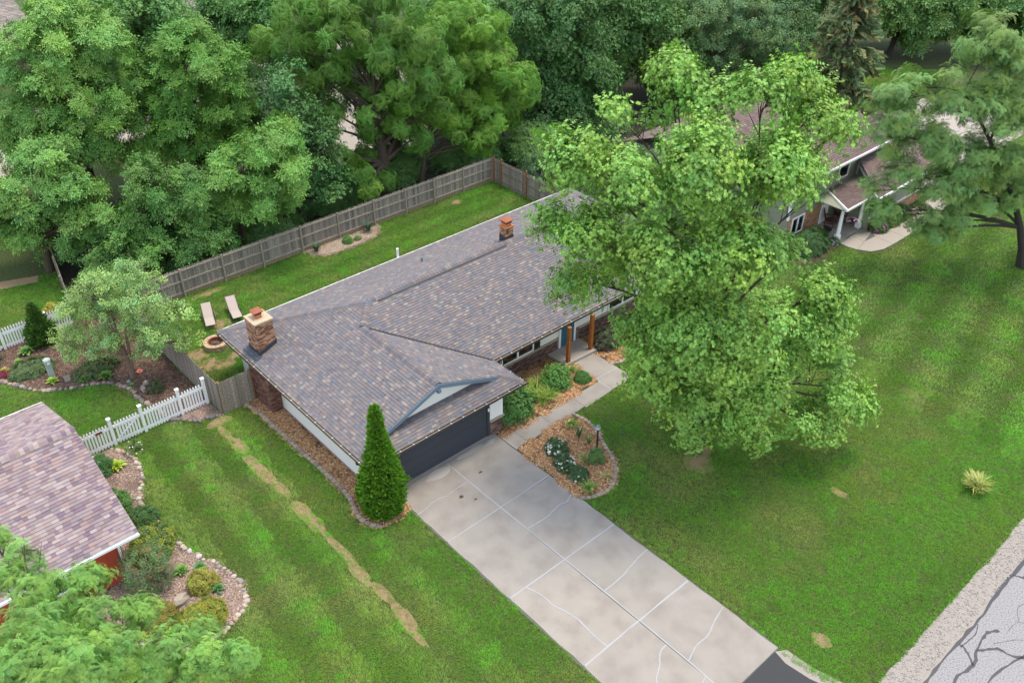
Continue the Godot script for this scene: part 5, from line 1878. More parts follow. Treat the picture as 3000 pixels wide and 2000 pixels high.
	tree("ash_tree", "big pale-topped ash towering over the wood's left end", "tree", Vector3(15, 0, -55.5), back([[15.0, 11.3, -55.5, 2.1], [16.4, 10.8, -54.2, 2.1], [13.7, 9.4, -56.7, 2.2], [15.1, 8.6, -55.4, 2.6], [16.6, 8.6, -54.1, 2.0], [13.3, 6.9, -57.0, 2.2], [15.1, 6.3, -55.4, 2.6], [16.7, 6.7, -54.0, 1.6], [12.3, 5.0, -58.0, 1.9], [14.0, 4.6, -56.4, 2.3], [15.8, 4.4, -54.8, 1.9], [14.9, 12.5, -55.5, 1.1]], 2.0, 0.9), "ash", 3.6, Color(0.156, 0.323, 0.057), 0.3, "bark", {"group": G, "size": 1.10})
	tree("ash_tree", "ash with a bare lower trunk beside the far brown board fence", "tree", Vector3(10.3, 0, -51.5), back([[10.8, 5.9, -51.1, 1.7], [11.7, 4.8, -50.3, 1.9], [9.8, 3.6, -51.9, 1.8], [11.3, 3.0, -50.6, 2.0], [12.8, 3.4, -49.3, 1.3], [9.8, 2.0, -52.0, 1.6], [11.7, 2.2, -50.2, 1.5], [12.7, 1.8, -49.4, 1.1], [11.7, 6.9, -50.2, 1.1]], 1.6, 0.85), "ash", 3.6, Color(0.149, 0.323, 0.060), 0.2, "bark", {"group": G, "size": 1.06})
	tree("maple_tree", "grey-green rounded maple crown behind the tallest ash", "tree", Vector3(22, 0, -57.5), back([[19.2, 10.4, -59.5, 1.9], [21.2, 10.9, -57.7, 1.9], [20.5, 8.7, -58.3, 2.2], [19.3, 8.3, -59.4, 1.7], [20.9, 7.4, -58.0, 1.7], [17.8, 11.2, -60.8, 1.3], [17.5, 9.0, -61.0, 2.0]], 2.4, 1.0), "maple", 3.6, Color(0.111, 0.265, 0.060), 0.25, "bark", {"group": G, "size": 1.23})
	tree("ash_tree", "broad deep green ash in the middle of the wood's left half", "tree", Vector3(20.5, 0, -52.5), back([[21.3, 10.3, -51.7, 1.8], [22.0, 8.9, -51.1, 2.2], [20.1, 8.3, -52.8, 2.2], [18.9, 7.3, -53.9, 1.8], [20.8, 6.4, -52.3, 2.5], [18.9, 5.3, -54.0, 2.1], [22.2, 6.6, -51.0, 1.9], [19.8, 4.0, -53.2, 2.3], [21.3, 4.0, -51.7, 1.9], [18.1, 3.6, -54.7, 1.7]], 1.8, 0.8), "ash", 3.6, Color(0.111, 0.258, 0.034), 0.28, "bark", {"group": G, "size": 1.10})
	tree("ash_tree", "bright-leaved ash leaning out over the back fence", "tree", Vector3(20.0, 0, -46.6), back([[21.7, 6.8, -43.9, 1.5], [20.7, 5.8, -44.8, 1.7], [22.1, 5.4, -43.6, 1.2], [19.7, 4.9, -45.7, 1.7], [21.1, 4.1, -44.5, 1.6], [20.2, 3.2, -45.4, 1.4], [21.2, 2.9, -44.6, 1.0], [19.2, 3.3, -46.3, 1.4], [21.9, 3.7, -43.8, 0.9]], 1.5, 0.8), "ash", 3.6, Color(0.156, 0.330, 0.057), 0.2, "bark", {"group": G, "size": 1.01})
	tree("ash_tree", "low dark leafy tree spilling over the fence's left part", "tree", Vector3(15.5, 0, -47.6), back([[15.8, 5.2, -47.2, 1.7], [17.1, 4.6, -46.0, 1.7], [15.1, 3.6, -47.9, 1.5], [16.4, 3.0, -46.4, 1.8], [17.8, 2.6, -45.2, 1.4], [15.3, 2.2, -47.0, 1.5], [16.7, 2.1, -45.2, 1.3], [17.9, 2.0, -44.6, 1.0], [15.0, 2.0, -45.4, 1.2], [14.3, 2.2, -47.6, 1.4], [13.3, 2.0, -46.2, 1.3]], 1.6, 0.8), "ash", 3.6, Color(0.077, 0.202, 0.031), 0.18, "bark", {"group": G, "size": 1.06})
	tree("boxelder", "dark green boxelder over the stone bed's end of the fence", "tree", Vector3(24.2, 0, -46.6), back([[24.2, 7.3, -46.3, 1.6], [25.1, 5.6, -45.6, 1.6], [24.6, 3.7, -46.0, 1.8], [25.5, 2.9, -45.2, 1.3], [24.4, 2.2, -45.8, 1.2], [25.3, 2.1, -44.6, 0.8], [24.3, 9.1, -46.3, 1.4]], 1.6, 0.9), "maple", 3.6, Color(0.067, 0.186, 0.045), 0.18, "bark", {"group": G, "size": 0.97})
	tree("walnut_tree", "great walnut with a thick trunk just behind the fence", "tree", Vector3(30.6, 0, -46.6), back([[27.7, 11.1, -49.2, 2.2], [29.2, 10.7, -47.9, 2.5], [30.7, 11.5, -46.5, 2.4], [26.4, 10.0, -50.4, 1.9], [28.3, 8.2, -48.6, 2.3], [30.6, 9.0, -46.6, 2.4], [32.2, 10.3, -45.2, 2.3], [27.4, 7.9, -49.5, 1.8], [31.4, 6.9, -45.9, 2.1], [33.0, 7.8, -44.4, 2.0], [27.6, 5.2, -47.6, 1.3], [31.6, 4.6, -45.7, 1.7], [27.2, 3.6, -46.4, 1.3], [27.7, 2.6, -45.5, 1.2], [28.0, 1.9, -44.6, 0.9], [29.6, 6.2, -46.0, 1.8], [30.0, 4.4, -46.4, 1.4], [33.0, 5.4, -45.2, 1.8], [32.6, 3.4, -46.4, 1.4]], 2.2, 0.7), "walnut", 3.6, Color(0.105, 0.239, 0.026), 0.42, "bark", {"group": G, "size": 1.06, "droop": 0.45, "gap": -0.08, "gap_freq": 0.4})
	tree("walnut_tree", "yellow-green drooping walnut above the fence corner", "tree", Vector3(33.4, 0, -46.5), back([[36.2, 9.3, -47.7, 2.4], [38.2, 9.6, -46.0, 2.4], [37.0, 7.1, -47.0, 2.5], [38.9, 7.1, -45.4, 2.3], [38.0, 5.0, -46.2, 2.4], [39.7, 5.2, -44.6, 2.0], [38.4, 3.8, -44.8, 2.0], [36.4, 3.9, -45.8, 2.0], [40.4, 6.0, -44.0, 1.1], [37.4, 2.9, -44.6, 1.4], [35.4, 4.4, -46.6, 1.8], [35.0, 6.0, -47.0, 1.8], [37.5, 2.4, -44.0, 0.8]], 2.2, 0.8), "walnut", 3.6, Color(0.138, 0.296, 0.028), 0.16, "bark", {"group": G, "size": 1.06, "droop": 0.45, "gap": -0.12})
	tree("maple_tree", "dark sagging maple deep in shade beyond the fence corner", "tree", Vector3(45, 0, -48.5), back([[45.2, 8.4, -48.3, 2.7], [47.4, 8.4, -46.3, 2.7], [46.0, 5.9, -47.6, 2.6], [48.3, 5.6, -45.6, 2.4], [46.5, 3.6, -47.0, 2.3], [45.3, 2.6, -46.6, 2.0], [47.6, 2.8, -45.6, 1.8], [46.0, 1.8, -44.5, 1.4], [49.1, 3.9, -44.8, 1.7]], 2.4, 1.0), "maple", 3.6, Color(0.068, 0.174, 0.040), 0.25, "bark", {"group": G, "size": 1.28, "droop": 0.2})
	tree("maple_tree", "glossy dark maple with twin grey trunks right of the sagging one", "tree", Vector3(53.6, 0, -47.6), back([[53.4, 7.3, -47.8, 2.6], [55.3, 7.6, -46.1, 2.6], [54.5, 5.1, -46.8, 2.6], [56.3, 5.4, -45.2, 2.3], [53.6, 3.9, -47.6, 2.0], [55.9, 3.2, -45.6, 2.2], [57.3, 3.2, -44.3, 2.0], [52.0, 6.5, -48.5, 2.4]], 2.6, 1.0), "maple", 3.6, Color(0.082, 0.191, 0.039), 0.26, "bark", {"group": G, "size": 1.32, "droop": 0.2, "stems": [[Vector3(-0.8, 0, 0.2), 1.0], [Vector3(1.6, 0, 0.8), 1.1]]})
	tree("poplar_tree", "tall silvery green tree behind the sage house", "tree", Vector3(60.5, 0, -43.5), back([[59.4, 6.6, -44.5, 2.7], [61.4, 6.9, -42.8, 2.9], [63.3, 7.2, -41.0, 2.7], [60.4, 4.4, -43.6, 2.5], [62.6, 4.6, -41.6, 2.8], [64.6, 5.0, -39.9, 2.3], [61.1, 2.6, -43.1, 2.0], [63.3, 2.6, -41.0, 2.2], [65.3, 3.1, -39.3, 1.8], [59.3, 3.2, -44.6, 1.6]], 2.6, 1.0), "birch", 3.6, Color(0.127, 0.242, 0.084), 0.25, "bark", {"group": G, "size": 1.41})
	tree("maple_tree", "slim dark tree between the silvery crown and the spruce", "tree", Vector3(67.6, 0, -40.5), back([[67.4, 5.9, -40.7, 1.8], [68.4, 3.7, -39.8, 1.6], [68.4, 2.2, -39.9, 1.4], [67.4, 7.6, -41.2, 1.6]], 2.0, 1.0), "maple", 3.6, Color(0.068, 0.161, 0.040), 0.18, "bark_dark", {"group": G, "size": 1.23})
	tree("oak_tree", "broad dark oak on the far lawn beyond the spruce", "tree", Vector3(82.5, 0, -39.5), back([[82.8, 3.6, -39.2, 2.6], [85.0, 4.0, -37.3, 3.0], [87.3, 4.0, -35.2, 2.8], [84.3, 2.6, -37.9, 2.0], [86.9, 2.8, -35.6, 2.0], [81.5, 4.5, -40.4, 1.9], [83.5, 6.0, -38.6, 2.6], [86.0, 6.0, -36.4, 2.6], [80.0, 5.5, -42.0, 2.4], [89.5, 5.0, -33.0, 2.6]], 2.4, 1.0), "ash", 3.6, Color(0.098, 0.211, 0.043), 0.3, "bark_dark", {"group": "trees beyond the sage house", "size": 2.0})
	for w in [["young tree behind the walnut's left side", 26.5, -52.0], ["young tree behind the walnut's right side", 34.6, -51.0], ["young tree behind the drooping walnut", 41.0, -51.5], ["young tree behind the deep green ash", 24.0, -56.0]]:
		rng.seed = hash(w[0])
		var wl := []
		for k in 9:
			wl.append([w[1] + rf(-2.0, 2.0), rf(1.8, 7.0), w[2] + rf(-1.6, 1.6), rf(1.3, 1.9)])
		tree("young_tree", w[0], "tree", Vector3(w[1], 0, w[2]), wl, "maple", 3.6, Color(0.074, 0.183, 0.040), 0.12, "bark", {"group": G, "size": 1.14})
	# trees further off that close the wood
	var far := [["far leafy crown closing the wood above the parking ground", [34, -66], 7.0], ["far leafy crown beside the brown-roofed house", [44, -72], 7.0], ["far leafy crown above the drooping walnut", [50, -60], 6.0], ["far leafy crown behind the glossy maple", [60, -56], 6.0], ["far leafy crown behind the silvery tree", [72, -50], 6.0], ["far leafy crown right of the tan-roofed house", [25, -78], 7.5], ["far leafy crown left of the tallest ash", [6, -62], 6.5], ["far leafy crown beyond the spruce tip", [80, -50], 6.0], ["far dark crown at the road's end", [94, -32], 6.0]]
	for f in far:
		rng.seed = hash(f[0])
		var ls := []
		for k in 9:
			ls.append([f[1][0] + rf(-3, 3), f[2] * rf(0.35, 1.15), f[1][1] + rf(-3, 3), rf(1.9, 2.8)])
		tree("far_tree", f[0], "tree", Vector3(f[1][0], 0, f[1][1]), ls, "ash", 3.6, Color(0.088, 0.221, 0.043), 0.25, "bark_dark", {"group": "far trees beyond the wood", "size": 1.67})
	# shady undergrowth along the fence
	var under := [["leafy undergrowth behind the fence's left end", 13.2, -47.5, 2.2], ["leafy undergrowth below the low dark tree", 17.6, -47.2, 2.4], ["leafy undergrowth below the leaning ash", 22.2, -47.0, 2.2], ["leafy undergrowth left of the walnut trunk", 27.4, -48.2, 2.2], ["leafy undergrowth right of the walnut trunk", 32.6, -48.8, 2.4], ["leafy undergrowth behind the fence corner", 38.2, -47.2, 2.6], ["leafy undergrowth below the sagging maple", 43.0, -45.2, 2.8], ["leafy undergrowth below the twin trunks", 50.5, -46.0, 3.0], ["leafy undergrowth behind the sage house", 57.5, -42.0, 3.0]]
	for u in under:
		shrub("undergrowth", u[0], "bush", Vector3(u[1], 0, u[2]), Vector3(u[3], 2.0, u[3] * 0.7), "ash", 420, Color(0.10, 0.225, 0.05), {"size": 1.14, "group": "undergrowth in the wood"})
	shrub("honeysuckle_bush", "blue-green honeysuckle bush outside the corner of the orange-posted fence", "bush", Vector3(40.4, 0, -41.4), Vector3(1.9, 2.1, 1.7), "birch", 520, Color(0.073, 0.160, 0.067), {"size": 0.95})
	shrub("honeysuckle_bush", "blue-green bush outside the middle of the orange-posted fence", "bush", Vector3(41.6, 0, -37.6), Vector3(1.7, 2.0, 1.7), "birch", 420, Color(0.073, 0.160, 0.067), {"size": 0.95})
	# the spruce behind the sage house
	rng.seed = 99
	var sp := thing("spruce_tree", "tall thin-needled spruce with yellowish tips behind the sage house", "tree", Vector3(64.5, 0, -34.2))
	var tb := Buf.new()
	tb.tube([Vector3(0, 0, 0), Vector3(0, 4, 0), Vector3(0.1, 8, 0), Vector3(0.1, 12.5, 0)], [0.24, 0.18, 0.11, 0.03], 7)
	pb("trunk", tb, M.bark, sp)
	var lb := Buf.new()
	var xs := []
	var cs := PackedColorArray()
	for k in 150:
		var h := rf(0.7, 12.2)
		var ln := (12.8 - h) * 0.30 + 0.3
		if h < 1.6:
			ln *= 0.7
		var a := k * 2.4
		var d := Vector3(cos(a), 0, sin(a))
		var tip := Vector3(0, h, 0) + d * ln + Vector3(0, -ln * 0.25, 0)
		lb.tube([Vector3(0, h, 0), Vector3(0, h, 0) + d * ln * 0.5 + Vector3(0, -0.05, 0), tip], [0.04, 0.025, 0.008], 4)
		for i in int(5 + ln * 9):
			var t := rf(0.25, 1.0)
			var q := Vector3(0, h, 0).lerp(tip, t) + Vector3(rf(-0.15, 0.15), rf(-0.1, 0.08), rf(-0.15, 0.15))
			xs.append(aim(q, d + rand_dir() * 0.8 + Vector3(0, -0.35, 0), rf(0.8, 1.4)))
			cs.append(tint(Color(0.27, 0.25, 0.10) if rng.randf() < 0.35 else Color(0.13, 0.20, 0.075), 0.2))
	stuff(pb("limb", lb, M.bark, sp))
	copies("crown", L["needle0"], xs, cs, sp)
	# two clipped evergreens: the columnar arborvitae by the garage and the one by the far picket fence
	arborvitae("narrow arborvitae column standing at the garage corner", Vector3(13.72, 0, -22.95), 5.55, 0.86, Color(0.118, 0.288, 0.013), 5200)
	arborvitae("small arborvitae pressed between garage wall and the tall column", Vector3(13.62, 0, -23.75), 2.55, 0.55, Color(0.118, 0.288, 0.013), 1500)
	arborvitae("dark clipped evergreen cone at the far picket fence", Vector3(7.5, 0, -44.3), 2.35, 0.72, Color(0.071, 0.173, 0.021), 1500)

func arborvitae(label: String, at: Vector3, h: float, r: float, col: Color, n: int) -> void:
	rng.seed = hash(label)
	var root := thing("arborvitae", label, "evergreen", at)
	var tb := Buf.new()
	tb.tube([Vector3.ZERO, Vector3(0, h * 0.5, 0), Vector3(0, h * 0.93, 0)], [0.09, 0.06, 0.015], 6)
	pb("trunk", tb, M.bark, root)
	var core := Buf.new()
	crown_noise.seed = n % 97
	crown_noise.frequency = 1.6
	var xs := []
	var cs := PackedColorArray()
	for k in n:
		var t := 1.0 - sqrt(rng.randf()) if rng.randf() < 0.6 else rng.randf()
		var a := rf(0, TAU)
		# widest a quarter of the way up, round foot, slim tip with a couple of leaders
		var prof := (0.78 + 0.22 * smoothstep(0.0, 0.15, t)) * (0.62 * pow(1.0 - t, 0.5) + 0.5 * (1.0 - smoothstep(0.25, 0.8, t)))
		prof = min(prof, 1.0)
		var rr: float = r * prof * (0.80 + 0.46 * crown_noise.get_noise_3d(cos(a) * 1.2, t * h * 0.9, sin(a) * 1.2)) * rf(0.86, 1.04)
		var p := Vector3(cos(a) * rr, 0.06 + t * h * 0.97, sin(a) * rr)
		var g := Vector3(cos(a) * 0.55, 0.95, sin(a) * 0.55) + rand_dir() * 0.3
		xs.append(aim(p, g, rf(0.8, 1.3)))
		cs.append(tint(col, 0.18))
	for k in 90:
		var a := rf(0, TAU)
		var q := rf(0.0, 0.10) * r
		var off := Vector3(0.14 * r if k % 3 == 0 else -0.05 * r, 0, 0.1 * r if k % 3 == 0 else 0.0)
		xs.append(aim(Vector3(cos(a) * q, h * (rf(0.88, 0.97) if k % 3 else rf(0.86, 0.93)), sin(a) * q) + off, Vector3(0, 1, 0) + rand_dir() * 0.15, rf(0.8, 1.2)))
		cs.append(tint(col, 0.18))
	# inner twigs, so that no light shows through the middle
	for k in int(n / 3.0):
		var t := rng.randf()
		var a := rf(0, TAU)
		var rr: float = r * min(pow(1.0 - t, 0.62) * 1.1, 1.0) * rf(0.2, 0.7)
		xs.append(aim(Vector3(cos(a) * rr, 0.06 + t * h * 0.9, sin(a) * rr), Vector3(cos(a) * 0.4, 1, sin(a) * 0.4), rf(0.9, 1.3)))
		cs.append(tint(col, 0.18))
	copies("crown", L["fan0"], xs, cs, root)

func single(called: String, label: String, category: String, b: Buf, m: Material, at: Vector3) -> MeshInstance3D:
	var o := MeshInstance3D.new()
	o.name = numbered(called)
	o.mesh = b.mesh(m)
	add_child(o)
	o.position = at
	tag(o, label, category)
	return o

# a sling chaise: the long axis is z, the head at -z
func lounge_chair(label: String, at: Vector3, turn: float) -> void:
	var c := thing("lounge_chair", label, "lounge chair", at, "lounge chairs by the fire pit", turn)
	c.scale = Vector3.ONE * 0.84
	var w := 0.29
	var prof := [Vector3(0, 0.36, 0.95), Vector3(0, 0.42, 0.62), Vector3(0, 0.40, 0.25), Vector3(0, 0.36, 0.02), Vector3(0, 0.62, -0.42), Vector3(0, 0.95, -0.92)]
	var path := Curve3D.new()
	var s := Buf.new()
	for i in prof.size() - 1:
		for k in 3:
			var a: Vector3 = prof[i].lerp(prof[i + 1], k / 3.0)
			var b: Vector3 = prof[i].lerp(prof[i + 1], (k + 1) / 3.0)
			s.q(a + Vector3(-w, 0, 0), b + Vector3(-w, 0, 0), b + Vector3(w, 0, 0), a + Vector3(w, 0, 0))
			s.q(a + Vector3(w, -0.012, 0), b + Vector3(w, -0.012, 0), b + Vector3(-w, -0.012, 0), a + Vector3(-w, -0.012, 0))
	pb("sling", s, M.sling, c)
	for sx in [-1, 1]:
		var f := Buf.new()
		var pts := []
		var rr := []
		for p in prof:
			pts.append(p + Vector3(sx * (w + 0.02), 0, 0))
			rr.append(0.018)
		f.tube(pts, rr, 6)
		pb("side_rail", f, M.bronze_frame, c)
		var arm := Buf.new()
		arm.tube([Vector3(sx * 0.34, 0.42, 0.45), Vector3(sx * 0.36, 0.60, 0.30), Vector3(sx * 0.36, 0.62, -0.15), Vector3(sx * 0.33, 0.60, -0.40)], [0.016, 0.02, 0.02, 0.016], 6)
		pb("arm", arm, M.bronze_frame, c)
		var l1 := Buf.new()
		l1.tube([Vector3(sx * 0.33, 0.40, 0.45), Vector3(sx * 0.33, 0.0, 0.62)], [0.016, 0.016], 6)
		pb("leg", l1, M.bronze_frame, c)
		var l2 := Buf.new()
		l2.tube([Vector3(sx * 0.34, 0.60, -0.12), Vector3(sx * 0.33, 0.0, -0.42)], [0.016, 0.016], 6)
		pb("leg", l2, M.bronze_frame, c)
	for z in [[0.95, 0.36], [-0.92, 0.95], [0.02, 0.34]]:
		var x := Buf.new()
		x.tube([Vector3(-w - 0.02, z[1], z[0]), Vector3(w + 0.02, z[1], z[0])], [0.016, 0.016], 6)
		pb("crossbar", x, M.bronze_frame, c)

func build_yard() -> void:
	rng.seed = 81
	lounge_chair("tan sling lounge chair on the back lawn, left of the pair by the fire pit", Vector3(14.75, 0, -40.45), -0.33)
	lounge_chair("tan sling lounge chair on the back lawn, nearer the house eave", Vector3(16.1, 0, -40.2), -0.25)
	# fire pit: a ring of cast blocks, a steel ring and burnt sticks
	var fp := thing("fire_pit", "round tan block fire pit with rusty ring and burnt sticks", "fire pit", Vector3(14.0, 0, -38.2))
	hole(blob(14.0, -38.2, 0.62, 0.62, 900))
	for row in 2:
		for k in 14:
			var b := Buf.new()
			var j := rf(0.9, 1.08)
			b.col = Color(0.50 * j, 0.37 * j, 0.235 * j)
			var a0 := TAU * (k + 0.02 + row * 0.5) / 14.0
			var a1 := TAU * (k + 0.98 + row * 0.5) / 14.0
			var y0 := row * 0.165
			var y1 := y0 + 0.158
			var r0 := 0.41
			var r1 := 0.64 + rf(-0.012, 0.012)
			var e := 0.012
			var p := [Vector3(cos(a0) * r0, 0, sin(a0) * r0), Vector3(cos(a0) * r1, 0, sin(a0) * r1), Vector3(cos(a1) * r1, 0, sin(a1) * r1), Vector3(cos(a1) * r0, 0, sin(a1) * r0)]
			var lo := Vector3(0, y0, 0)
			var hi := Vector3(0, y1 - e, 0)
			for i in 4:
				var i2 := (i + 1) % 4
				b.q(p[i] + lo, p[i] + hi, p[i2] + hi, p[i2] + lo)
			var m: Vector3 = (p[0] + p[1] + p[2] + p[3]) / 4
			var t := []
			for i in 4:
				t.append(p[i].lerp(m, 0.06) + Vector3(0, y1, 0))
			for i in 4:
				var i2 := (i + 1) % 4
				b.q(p[i] + hi, t[i], t[i2], p[i2] + hi)
			b.q(t[0], t[3], t[2], t[1])
			pb("block", b, M.paver, fp)
	var rg := Buf.new()
	rg.lathe(Vector3.ZERO, [Vector2(0.36, 0.02), Vector2(0.36, 0.33), Vector2(0.405, 0.34), Vector2(0.405, 0.325), Vector2(0.37, 0.32), Vector2(0.37, 0.02)], 28)
	pb("steel_ring", rg, M.rust, fp)
	var ash_ := Buf.new()
	ash_.lathe(Vector3.ZERO, [Vector2(0.36, 0.10), Vector2(0.2, 0.13), Vector2(0.0, 0.14)], 20)
	pb("ash_bed", ash_, M.dark_mulch_base, fp)
	for k in 26:
		var a := rf(0, TAU)
		var st := Buf.new()
		var j := rf(0.5, 1.2)
		st.col = Color(0.30 * j, 0.25 * j, 0.22 * j)
		var p0 := Vector3(cos(a) * rf(0.1, 0.3), 0.14, sin(a) * rf(0.1, 0.3))
		var p1 := Vector3(cos(a + rf(2.2, 4.0)) * rf(0.05, 0.3), rf(0.2, 0.36), sin(a + rf(2.2, 4.0)) * rf(0.05, 0.3))
		st.tube([p0, (p0 + p1) / 2 + Vector3(rf(-0.04, 0.04), 0.03, rf(-0.04, 0.04)), p1], [0.013, 0.011, 0.006], 5)
		pb("stick", st, M.wood, fp)
	# lamp post in the island bed
	var lp := thing("lamp_post", "black post lamp with a clear globe in the island bed", "lamp", Vector3(22.47, 0, -19.45))
	var b := Buf.new()
	b.lathe(Vector3.ZERO, [Vector2(0.07, 0), Vector2(0.07, 0.05), Vector2(0.042, 0.08), Vector2(0.038, 1.55), Vector2(0.055, 1.58), Vector2(0.055, 1.62), Vector2(0.0, 1.62)], 12)
	pb("post", b, M.black_metal, lp)
	b = Buf.new()
	b.lathe(Vector3.ZERO, [Vector2(0.05, 1.621), Vector2(0.085, 1.66), Vector2(0.10, 1.74), Vector2(0.085, 1.80)], 12)
	M.lantern_glass = mat("lantern_glass", lin(0.42, 0.47, 0.50), 0.15)
	pb("globe", b, M.lantern_glass, lp)
	b = Buf.new()
	b.lathe(Vector3.ZERO, [Vector2(0.11, 1.801), Vector2(0.11, 1.82), Vector2(0.04, 1.87), Vector2(0.0, 1.90)], 12)
	pb("cap", b, M.blue_trim, lp)
	# small downspout elbow at the garage corner
	b = Buf.new()
	b.tube([Vector3(0, 0, 0), Vector3(0.02, -0.22, 0.0), Vector3(0.22, -0.34, 0.0), Vector3(0.36, -0.36, 0)], [0.055, 0.055, 0.05, 0.05], 8)
	var dn := part("downspout", b.mesh(M.black_metal), get_node("ranch_house"))
	dn.position = Vector3(13.30, 2.30, -24.05)
	b = Buf.new()
	b.bx(13.66, 0.05, -24.09, 13.74, 1.95, -24.01)
	# hose bib coil on the pier: a dark hook
	b = Buf.new()
	b.tube([Vector3(20.4, 2.05, -23.6), Vector3(20.36, 1.95, -23.56), Vector3(20.44, 1.9, -23.56), Vector3(20.52, 1.95, -23.57)], [0.012, 0.012, 0.012, 0.012], 5)
	pb("cable_loop", b, M.black_metal, get_node("ranch_house"))
	# birch bed: pedestal, plaque, toy ring, grey ball, pale ornament
	var pe := thing("utility_pedestal", "grey-green utility pedestal standing in the birch bed", "utility box", Vector3(6.78, 0, -41.05))
	M.pedestal_green = mat("pedestal_green", lin(0.33, 0.39, 0.36), 0.6)
	b = Buf.new()
	b.bx(-0.12, 0, -0.12, 0.12, 0.82, 0.12)
	pb("base", b, M.pedestal_green, pe)
	b = Buf.new()
	b.bx(-0.14, 0.82, -0.14, 0.14, 1.08, 0.14)
	b.lathe(Vector3(0, 1.08, 0), [Vector2(0.198, 0), Vector2(0.14, 0.05), Vector2(0, 0.06)], 4)
	pb("hood", b, M.pedestal_green, pe)
	box_part("label_plate", pe, M.white_trim, -0.06, 0.86, 0.141, 0.06, 1.0, 0.146)
	b = Buf.new()
	b.box(Vector3(0, 0.17, 0), Vector3(0.14, 0, 0), Vector3(0, 0.17, -0.03), Vector3(0, 0.01, 0.025))
	single("garden_plaque", "pale grey stone plaque leaning in the dark mulch", "plaque", b, M.sill_stone, Vector3(7.24, 0, -40.25))
	b = Buf.new()
	b.col = Color(0.62, 0.16, 0.12)
	b.lathe(Vector3.ZERO, [Vector2(0.05, 0.0), Vector2(0.05, 0.03), Vector2(0.10, 0.05), Vector2(0.15, 0.03), Vector2(0.16, 0.0)], 18)
	single("toy_ring", "red ring toy lying in the mulch beside the birch", "toy", b, M.painted, Vector3(10.16, 0.03, -38.69))
	var gs := MeshInstance3D.new()
	gs.name = "garden_stone"
	gs.mesh = stone_mesh(7, Color(0.40, 0.44, 0.50))
	add_child(gs)
	gs.transform = Transform3D(Basis.IDENTITY.scaled(Vector3(0.1, 0.12, 0.1)), Vector3(9.4, 0.06, -38.2))
	tag(gs, "small bluish stone at the foot of the birch", "stone")
	# neighbour's bed: boulder, path lights
	var bo := MeshInstance3D.new()
	bo.name = "boulder"
	bo.mesh = stone_mesh(21, Color(0.42, 0.355, 0.28))
	add_child(bo)
	bo.transform = Transform3D(Basis(Vector3.UP, 0.5).scaled(Vector3(0.36, 0.34, 0.28)), Vector3(5.45, 0.12, -24.15))
	tag(bo, "smooth tan boulder in the neighbour's bed between yellow shrubs", "boulder")
	for q in [["black path light beside the big hosta", 4.06, -23.0], ["black path light beside the round yellow spirea", 5.95, -22.25]]:
		var pl := thing("path_light", q[0], "path light", Vector3(q[1], 0, q[2]), "path lights in the neighbour's bed")
		b = Buf.new()
		b.lathe(Vector3.ZERO, [Vector2(0.012, 0), Vector2(0.012, 0.30), Vector2(0.0, 0.30)], 6)
		pb("stake", b, M.black_metal, pl)
		b = Buf.new()
		b.lathe(Vector3.ZERO, [Vector2(0.03, 0.28), Vector2(0.09, 0.30), Vector2(0.02, 0.36), Vector2(0, 0.365)], 10)
		pb("shade", b, M.bronze_frame, pl)
	# porch mat of the ranch house
	b = Buf.new()
	b.bx(-0.3, 0, -0.22, 0.3, 0.012, 0.22)
	single("door_mat", "thin dark-edged mat on the ranch house porch between cedar posts", "mat", b, M.far_concrete, Vector3(27.0, 0.162, -25.75))
	# bird netting cage and shepherd hooks seen under the maple
	b = Buf.new()
	b.tube([Vector3(0, 0, 0), Vector3(0, 1.5, 0), Vector3(0.1, 1.62, 0), Vector3(0.22, 1.55, 0), Vector3(0.24, 1.42, 0)], [0.012, 0.012, 0.011, 0.01, 0.008], 5)
	single("shepherd_hook", "black iron garden hook standing right of the ranch house", "garden hook", b, M.black_metal, Vector3(33.5, 0, -24.5))

func flowers(parent: Node3D, n: int, rad: Vector3, col: Color, eye: Color, size: float) -> void:
	# single blooms over a dome
	for k in n:
		var d := rand_dir()
		d.y = abs(d.y) * 0.8 + 0.25
		d = d.normalized()
		var f := Buf.new()
		f.col = col
		var o := Vector3(d.x * rad.x, d.y * rad.y, d.z * rad.z) * rf(0.98, 1.12)
		var up := (d + Vector3(0, 0.9, 0)).normalized()
		var x := up.cross(Vector3(0.3, 0.1, 1)).normalized()
		var z := up.cross(x)
		for i in 8:
			var a := TAU * i / 8.0
			var r := (x * cos(a) + z * sin(a))
			var s := (x * -sin(a) + z * cos(a))
			f.q(s * -0.12 * size, r * size * 0.7 - s * size * 0.26, r * size + up * 0.006, r * size * 0.7 + s * size * 0.26)
		f.col = eye
		for i in 6:
			var a := TAU * i / 6.0
			var a2 := TAU * (i + 1) / 6.0
			f.t(up * 0.012, (x * cos(a) + z * sin(a)) * size * 0.3 + up * 0.006, (x * cos(a2) + z * sin(a2)) * size * 0.3 + up * 0.006)
		part("flower", f.mesh(M.petal), parent, Transform3D(Basis.IDENTITY, o))

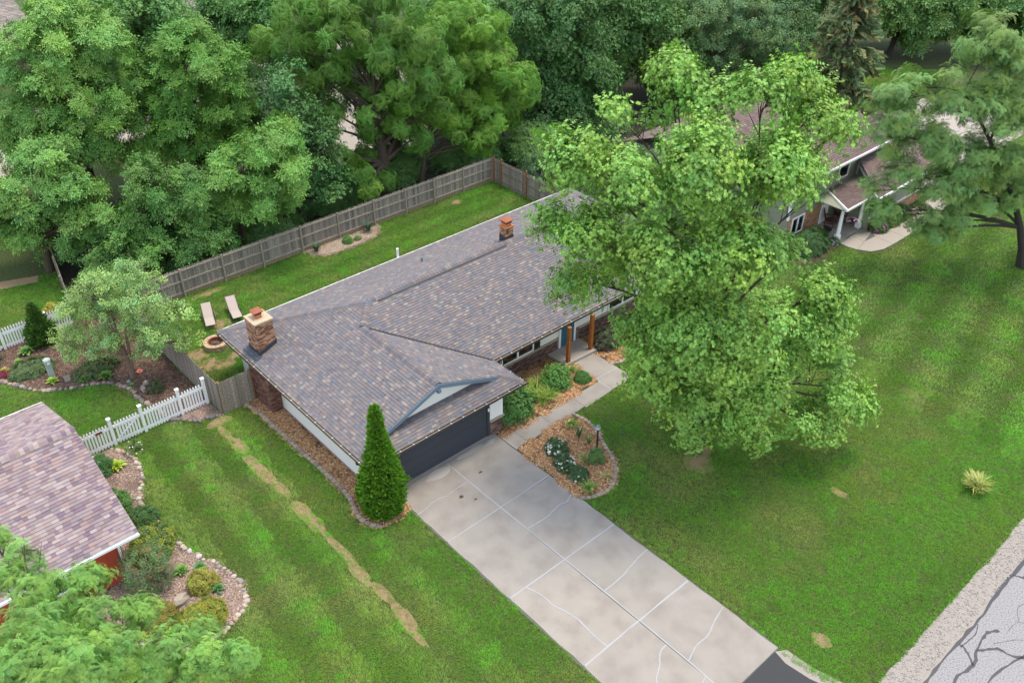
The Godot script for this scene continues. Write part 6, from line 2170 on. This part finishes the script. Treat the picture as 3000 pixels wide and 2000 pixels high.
func hosta(label: String, at: Vector3, n: int, r: float, col: Color, group: String = "") -> void:
	rng.seed = hash(label) + int(at.x * 31)
	var root := thing("hosta", label, "plant", at, group)
	var ms := []
	for k in 4:
		var b := Buf.new()
		b.col = tint(col, 0.12)
		# a broad arching leaf with a folded midrib
		var pts := [[0.0, 0.02, 0.0], [0.25, 0.16, 0.35], [0.55, 0.24, 0.5], [0.85, 0.17, 0.32], [1.05, 0.04, 0.0]]
		for i in 4:
			var a: Array = pts[i]
			var c: Array = pts[i + 1]
			for s in [-1, 1]:
				b.q(Vector3(0, a[1] - 0.03, a[0]), Vector3(0, c[1] - 0.03, c[0]), Vector3(s * c[2] * 0.42, c[1] + 0.02, c[0]), Vector3(s * a[2] * 0.42, a[1] + 0.02, a[0]))
		ms.append(b.mesh(M.blade))
	for k in n:
		var t := float(k) / n
		var a := k * 2.4 + rf(-0.2, 0.2)
		var lift := lerpf(0.15, 1.0, t)
		var s := r * lerpf(1.0, 0.62, t) * rf(0.85, 1.1)
		var basis := Basis(Vector3.UP, a) * Basis(Vector3.RIGHT, -lift)
		part("leaf", ms[rng.randi() % 4], root, Transform3D(basis.scaled(Vector3.ONE * s), Vector3(sin(a) * 0.04, 0.03 + 0.10 * t, cos(a) * 0.04)))

func clump(called: String, label: String, at: Vector3, n: int, ln: float, w: float, arch: float, col: Color, opt: Dictionary = {}) -> Node3D:
	rng.seed = hash(label) + int(at.z * 10)
	var root := thing(called, label, "plant", at, opt.get("group", ""))
	var b := Buf.new()
	for k in int(opt.get("crowns", 1)):
		var o: Vector3 = Vector3(rf(-1, 1), 0, rf(-1, 1)) * opt.get("spread", 0.0)
		straps(b, o, n, ln, w, arch, col, 0.2, opt.get("dry", col), opt.get("dry_share", 0.0))
	stuff(pb("blade", b, M.blade, root))
	return root

func build_plants() -> void:
	var lily := Color(0.15, 0.27, 0.035)
	# island bed
	var d1 := Color(0.05, 0.115, 0.035)
	for q in [["white daisy bush in full bloom next to the drive", 21.5, -20.95, 0.48, 0.50, 80], ["white daisy bush with fewer blooms in the middle of the trio", 21.1, -20.0, 0.45, 0.48, 60], ["round daisy bush with only a few blooms, lowest of the trio", 21.05, -19.15, 0.38, 0.40, 18]]:
		var s := shrub("daisy_bush", q[0], "plant", Vector3(q[1], 0, q[2]), Vector3(q[3], q[4], q[3]), "small", 420, d1, {"size": 0.8, "group": "daisies in the island bed"})
		flowers(s, q[5], Vector3(q[3], q[4], q[3]), Color(0.80, 0.80, 0.76), Color(0.55, 0.36, 0.03), 0.055)
	var c := clump("daylily", "daylily clump with one peach bloom at the island's drive end", Vector3(20.85, 0.02, -18.3), 90, 0.55, 0.028, 0.34, lily)
	flowers(c, 2, Vector3(0.16, 0.40, 0.16), Color(0.72, 0.45, 0.22), Color(0.60, 0.40, 0.08), 0.075)
	c = clump("daylily", "daylily clump with a pale bloom at the walk end of the island", Vector3(23.2, 0.02, -21.7), 80, 0.5, 0.028, 0.34, lily)
	flowers(c, 2, Vector3(0.16, 0.36, 0.16), Color(0.72, 0.45, 0.22), Color(0.60, 0.40, 0.08), 0.075)
	clump("iris_clump", "stiff blue-green iris fan behind the lamp post", Vector3(22.9, 0.02, -20.95), 26, 0.72, 0.05, 0.12, Color(0.095, 0.19, 0.085))
	clump("iris_clump", "small open iris fan between the iris and the lamp", Vector3(22.95, 0.02, -20.35), 16, 0.55, 0.045, 0.2, Color(0.11, 0.20, 0.06))
	clump("daylily", "thin yellowing daylily at the lamp post's foot", Vector3(22.2, 0.02, -19.9), 40, 0.55, 0.022, 0.34, Color(0.17, 0.25, 0.05), {"dry": Color(0.42, 0.34, 0.14), "dry_share": 0.35, "crowns": 2, "spread": 0.35})
	clump("daylily", "sparse yellowing daylily near the island's curved edge", Vector3(21.9, 0.02, -18.3), 36, 0.5, 0.02, 0.4, Color(0.28, 0.30, 0.08), {"dry": Color(0.46, 0.40, 0.18), "dry_share": 0.5})
	shrub("sedum", "loose green perennial leaning on the lamp post", "plant", Vector3(22.35, 0, -19.35), Vector3(0.3, 0.55, 0.3), "small", 160, Color(0.10, 0.20, 0.05), {"size": 1.1})
	# front bed
	shrub("hydrangea", "large dark-leaved shrub beside the garage pier", "shrub", Vector3(21.75, 0, -24.35), Vector3(0.98, 1.05, 0.80), "maple", 330, Color(0.075, 0.20, 0.035), {"size": 0.72})
	clump("daylily", "wide daylily drift between the two leafy shrubs", Vector3(23.45, 0.02, -24.3), 95, 0.85, 0.030, 0.32, Color(0.16, 0.27, 0.03), {"crowns": 6, "spread": 0.55, "dry": Color(0.42, 0.36, 0.12), "dry_share": 0.08})
	shrub("peony", "leafy green shrub nearest the cedar porch post", "shrub", Vector3(24.85, 0, -24.45), Vector3(0.62, 0.85, 0.58), "maple", 190, Color(0.085, 0.23, 0.035), {"size": 0.62})
	clump("daylily", "small daylily clump touching the porch slab", Vector3(26.02, 0.02, -24.6), 80, 0.6, 0.026, 0.34, Color(0.14, 0.24, 0.04), {"dry": Color(0.40, 0.24, 0.08), "dry_share": 0.1})
	shrub("boxwood", "small round boxwood at the bend of the front walk", "shrub", Vector3(26.0, 0, -23.75), Vector3(0.40, 0.42, 0.38), "small", 380, Color(0.075, 0.195, 0.035), {"size": 0.9})
	shrub("barberry", "dark purple-leaved shrub right of the porch under the maple", "shrub", Vector3(29.2, 0, -25.1), Vector3(0.8, 0.9, 0.6), "small", 500, Color(0.075, 0.045, 0.045), {"size": 1.3, "second": Color(0.06, 0.11, 0.035), "share": 0.5})
	# daylily alone on the verge
	clump("daylily", "lone yellowing daylily clump on the grass verge by the road", Vector3(33.05, 0, -7.5), 75, 0.85, 0.032, 0.30, Color(0.20, 0.29, 0.04), {"crowns": 5, "spread": 0.22, "dry": Color(0.52, 0.42, 0.16), "dry_share": 0.33})
	# stone bed at the back fence
	clump("yucca", "spiky blue-green yucca at the stone bed's right end", Vector3(26.85, 0.02, -43.3), 100, 0.80, 0.045, 0.16, Color(0.085, 0.145, 0.085), {"group": "yuccas by the back fence"})
	clump("yucca", "spiky blue-green yucca at the stone bed's left end", Vector3(23.05, 0.02, -43.2), 90, 0.72, 0.045, 0.16, Color(0.085, 0.145, 0.085), {"group": "yuccas by the back fence"})
	shrub("sedum", "round green sedum in the middle of the stone bed", "plant", Vector3(25.1, 0, -43.0), Vector3(0.3, 0.32, 0.3), "small", 180, Color(0.10, 0.22, 0.04), {"size": 0.9})
	shrub("sedum", "tiny seedling in the stone bed right of the sedum", "plant", Vector3(25.75, 0, -42.85), Vector3(0.18, 0.18, 0.18), "small", 50, Color(0.14, 0.24, 0.06), {"size": 0.8})
	# birch bed
	var HG := "hostas in the birch bed"
	hosta("broad hosta mound below the far picket fence", Vector3(6.55, 0, -43.95), 34, 0.42, Color(0.12, 0.25, 0.05), HG)
	hosta("small hosta left of the low green carpet", Vector3(5.95, 0, -43.3), 16, 0.26, Color(0.14, 0.27, 0.05), HG)
	hosta("bright lime hosta at the pedestal's foot", Vector3(6.65, 0, -40.6), 24, 0.30, Color(0.24, 0.40, 0.04), HG)
	hosta("dark hosta in the stone-edged curve before the birch", Vector3(7.87, 0, -39.75), 28, 0.30, Color(0.10, 0.26, 0.04), HG)
	hosta("larger hosta left of the birch trunks", Vector3(8.75, 0, -39.3), 32, 0.36, Color(0.09, 0.22, 0.03), HG)
	hosta("tiny hosta on bare soil right of the birch", Vector3(9.36, 0, -37.75), 12, 0.2, Color(0.12, 0.26, 0.05), HG)
	hosta("yellow hosta beside the red heuchera", Vector3(5.2, 0, -43.1), 16, 0.2, Color(0.38, 0.40, 0.04), HG)
	shrub("heuchera", "small red-leaved plant at the bed's left end", "plant", Vector3(4.95, 0, -42.75), Vector3(0.25, 0.2, 0.25), "small", 90, Color(0.22, 0.03, 0.05), {"size": 1.0})
	shrub("juniper", "low sprawling green carpet left of the pedestal", "ground cover", Vector3(6.2, 0, -42.3), Vector3(0.95, 0.36, 0.75), "small", 520, Color(0.10, 0.17, 0.06), {"size": 1.1})
	shrub("juniper", "loose reddish-green carpet below the birch crown", "ground cover", Vector3(8.5, 0, -40.2), Vector3(1.1, 0.42, 0.7), "small", 480, Color(0.085, 0.17, 0.05), {"size": 1.1, "second": Color(0.24, 0.13, 0.05), "share": 0.15})
	shrub("rose_bush", "thin rose bush with pale blooms behind the picket fence", "plant", Vector3(10.1, 0, -36.8), Vector3(0.42, 0.5, 0.4), "small", 130, Color(0.08, 0.11, 0.04), {"size": 0.9})
	shrub("rose_bush", "bush of pale pink blossom on the bare soil", "plant", Vector3(9.85, 0, -37.05), Vector3(0.24, 0.42, 0.2), "small", 90, Color(0.62, 0.50, 0.52), {"size": 0.8})
	shrub("spirea", "golden shrub behind the far picket fence's right end", "shrub", Vector3(8.8, 0, -46.2), Vector3(0.55, 0.8, 0.5), "small", 260, Color(0.34, 0.31, 0.03), {"size": 1.2})
	shrub("japanese_maple", "orange-leaved young tree behind the far picket fence", "shrub", Vector3(5.5, 0, -47.6), Vector3(0.6, 2.3, 0.6), "maple", 120, Color(0.30, 0.19, 0.04), {"size": 0.7, "dome": false})
	shrub("yew", "dark low evergreen beside the far picket fence's post", "shrub", Vector3(4.9, 0, -44.4), Vector3(0.5, 0.5, 0.5), "small", 220, Color(0.05, 0.11, 0.045), {"size": 1.1})
	# neighbour's bed
	var NG := "hostas in the neighbour's bed"
	hosta("yellow-green hosta mound beside the gutter corner's upper bed", Vector3(6.55, 0, -32.7), 40, 0.42, Color(0.30, 0.42, 0.04), NG)
	hosta("dark blue hosta at the picket fence's foot", Vector3(6.2, 0, -33.35), 18, 0.30, Color(0.07, 0.19, 0.07), NG)
	hosta("big glossy hosta rosette next to the path light", Vector3(4.6, 0, -22.85), 34, 0.40, Color(0.17, 0.36, 0.03), NG)
	hosta("green hosta behind the golden barberry", Vector3(6.1, 0, -25.45), 26, 0.32, Color(0.14, 0.27, 0.05), NG)
	hosta("small dark hosta against the stone edging", Vector3(6.7, 0, -25.15), 18, 0.26, Color(0.07, 0.21, 0.05), NG)
	hosta("dark hosta tucked under the golden barberry", Vector3(6.75, 0, -23.75), 20, 0.28, Color(0.07, 0.20, 0.05), NG)
	hosta("lone striped yellow hosta by the path light's left", Vector3(3.8, 0, -23.55), 12, 0.24, Color(0.36, 0.42, 0.06), NG)
	shrub("spirea", "large round golden spirea near the curved stone edge", "shrub", Vector3(5.7, 0, -22.85), Vector3(0.78, 0.72, 0.72), "small", 1250, Color(0.30, 0.30, 0.025), {"size": 0.95, "second": Color(0.16, 0.22, 0.03), "share": 0.4})
	shrub("spirea", "bronze-green spirea beside the locust's fringe", "shrub", Vector3(4.55, 0, -23.95), Vector3(0.66, 0.62, 0.62), "small", 850, Color(0.19, 0.21, 0.03), {"size": 0.95, "second": Color(0.28, 0.20, 0.04), "share": 0.35})
	shrub("barberry", "golden barberry with bronze patches right of the boulder", "shrub", Vector3(6.45, 0, -24.35), Vector3(0.50, 0.58, 0.5), "small", 620, Color(0.30, 0.33, 0.04), {"size": 0.9, "second": Color(0.24, 0.15, 0.04), "share": 0.3})
	shrub("lilac", "tall blue-green lilac standing before the red wall", "shrub", Vector3(5.0, 0, -25.6), Vector3(0.85, 0.95, 0.8), "birch", 420, Color(0.10, 0.17, 0.055), {"size": 0.62, "dome": false, "second": Color(0.17, 0.14, 0.05), "share": 0.12})
	shrub("forsythia", "yellow-green loose shrub at the gutter corner", "shrub", Vector3(5.8, 0, -27.3), Vector3(0.85, 0.95, 0.85), "small", 900, Color(0.27, 0.31, 0.03), {"size": 1.2, "second": Color(0.08, 0.16, 0.035), "share": 0.5})
	shrub("yew", "low dark green yew cushion beside the roof's edge", "shrub", Vector3(5.95, 0, -28.95), Vector3(0.72, 0.5, 0.6), "small", 620, Color(0.055, 0.14, 0.03), {"size": 1.0})
	shrub("rose_bush", "leafy green bush along the neighbour's eave", "shrub", Vector3(5.65, 0, -30.4), Vector3(0.5, 0.55, 0.7), "small", 420, Color(0.08, 0.20, 0.035), {"size": 1.2})
	var hy := shrub("hydrangea", "dark bush with a few pale blooms below the picket fence", "shrub", Vector3(5.9, 0, -33.0), Vector3(0.5, 0.7, 0.6), "small", 460, Color(0.055, 0.16, 0.035), {"size": 1.3})
	flowers(hy, 8, Vector3(0.5, 0.7, 0.6), Color(0.66, 0.66, 0.70), Color(0.5, 0.5, 0.4), 0.06)
	var wp := shrub("wispy_flower", "wispy white-flowered stems at the gate's foot", "plant", Vector3(7.55, 0, -33.2), Vector3(0.36, 0.5, 0.36), "small", 50, Color(0.12, 0.20, 0.06), {"size": 0.8})
	flowers(wp, 14, Vector3(0.4, 0.55, 0.4), Color(0.72, 0.68, 0.72), Color(0.5, 0.5, 0.3), 0.035)
	# the sage house
	var hedge := shrub("yew", "broad dark clipped hedge left of the columned porch", "hedge", Vector3(45.5, 0, -23.9), Vector3(1.75, 1.0, 0.85), "small", 1300, Color(0.04, 0.115, 0.022), {"size": 1.5})
	var rh := shrub("rhododendron", "magenta rhododendron in bloom at the brick corner", "shrub", Vector3(50.95, 0, -22.3), Vector3(0.6, 0.6, 0.45), "small", 160, Color(0.06, 0.14, 0.03), {"size": 1.4})
	flowers(rh, 60, Vector3(0.58, 0.6, 0.46), Color(0.46, 0.05, 0.42), Color(0.55, 0.15, 0.5), 0.11)
	shrub("boxwood", "light green rounded shrub beside the magenta rhododendron", "shrub", Vector3(52.3, 0, -22.25), Vector3(0.55, 0.62, 0.42), "small", 360, Color(0.17, 0.25, 0.06), {"size": 1.3})
	shrub("yew", "dark shrub below the wing's ledge under the locust", "shrub", Vector3(53.6, 0, -22.3), Vector3(0.6, 0.75, 0.4), "small", 360, Color(0.045, 0.11, 0.03), {"size": 1.4})
	var pt := shrub("petunia_pot", "pale lilac petunias spilling at the left porch column", "flowers", Vector3(47.2, 0, -23.15), Vector3(0.32, 0.35, 0.3), "small", 90, Color(0.07, 0.15, 0.04), {"size": 1.1})
	flowers(pt, 26, Vector3(0.32, 0.35, 0.3), Color(0.60, 0.52, 0.70), Color(0.4, 0.2, 0.5), 0.07)
	var hb := thing("hanging_basket", "hanging basket of pink petunias between the white columns", "flowers", Vector3(48.75, 1.05, -23.1))
	rng.seed = 4
	var bk := Buf.new()
	bk.lathe(Vector3.ZERO, [Vector2(0.12, -0.12), Vector2(0.26, 0.08), Vector2(0.0, 0.06)], 12)
	pb("basket", bk, M.bark_dark, hb)
	for k in 3:
		var ch := Buf.new()
		ch.tube([Vector3(cos(k * 2.1) * 0.2, 0.08, sin(k * 2.1) * 0.2), Vector3(0, 1.17, 0)], [0.004, 0.004], 4)
		pb("chain", ch, M.black_metal, hb)
	flowers(hb, 60, Vector3(0.38, 0.26, 0.38), Color(0.55, 0.30, 0.44), Color(0.75, 0.6, 0.7), 0.07)
	shrub("forsythia", "yellow-green shrub lit on the far side of the driveway", "shrub", Vector3(64.5, 0, -28.0), Vector3(1.3, 1.4, 1.2), "small", 500, Color(0.30, 0.36, 0.03), {"size": 2.0})
	shrub("forsythia", "yellow-green shrub right of the locust trunk's far side", "shrub", Vector3(61.0, 0, -19.0), Vector3(1.1, 1.0, 1.0), "small", 320, Color(0.26, 0.33, 0.03), {"size": 2.0})

func on_lawn(p: Vector2) -> bool:
	for h in lawn_holes:
		if (h[0] as Rect2).has_point(p) and Geometry2D.is_point_in_polygon(p, h[1]):
			return false
	return true

func build_lawn() -> void:
	rng.seed = 91
	# a round tuft patch of bent blades, and a small one for edges
	var meshes := []
	for spec in [[150, 0.24, 0.062, 0.011], [24, 0.075, 0.055, 0.010], [150, 0.5, 0.085, 0.022]]:
		var b := Buf.new()
		for k in spec[0]:
			var a := rf(0, TAU)
			var d: float = sqrt(rng.randf()) * spec[1]
			var o := Vector3(cos(a) * d, -0.003, sin(a) * d)
			var y := rf(0, TAU)
			var h: float = spec[2] * rf(0.55, 1.15)
			var s: Vector3 = Vector3(-sin(y), 0, cos(y)) * spec[3] * 0.5
			var bend := Vector3(cos(y), 0, sin(y)) * h * rf(0.2, 0.9)
			var m := o + bend * 0.35 + Vector3(0, h * 0.62, 0)
			var j := rf(0.72, 1.28)
			b.col = Color(j * rf(0.9, 1.15), j, j * rf(0.8, 1.2))
			b.q(o - s, m - s * 0.8, m + s * 0.8, o + s)
			b.t(m - s * 0.8, o + bend + Vector3(0, h * 0.9, 0), m + s * 0.8)
		meshes.append(b.mesh(M.blade))
	grass_tone.seed = 7
	grass_tone.frequency = 0.11
	grass_tone.fractal_octaves = 4
	grass_dry.seed = 19
	grass_dry.frequency = 0.28
	grass_dry.fractal_octaves = 4
	# coarse grid of big patches where there is room, small ones along the edges
	var step := 0.26
	var near := [Rect2(2.0, -51, 36.5, 46.5)]
	var gx := 2.0
	while gx < 38.0:
		var gz := -51.0
		while gz < -4.8:
			var p := Vector2(gx + rf(-0.13, 0.13), gz + rf(-0.13, 0.13))
			var vis := not (p.x > 20 and p.y < -44) and not (p.x < 3 and p.y > -20) and not (p.x > 22.5 and p.y < -26 and p.y > -34)
			if vis:
				var room := bareness(p) < 0.02
				for k in 6:
					var a := TAU * k / 6.0
					if not on_lawn(p + Vector2(cos(a), sin(a)) * 0.22):
						room = false
						break
				if room:
					put_grass(p, 0)
				else:
					for k in 9:
						var q := p + Vector2(rf(-0.14, 0.14), rf(-0.14, 0.14))
						if on_lawn(q):
							put_grass(q, 1)
			gz += step
		gx += step
	# further lawns in larger tufts
	gx = 38.0
	while gx < 80.0:
		var gz := -42.0
		while gz < -6.0:
			var p := Vector2(gx + rf(-0.25, 0.25), gz + rf(-0.25, 0.25))
			if on_lawn(p) and on_lawn(p + Vector2(0.35, 0)) and on_lawn(p - Vector2(0.35, 0)) and on_lawn(p + Vector2(0, 0.35)) and on_lawn(p - Vector2(0, 0.35)):
				put_grass(p, 2)
			gz += 0.5
		gx += 0.5
	var lawn := Node3D.new()
	lawn.name = "lawn_grass"
	add_child(lawn)
	lawn.set_meta("kind", "stuff")
	tag(lawn, "short mown green grass of the lawns around the houses", "grass")
	for v in 3:
		copies("grass_patch", meshes[v], grass_x[v], grass_c[v], lawn)
	print("grass ", grass_x[0].size(), " ", grass_x[1].size(), " ", grass_x[2].size())

var grass_tone := FastNoiseLite.new()
var grass_dry := FastNoiseLite.new()
var grass_x := [[], [], []]
var grass_c := [PackedColorArray(), PackedColorArray(), PackedColorArray()]

func put_grass(p: Vector2, v: int) -> void:
	var bare := bareness(p)
	if rng.randf() < bare * 0.92:
		return
	var t := grass_tone.get_noise_2d(p.x, p.y)
	var q := grass_dry.get_noise_2d(p.x, p.y)
	var lush := Color(0.105, 0.295, 0.012)
	var mid := Color(0.165, 0.345, 0.022)
	var straw := Color(0.38, 0.345, 0.12)
	var clover := Color(0.13, 0.42, 0.016)
	var c := lush.lerp(mid, clamp(0.45 + t * 1.5, 0.0, 1.0))
	# the front lawn is drier, the back lawn lusher
	var dryness := 0.10
	if p.x > 19 and p.x < 40 and p.y > -21:
		dryness = 0.18
		if p.y > -8.3:
			dryness = -0.12
		elif p.y > -10.2:
			dryness = -0.02
	elif p.x < 13 and p.y > -34:
		dryness = 0.18
		if p.x > 11.6:
			dryness = 0.0
	elif p.x < 13:
		dryness = 0.04
	c = c.lerp(straw, clamp(dryness + q * 0.6 + bare * 1.3, 0.0, 0.85))
	if p.x > 19.5 and p.y > -9.3 and p.y < -6.6:
		c = c.lerp(clover, 0.55)
	c = c.lerp(clover, 0.75 * smoothstep(0.22, 0.4, grass_dry.get_noise_2d(p.x * 1.7 + 90.0, p.y * 1.7)))
	# mowing stripes: the blades lie one way, then the other
	var lie := Vector3.ZERO
	if p.x < 12.9 and p.y > -34:
		lie = Vector3(0.1, 0, 0.6 if fposmod(p.x + 0.06 * p.y, 2.0) < 1.0 else -0.6)
	elif p.x > 36:
		lie = Vector3(0.55 if fposmod(p.y + 0.22 * p.x, 2.4) < 1.2 else -0.55, 0, 0.1)
	elif p.y < -36:
		lie = Vector3(0.5 if fposmod(p.y, 1.4) < 0.7 else -0.5, 0, 0)
	var k := rf(0.85, 1.2)
	var turn := rf(0, TAU)
	var basis := Basis(Vector3(1, 0, 0), (Vector3.UP + lie), Vector3(0, 0, 1)) * Basis(Vector3.UP, turn)
	grass_x[v].append(Transform3D(basis.scaled(Vector3.ONE * k), Vector3(p.x, 0.0, p.y)))
	grass_c[v].append(tint(c, 0.10))
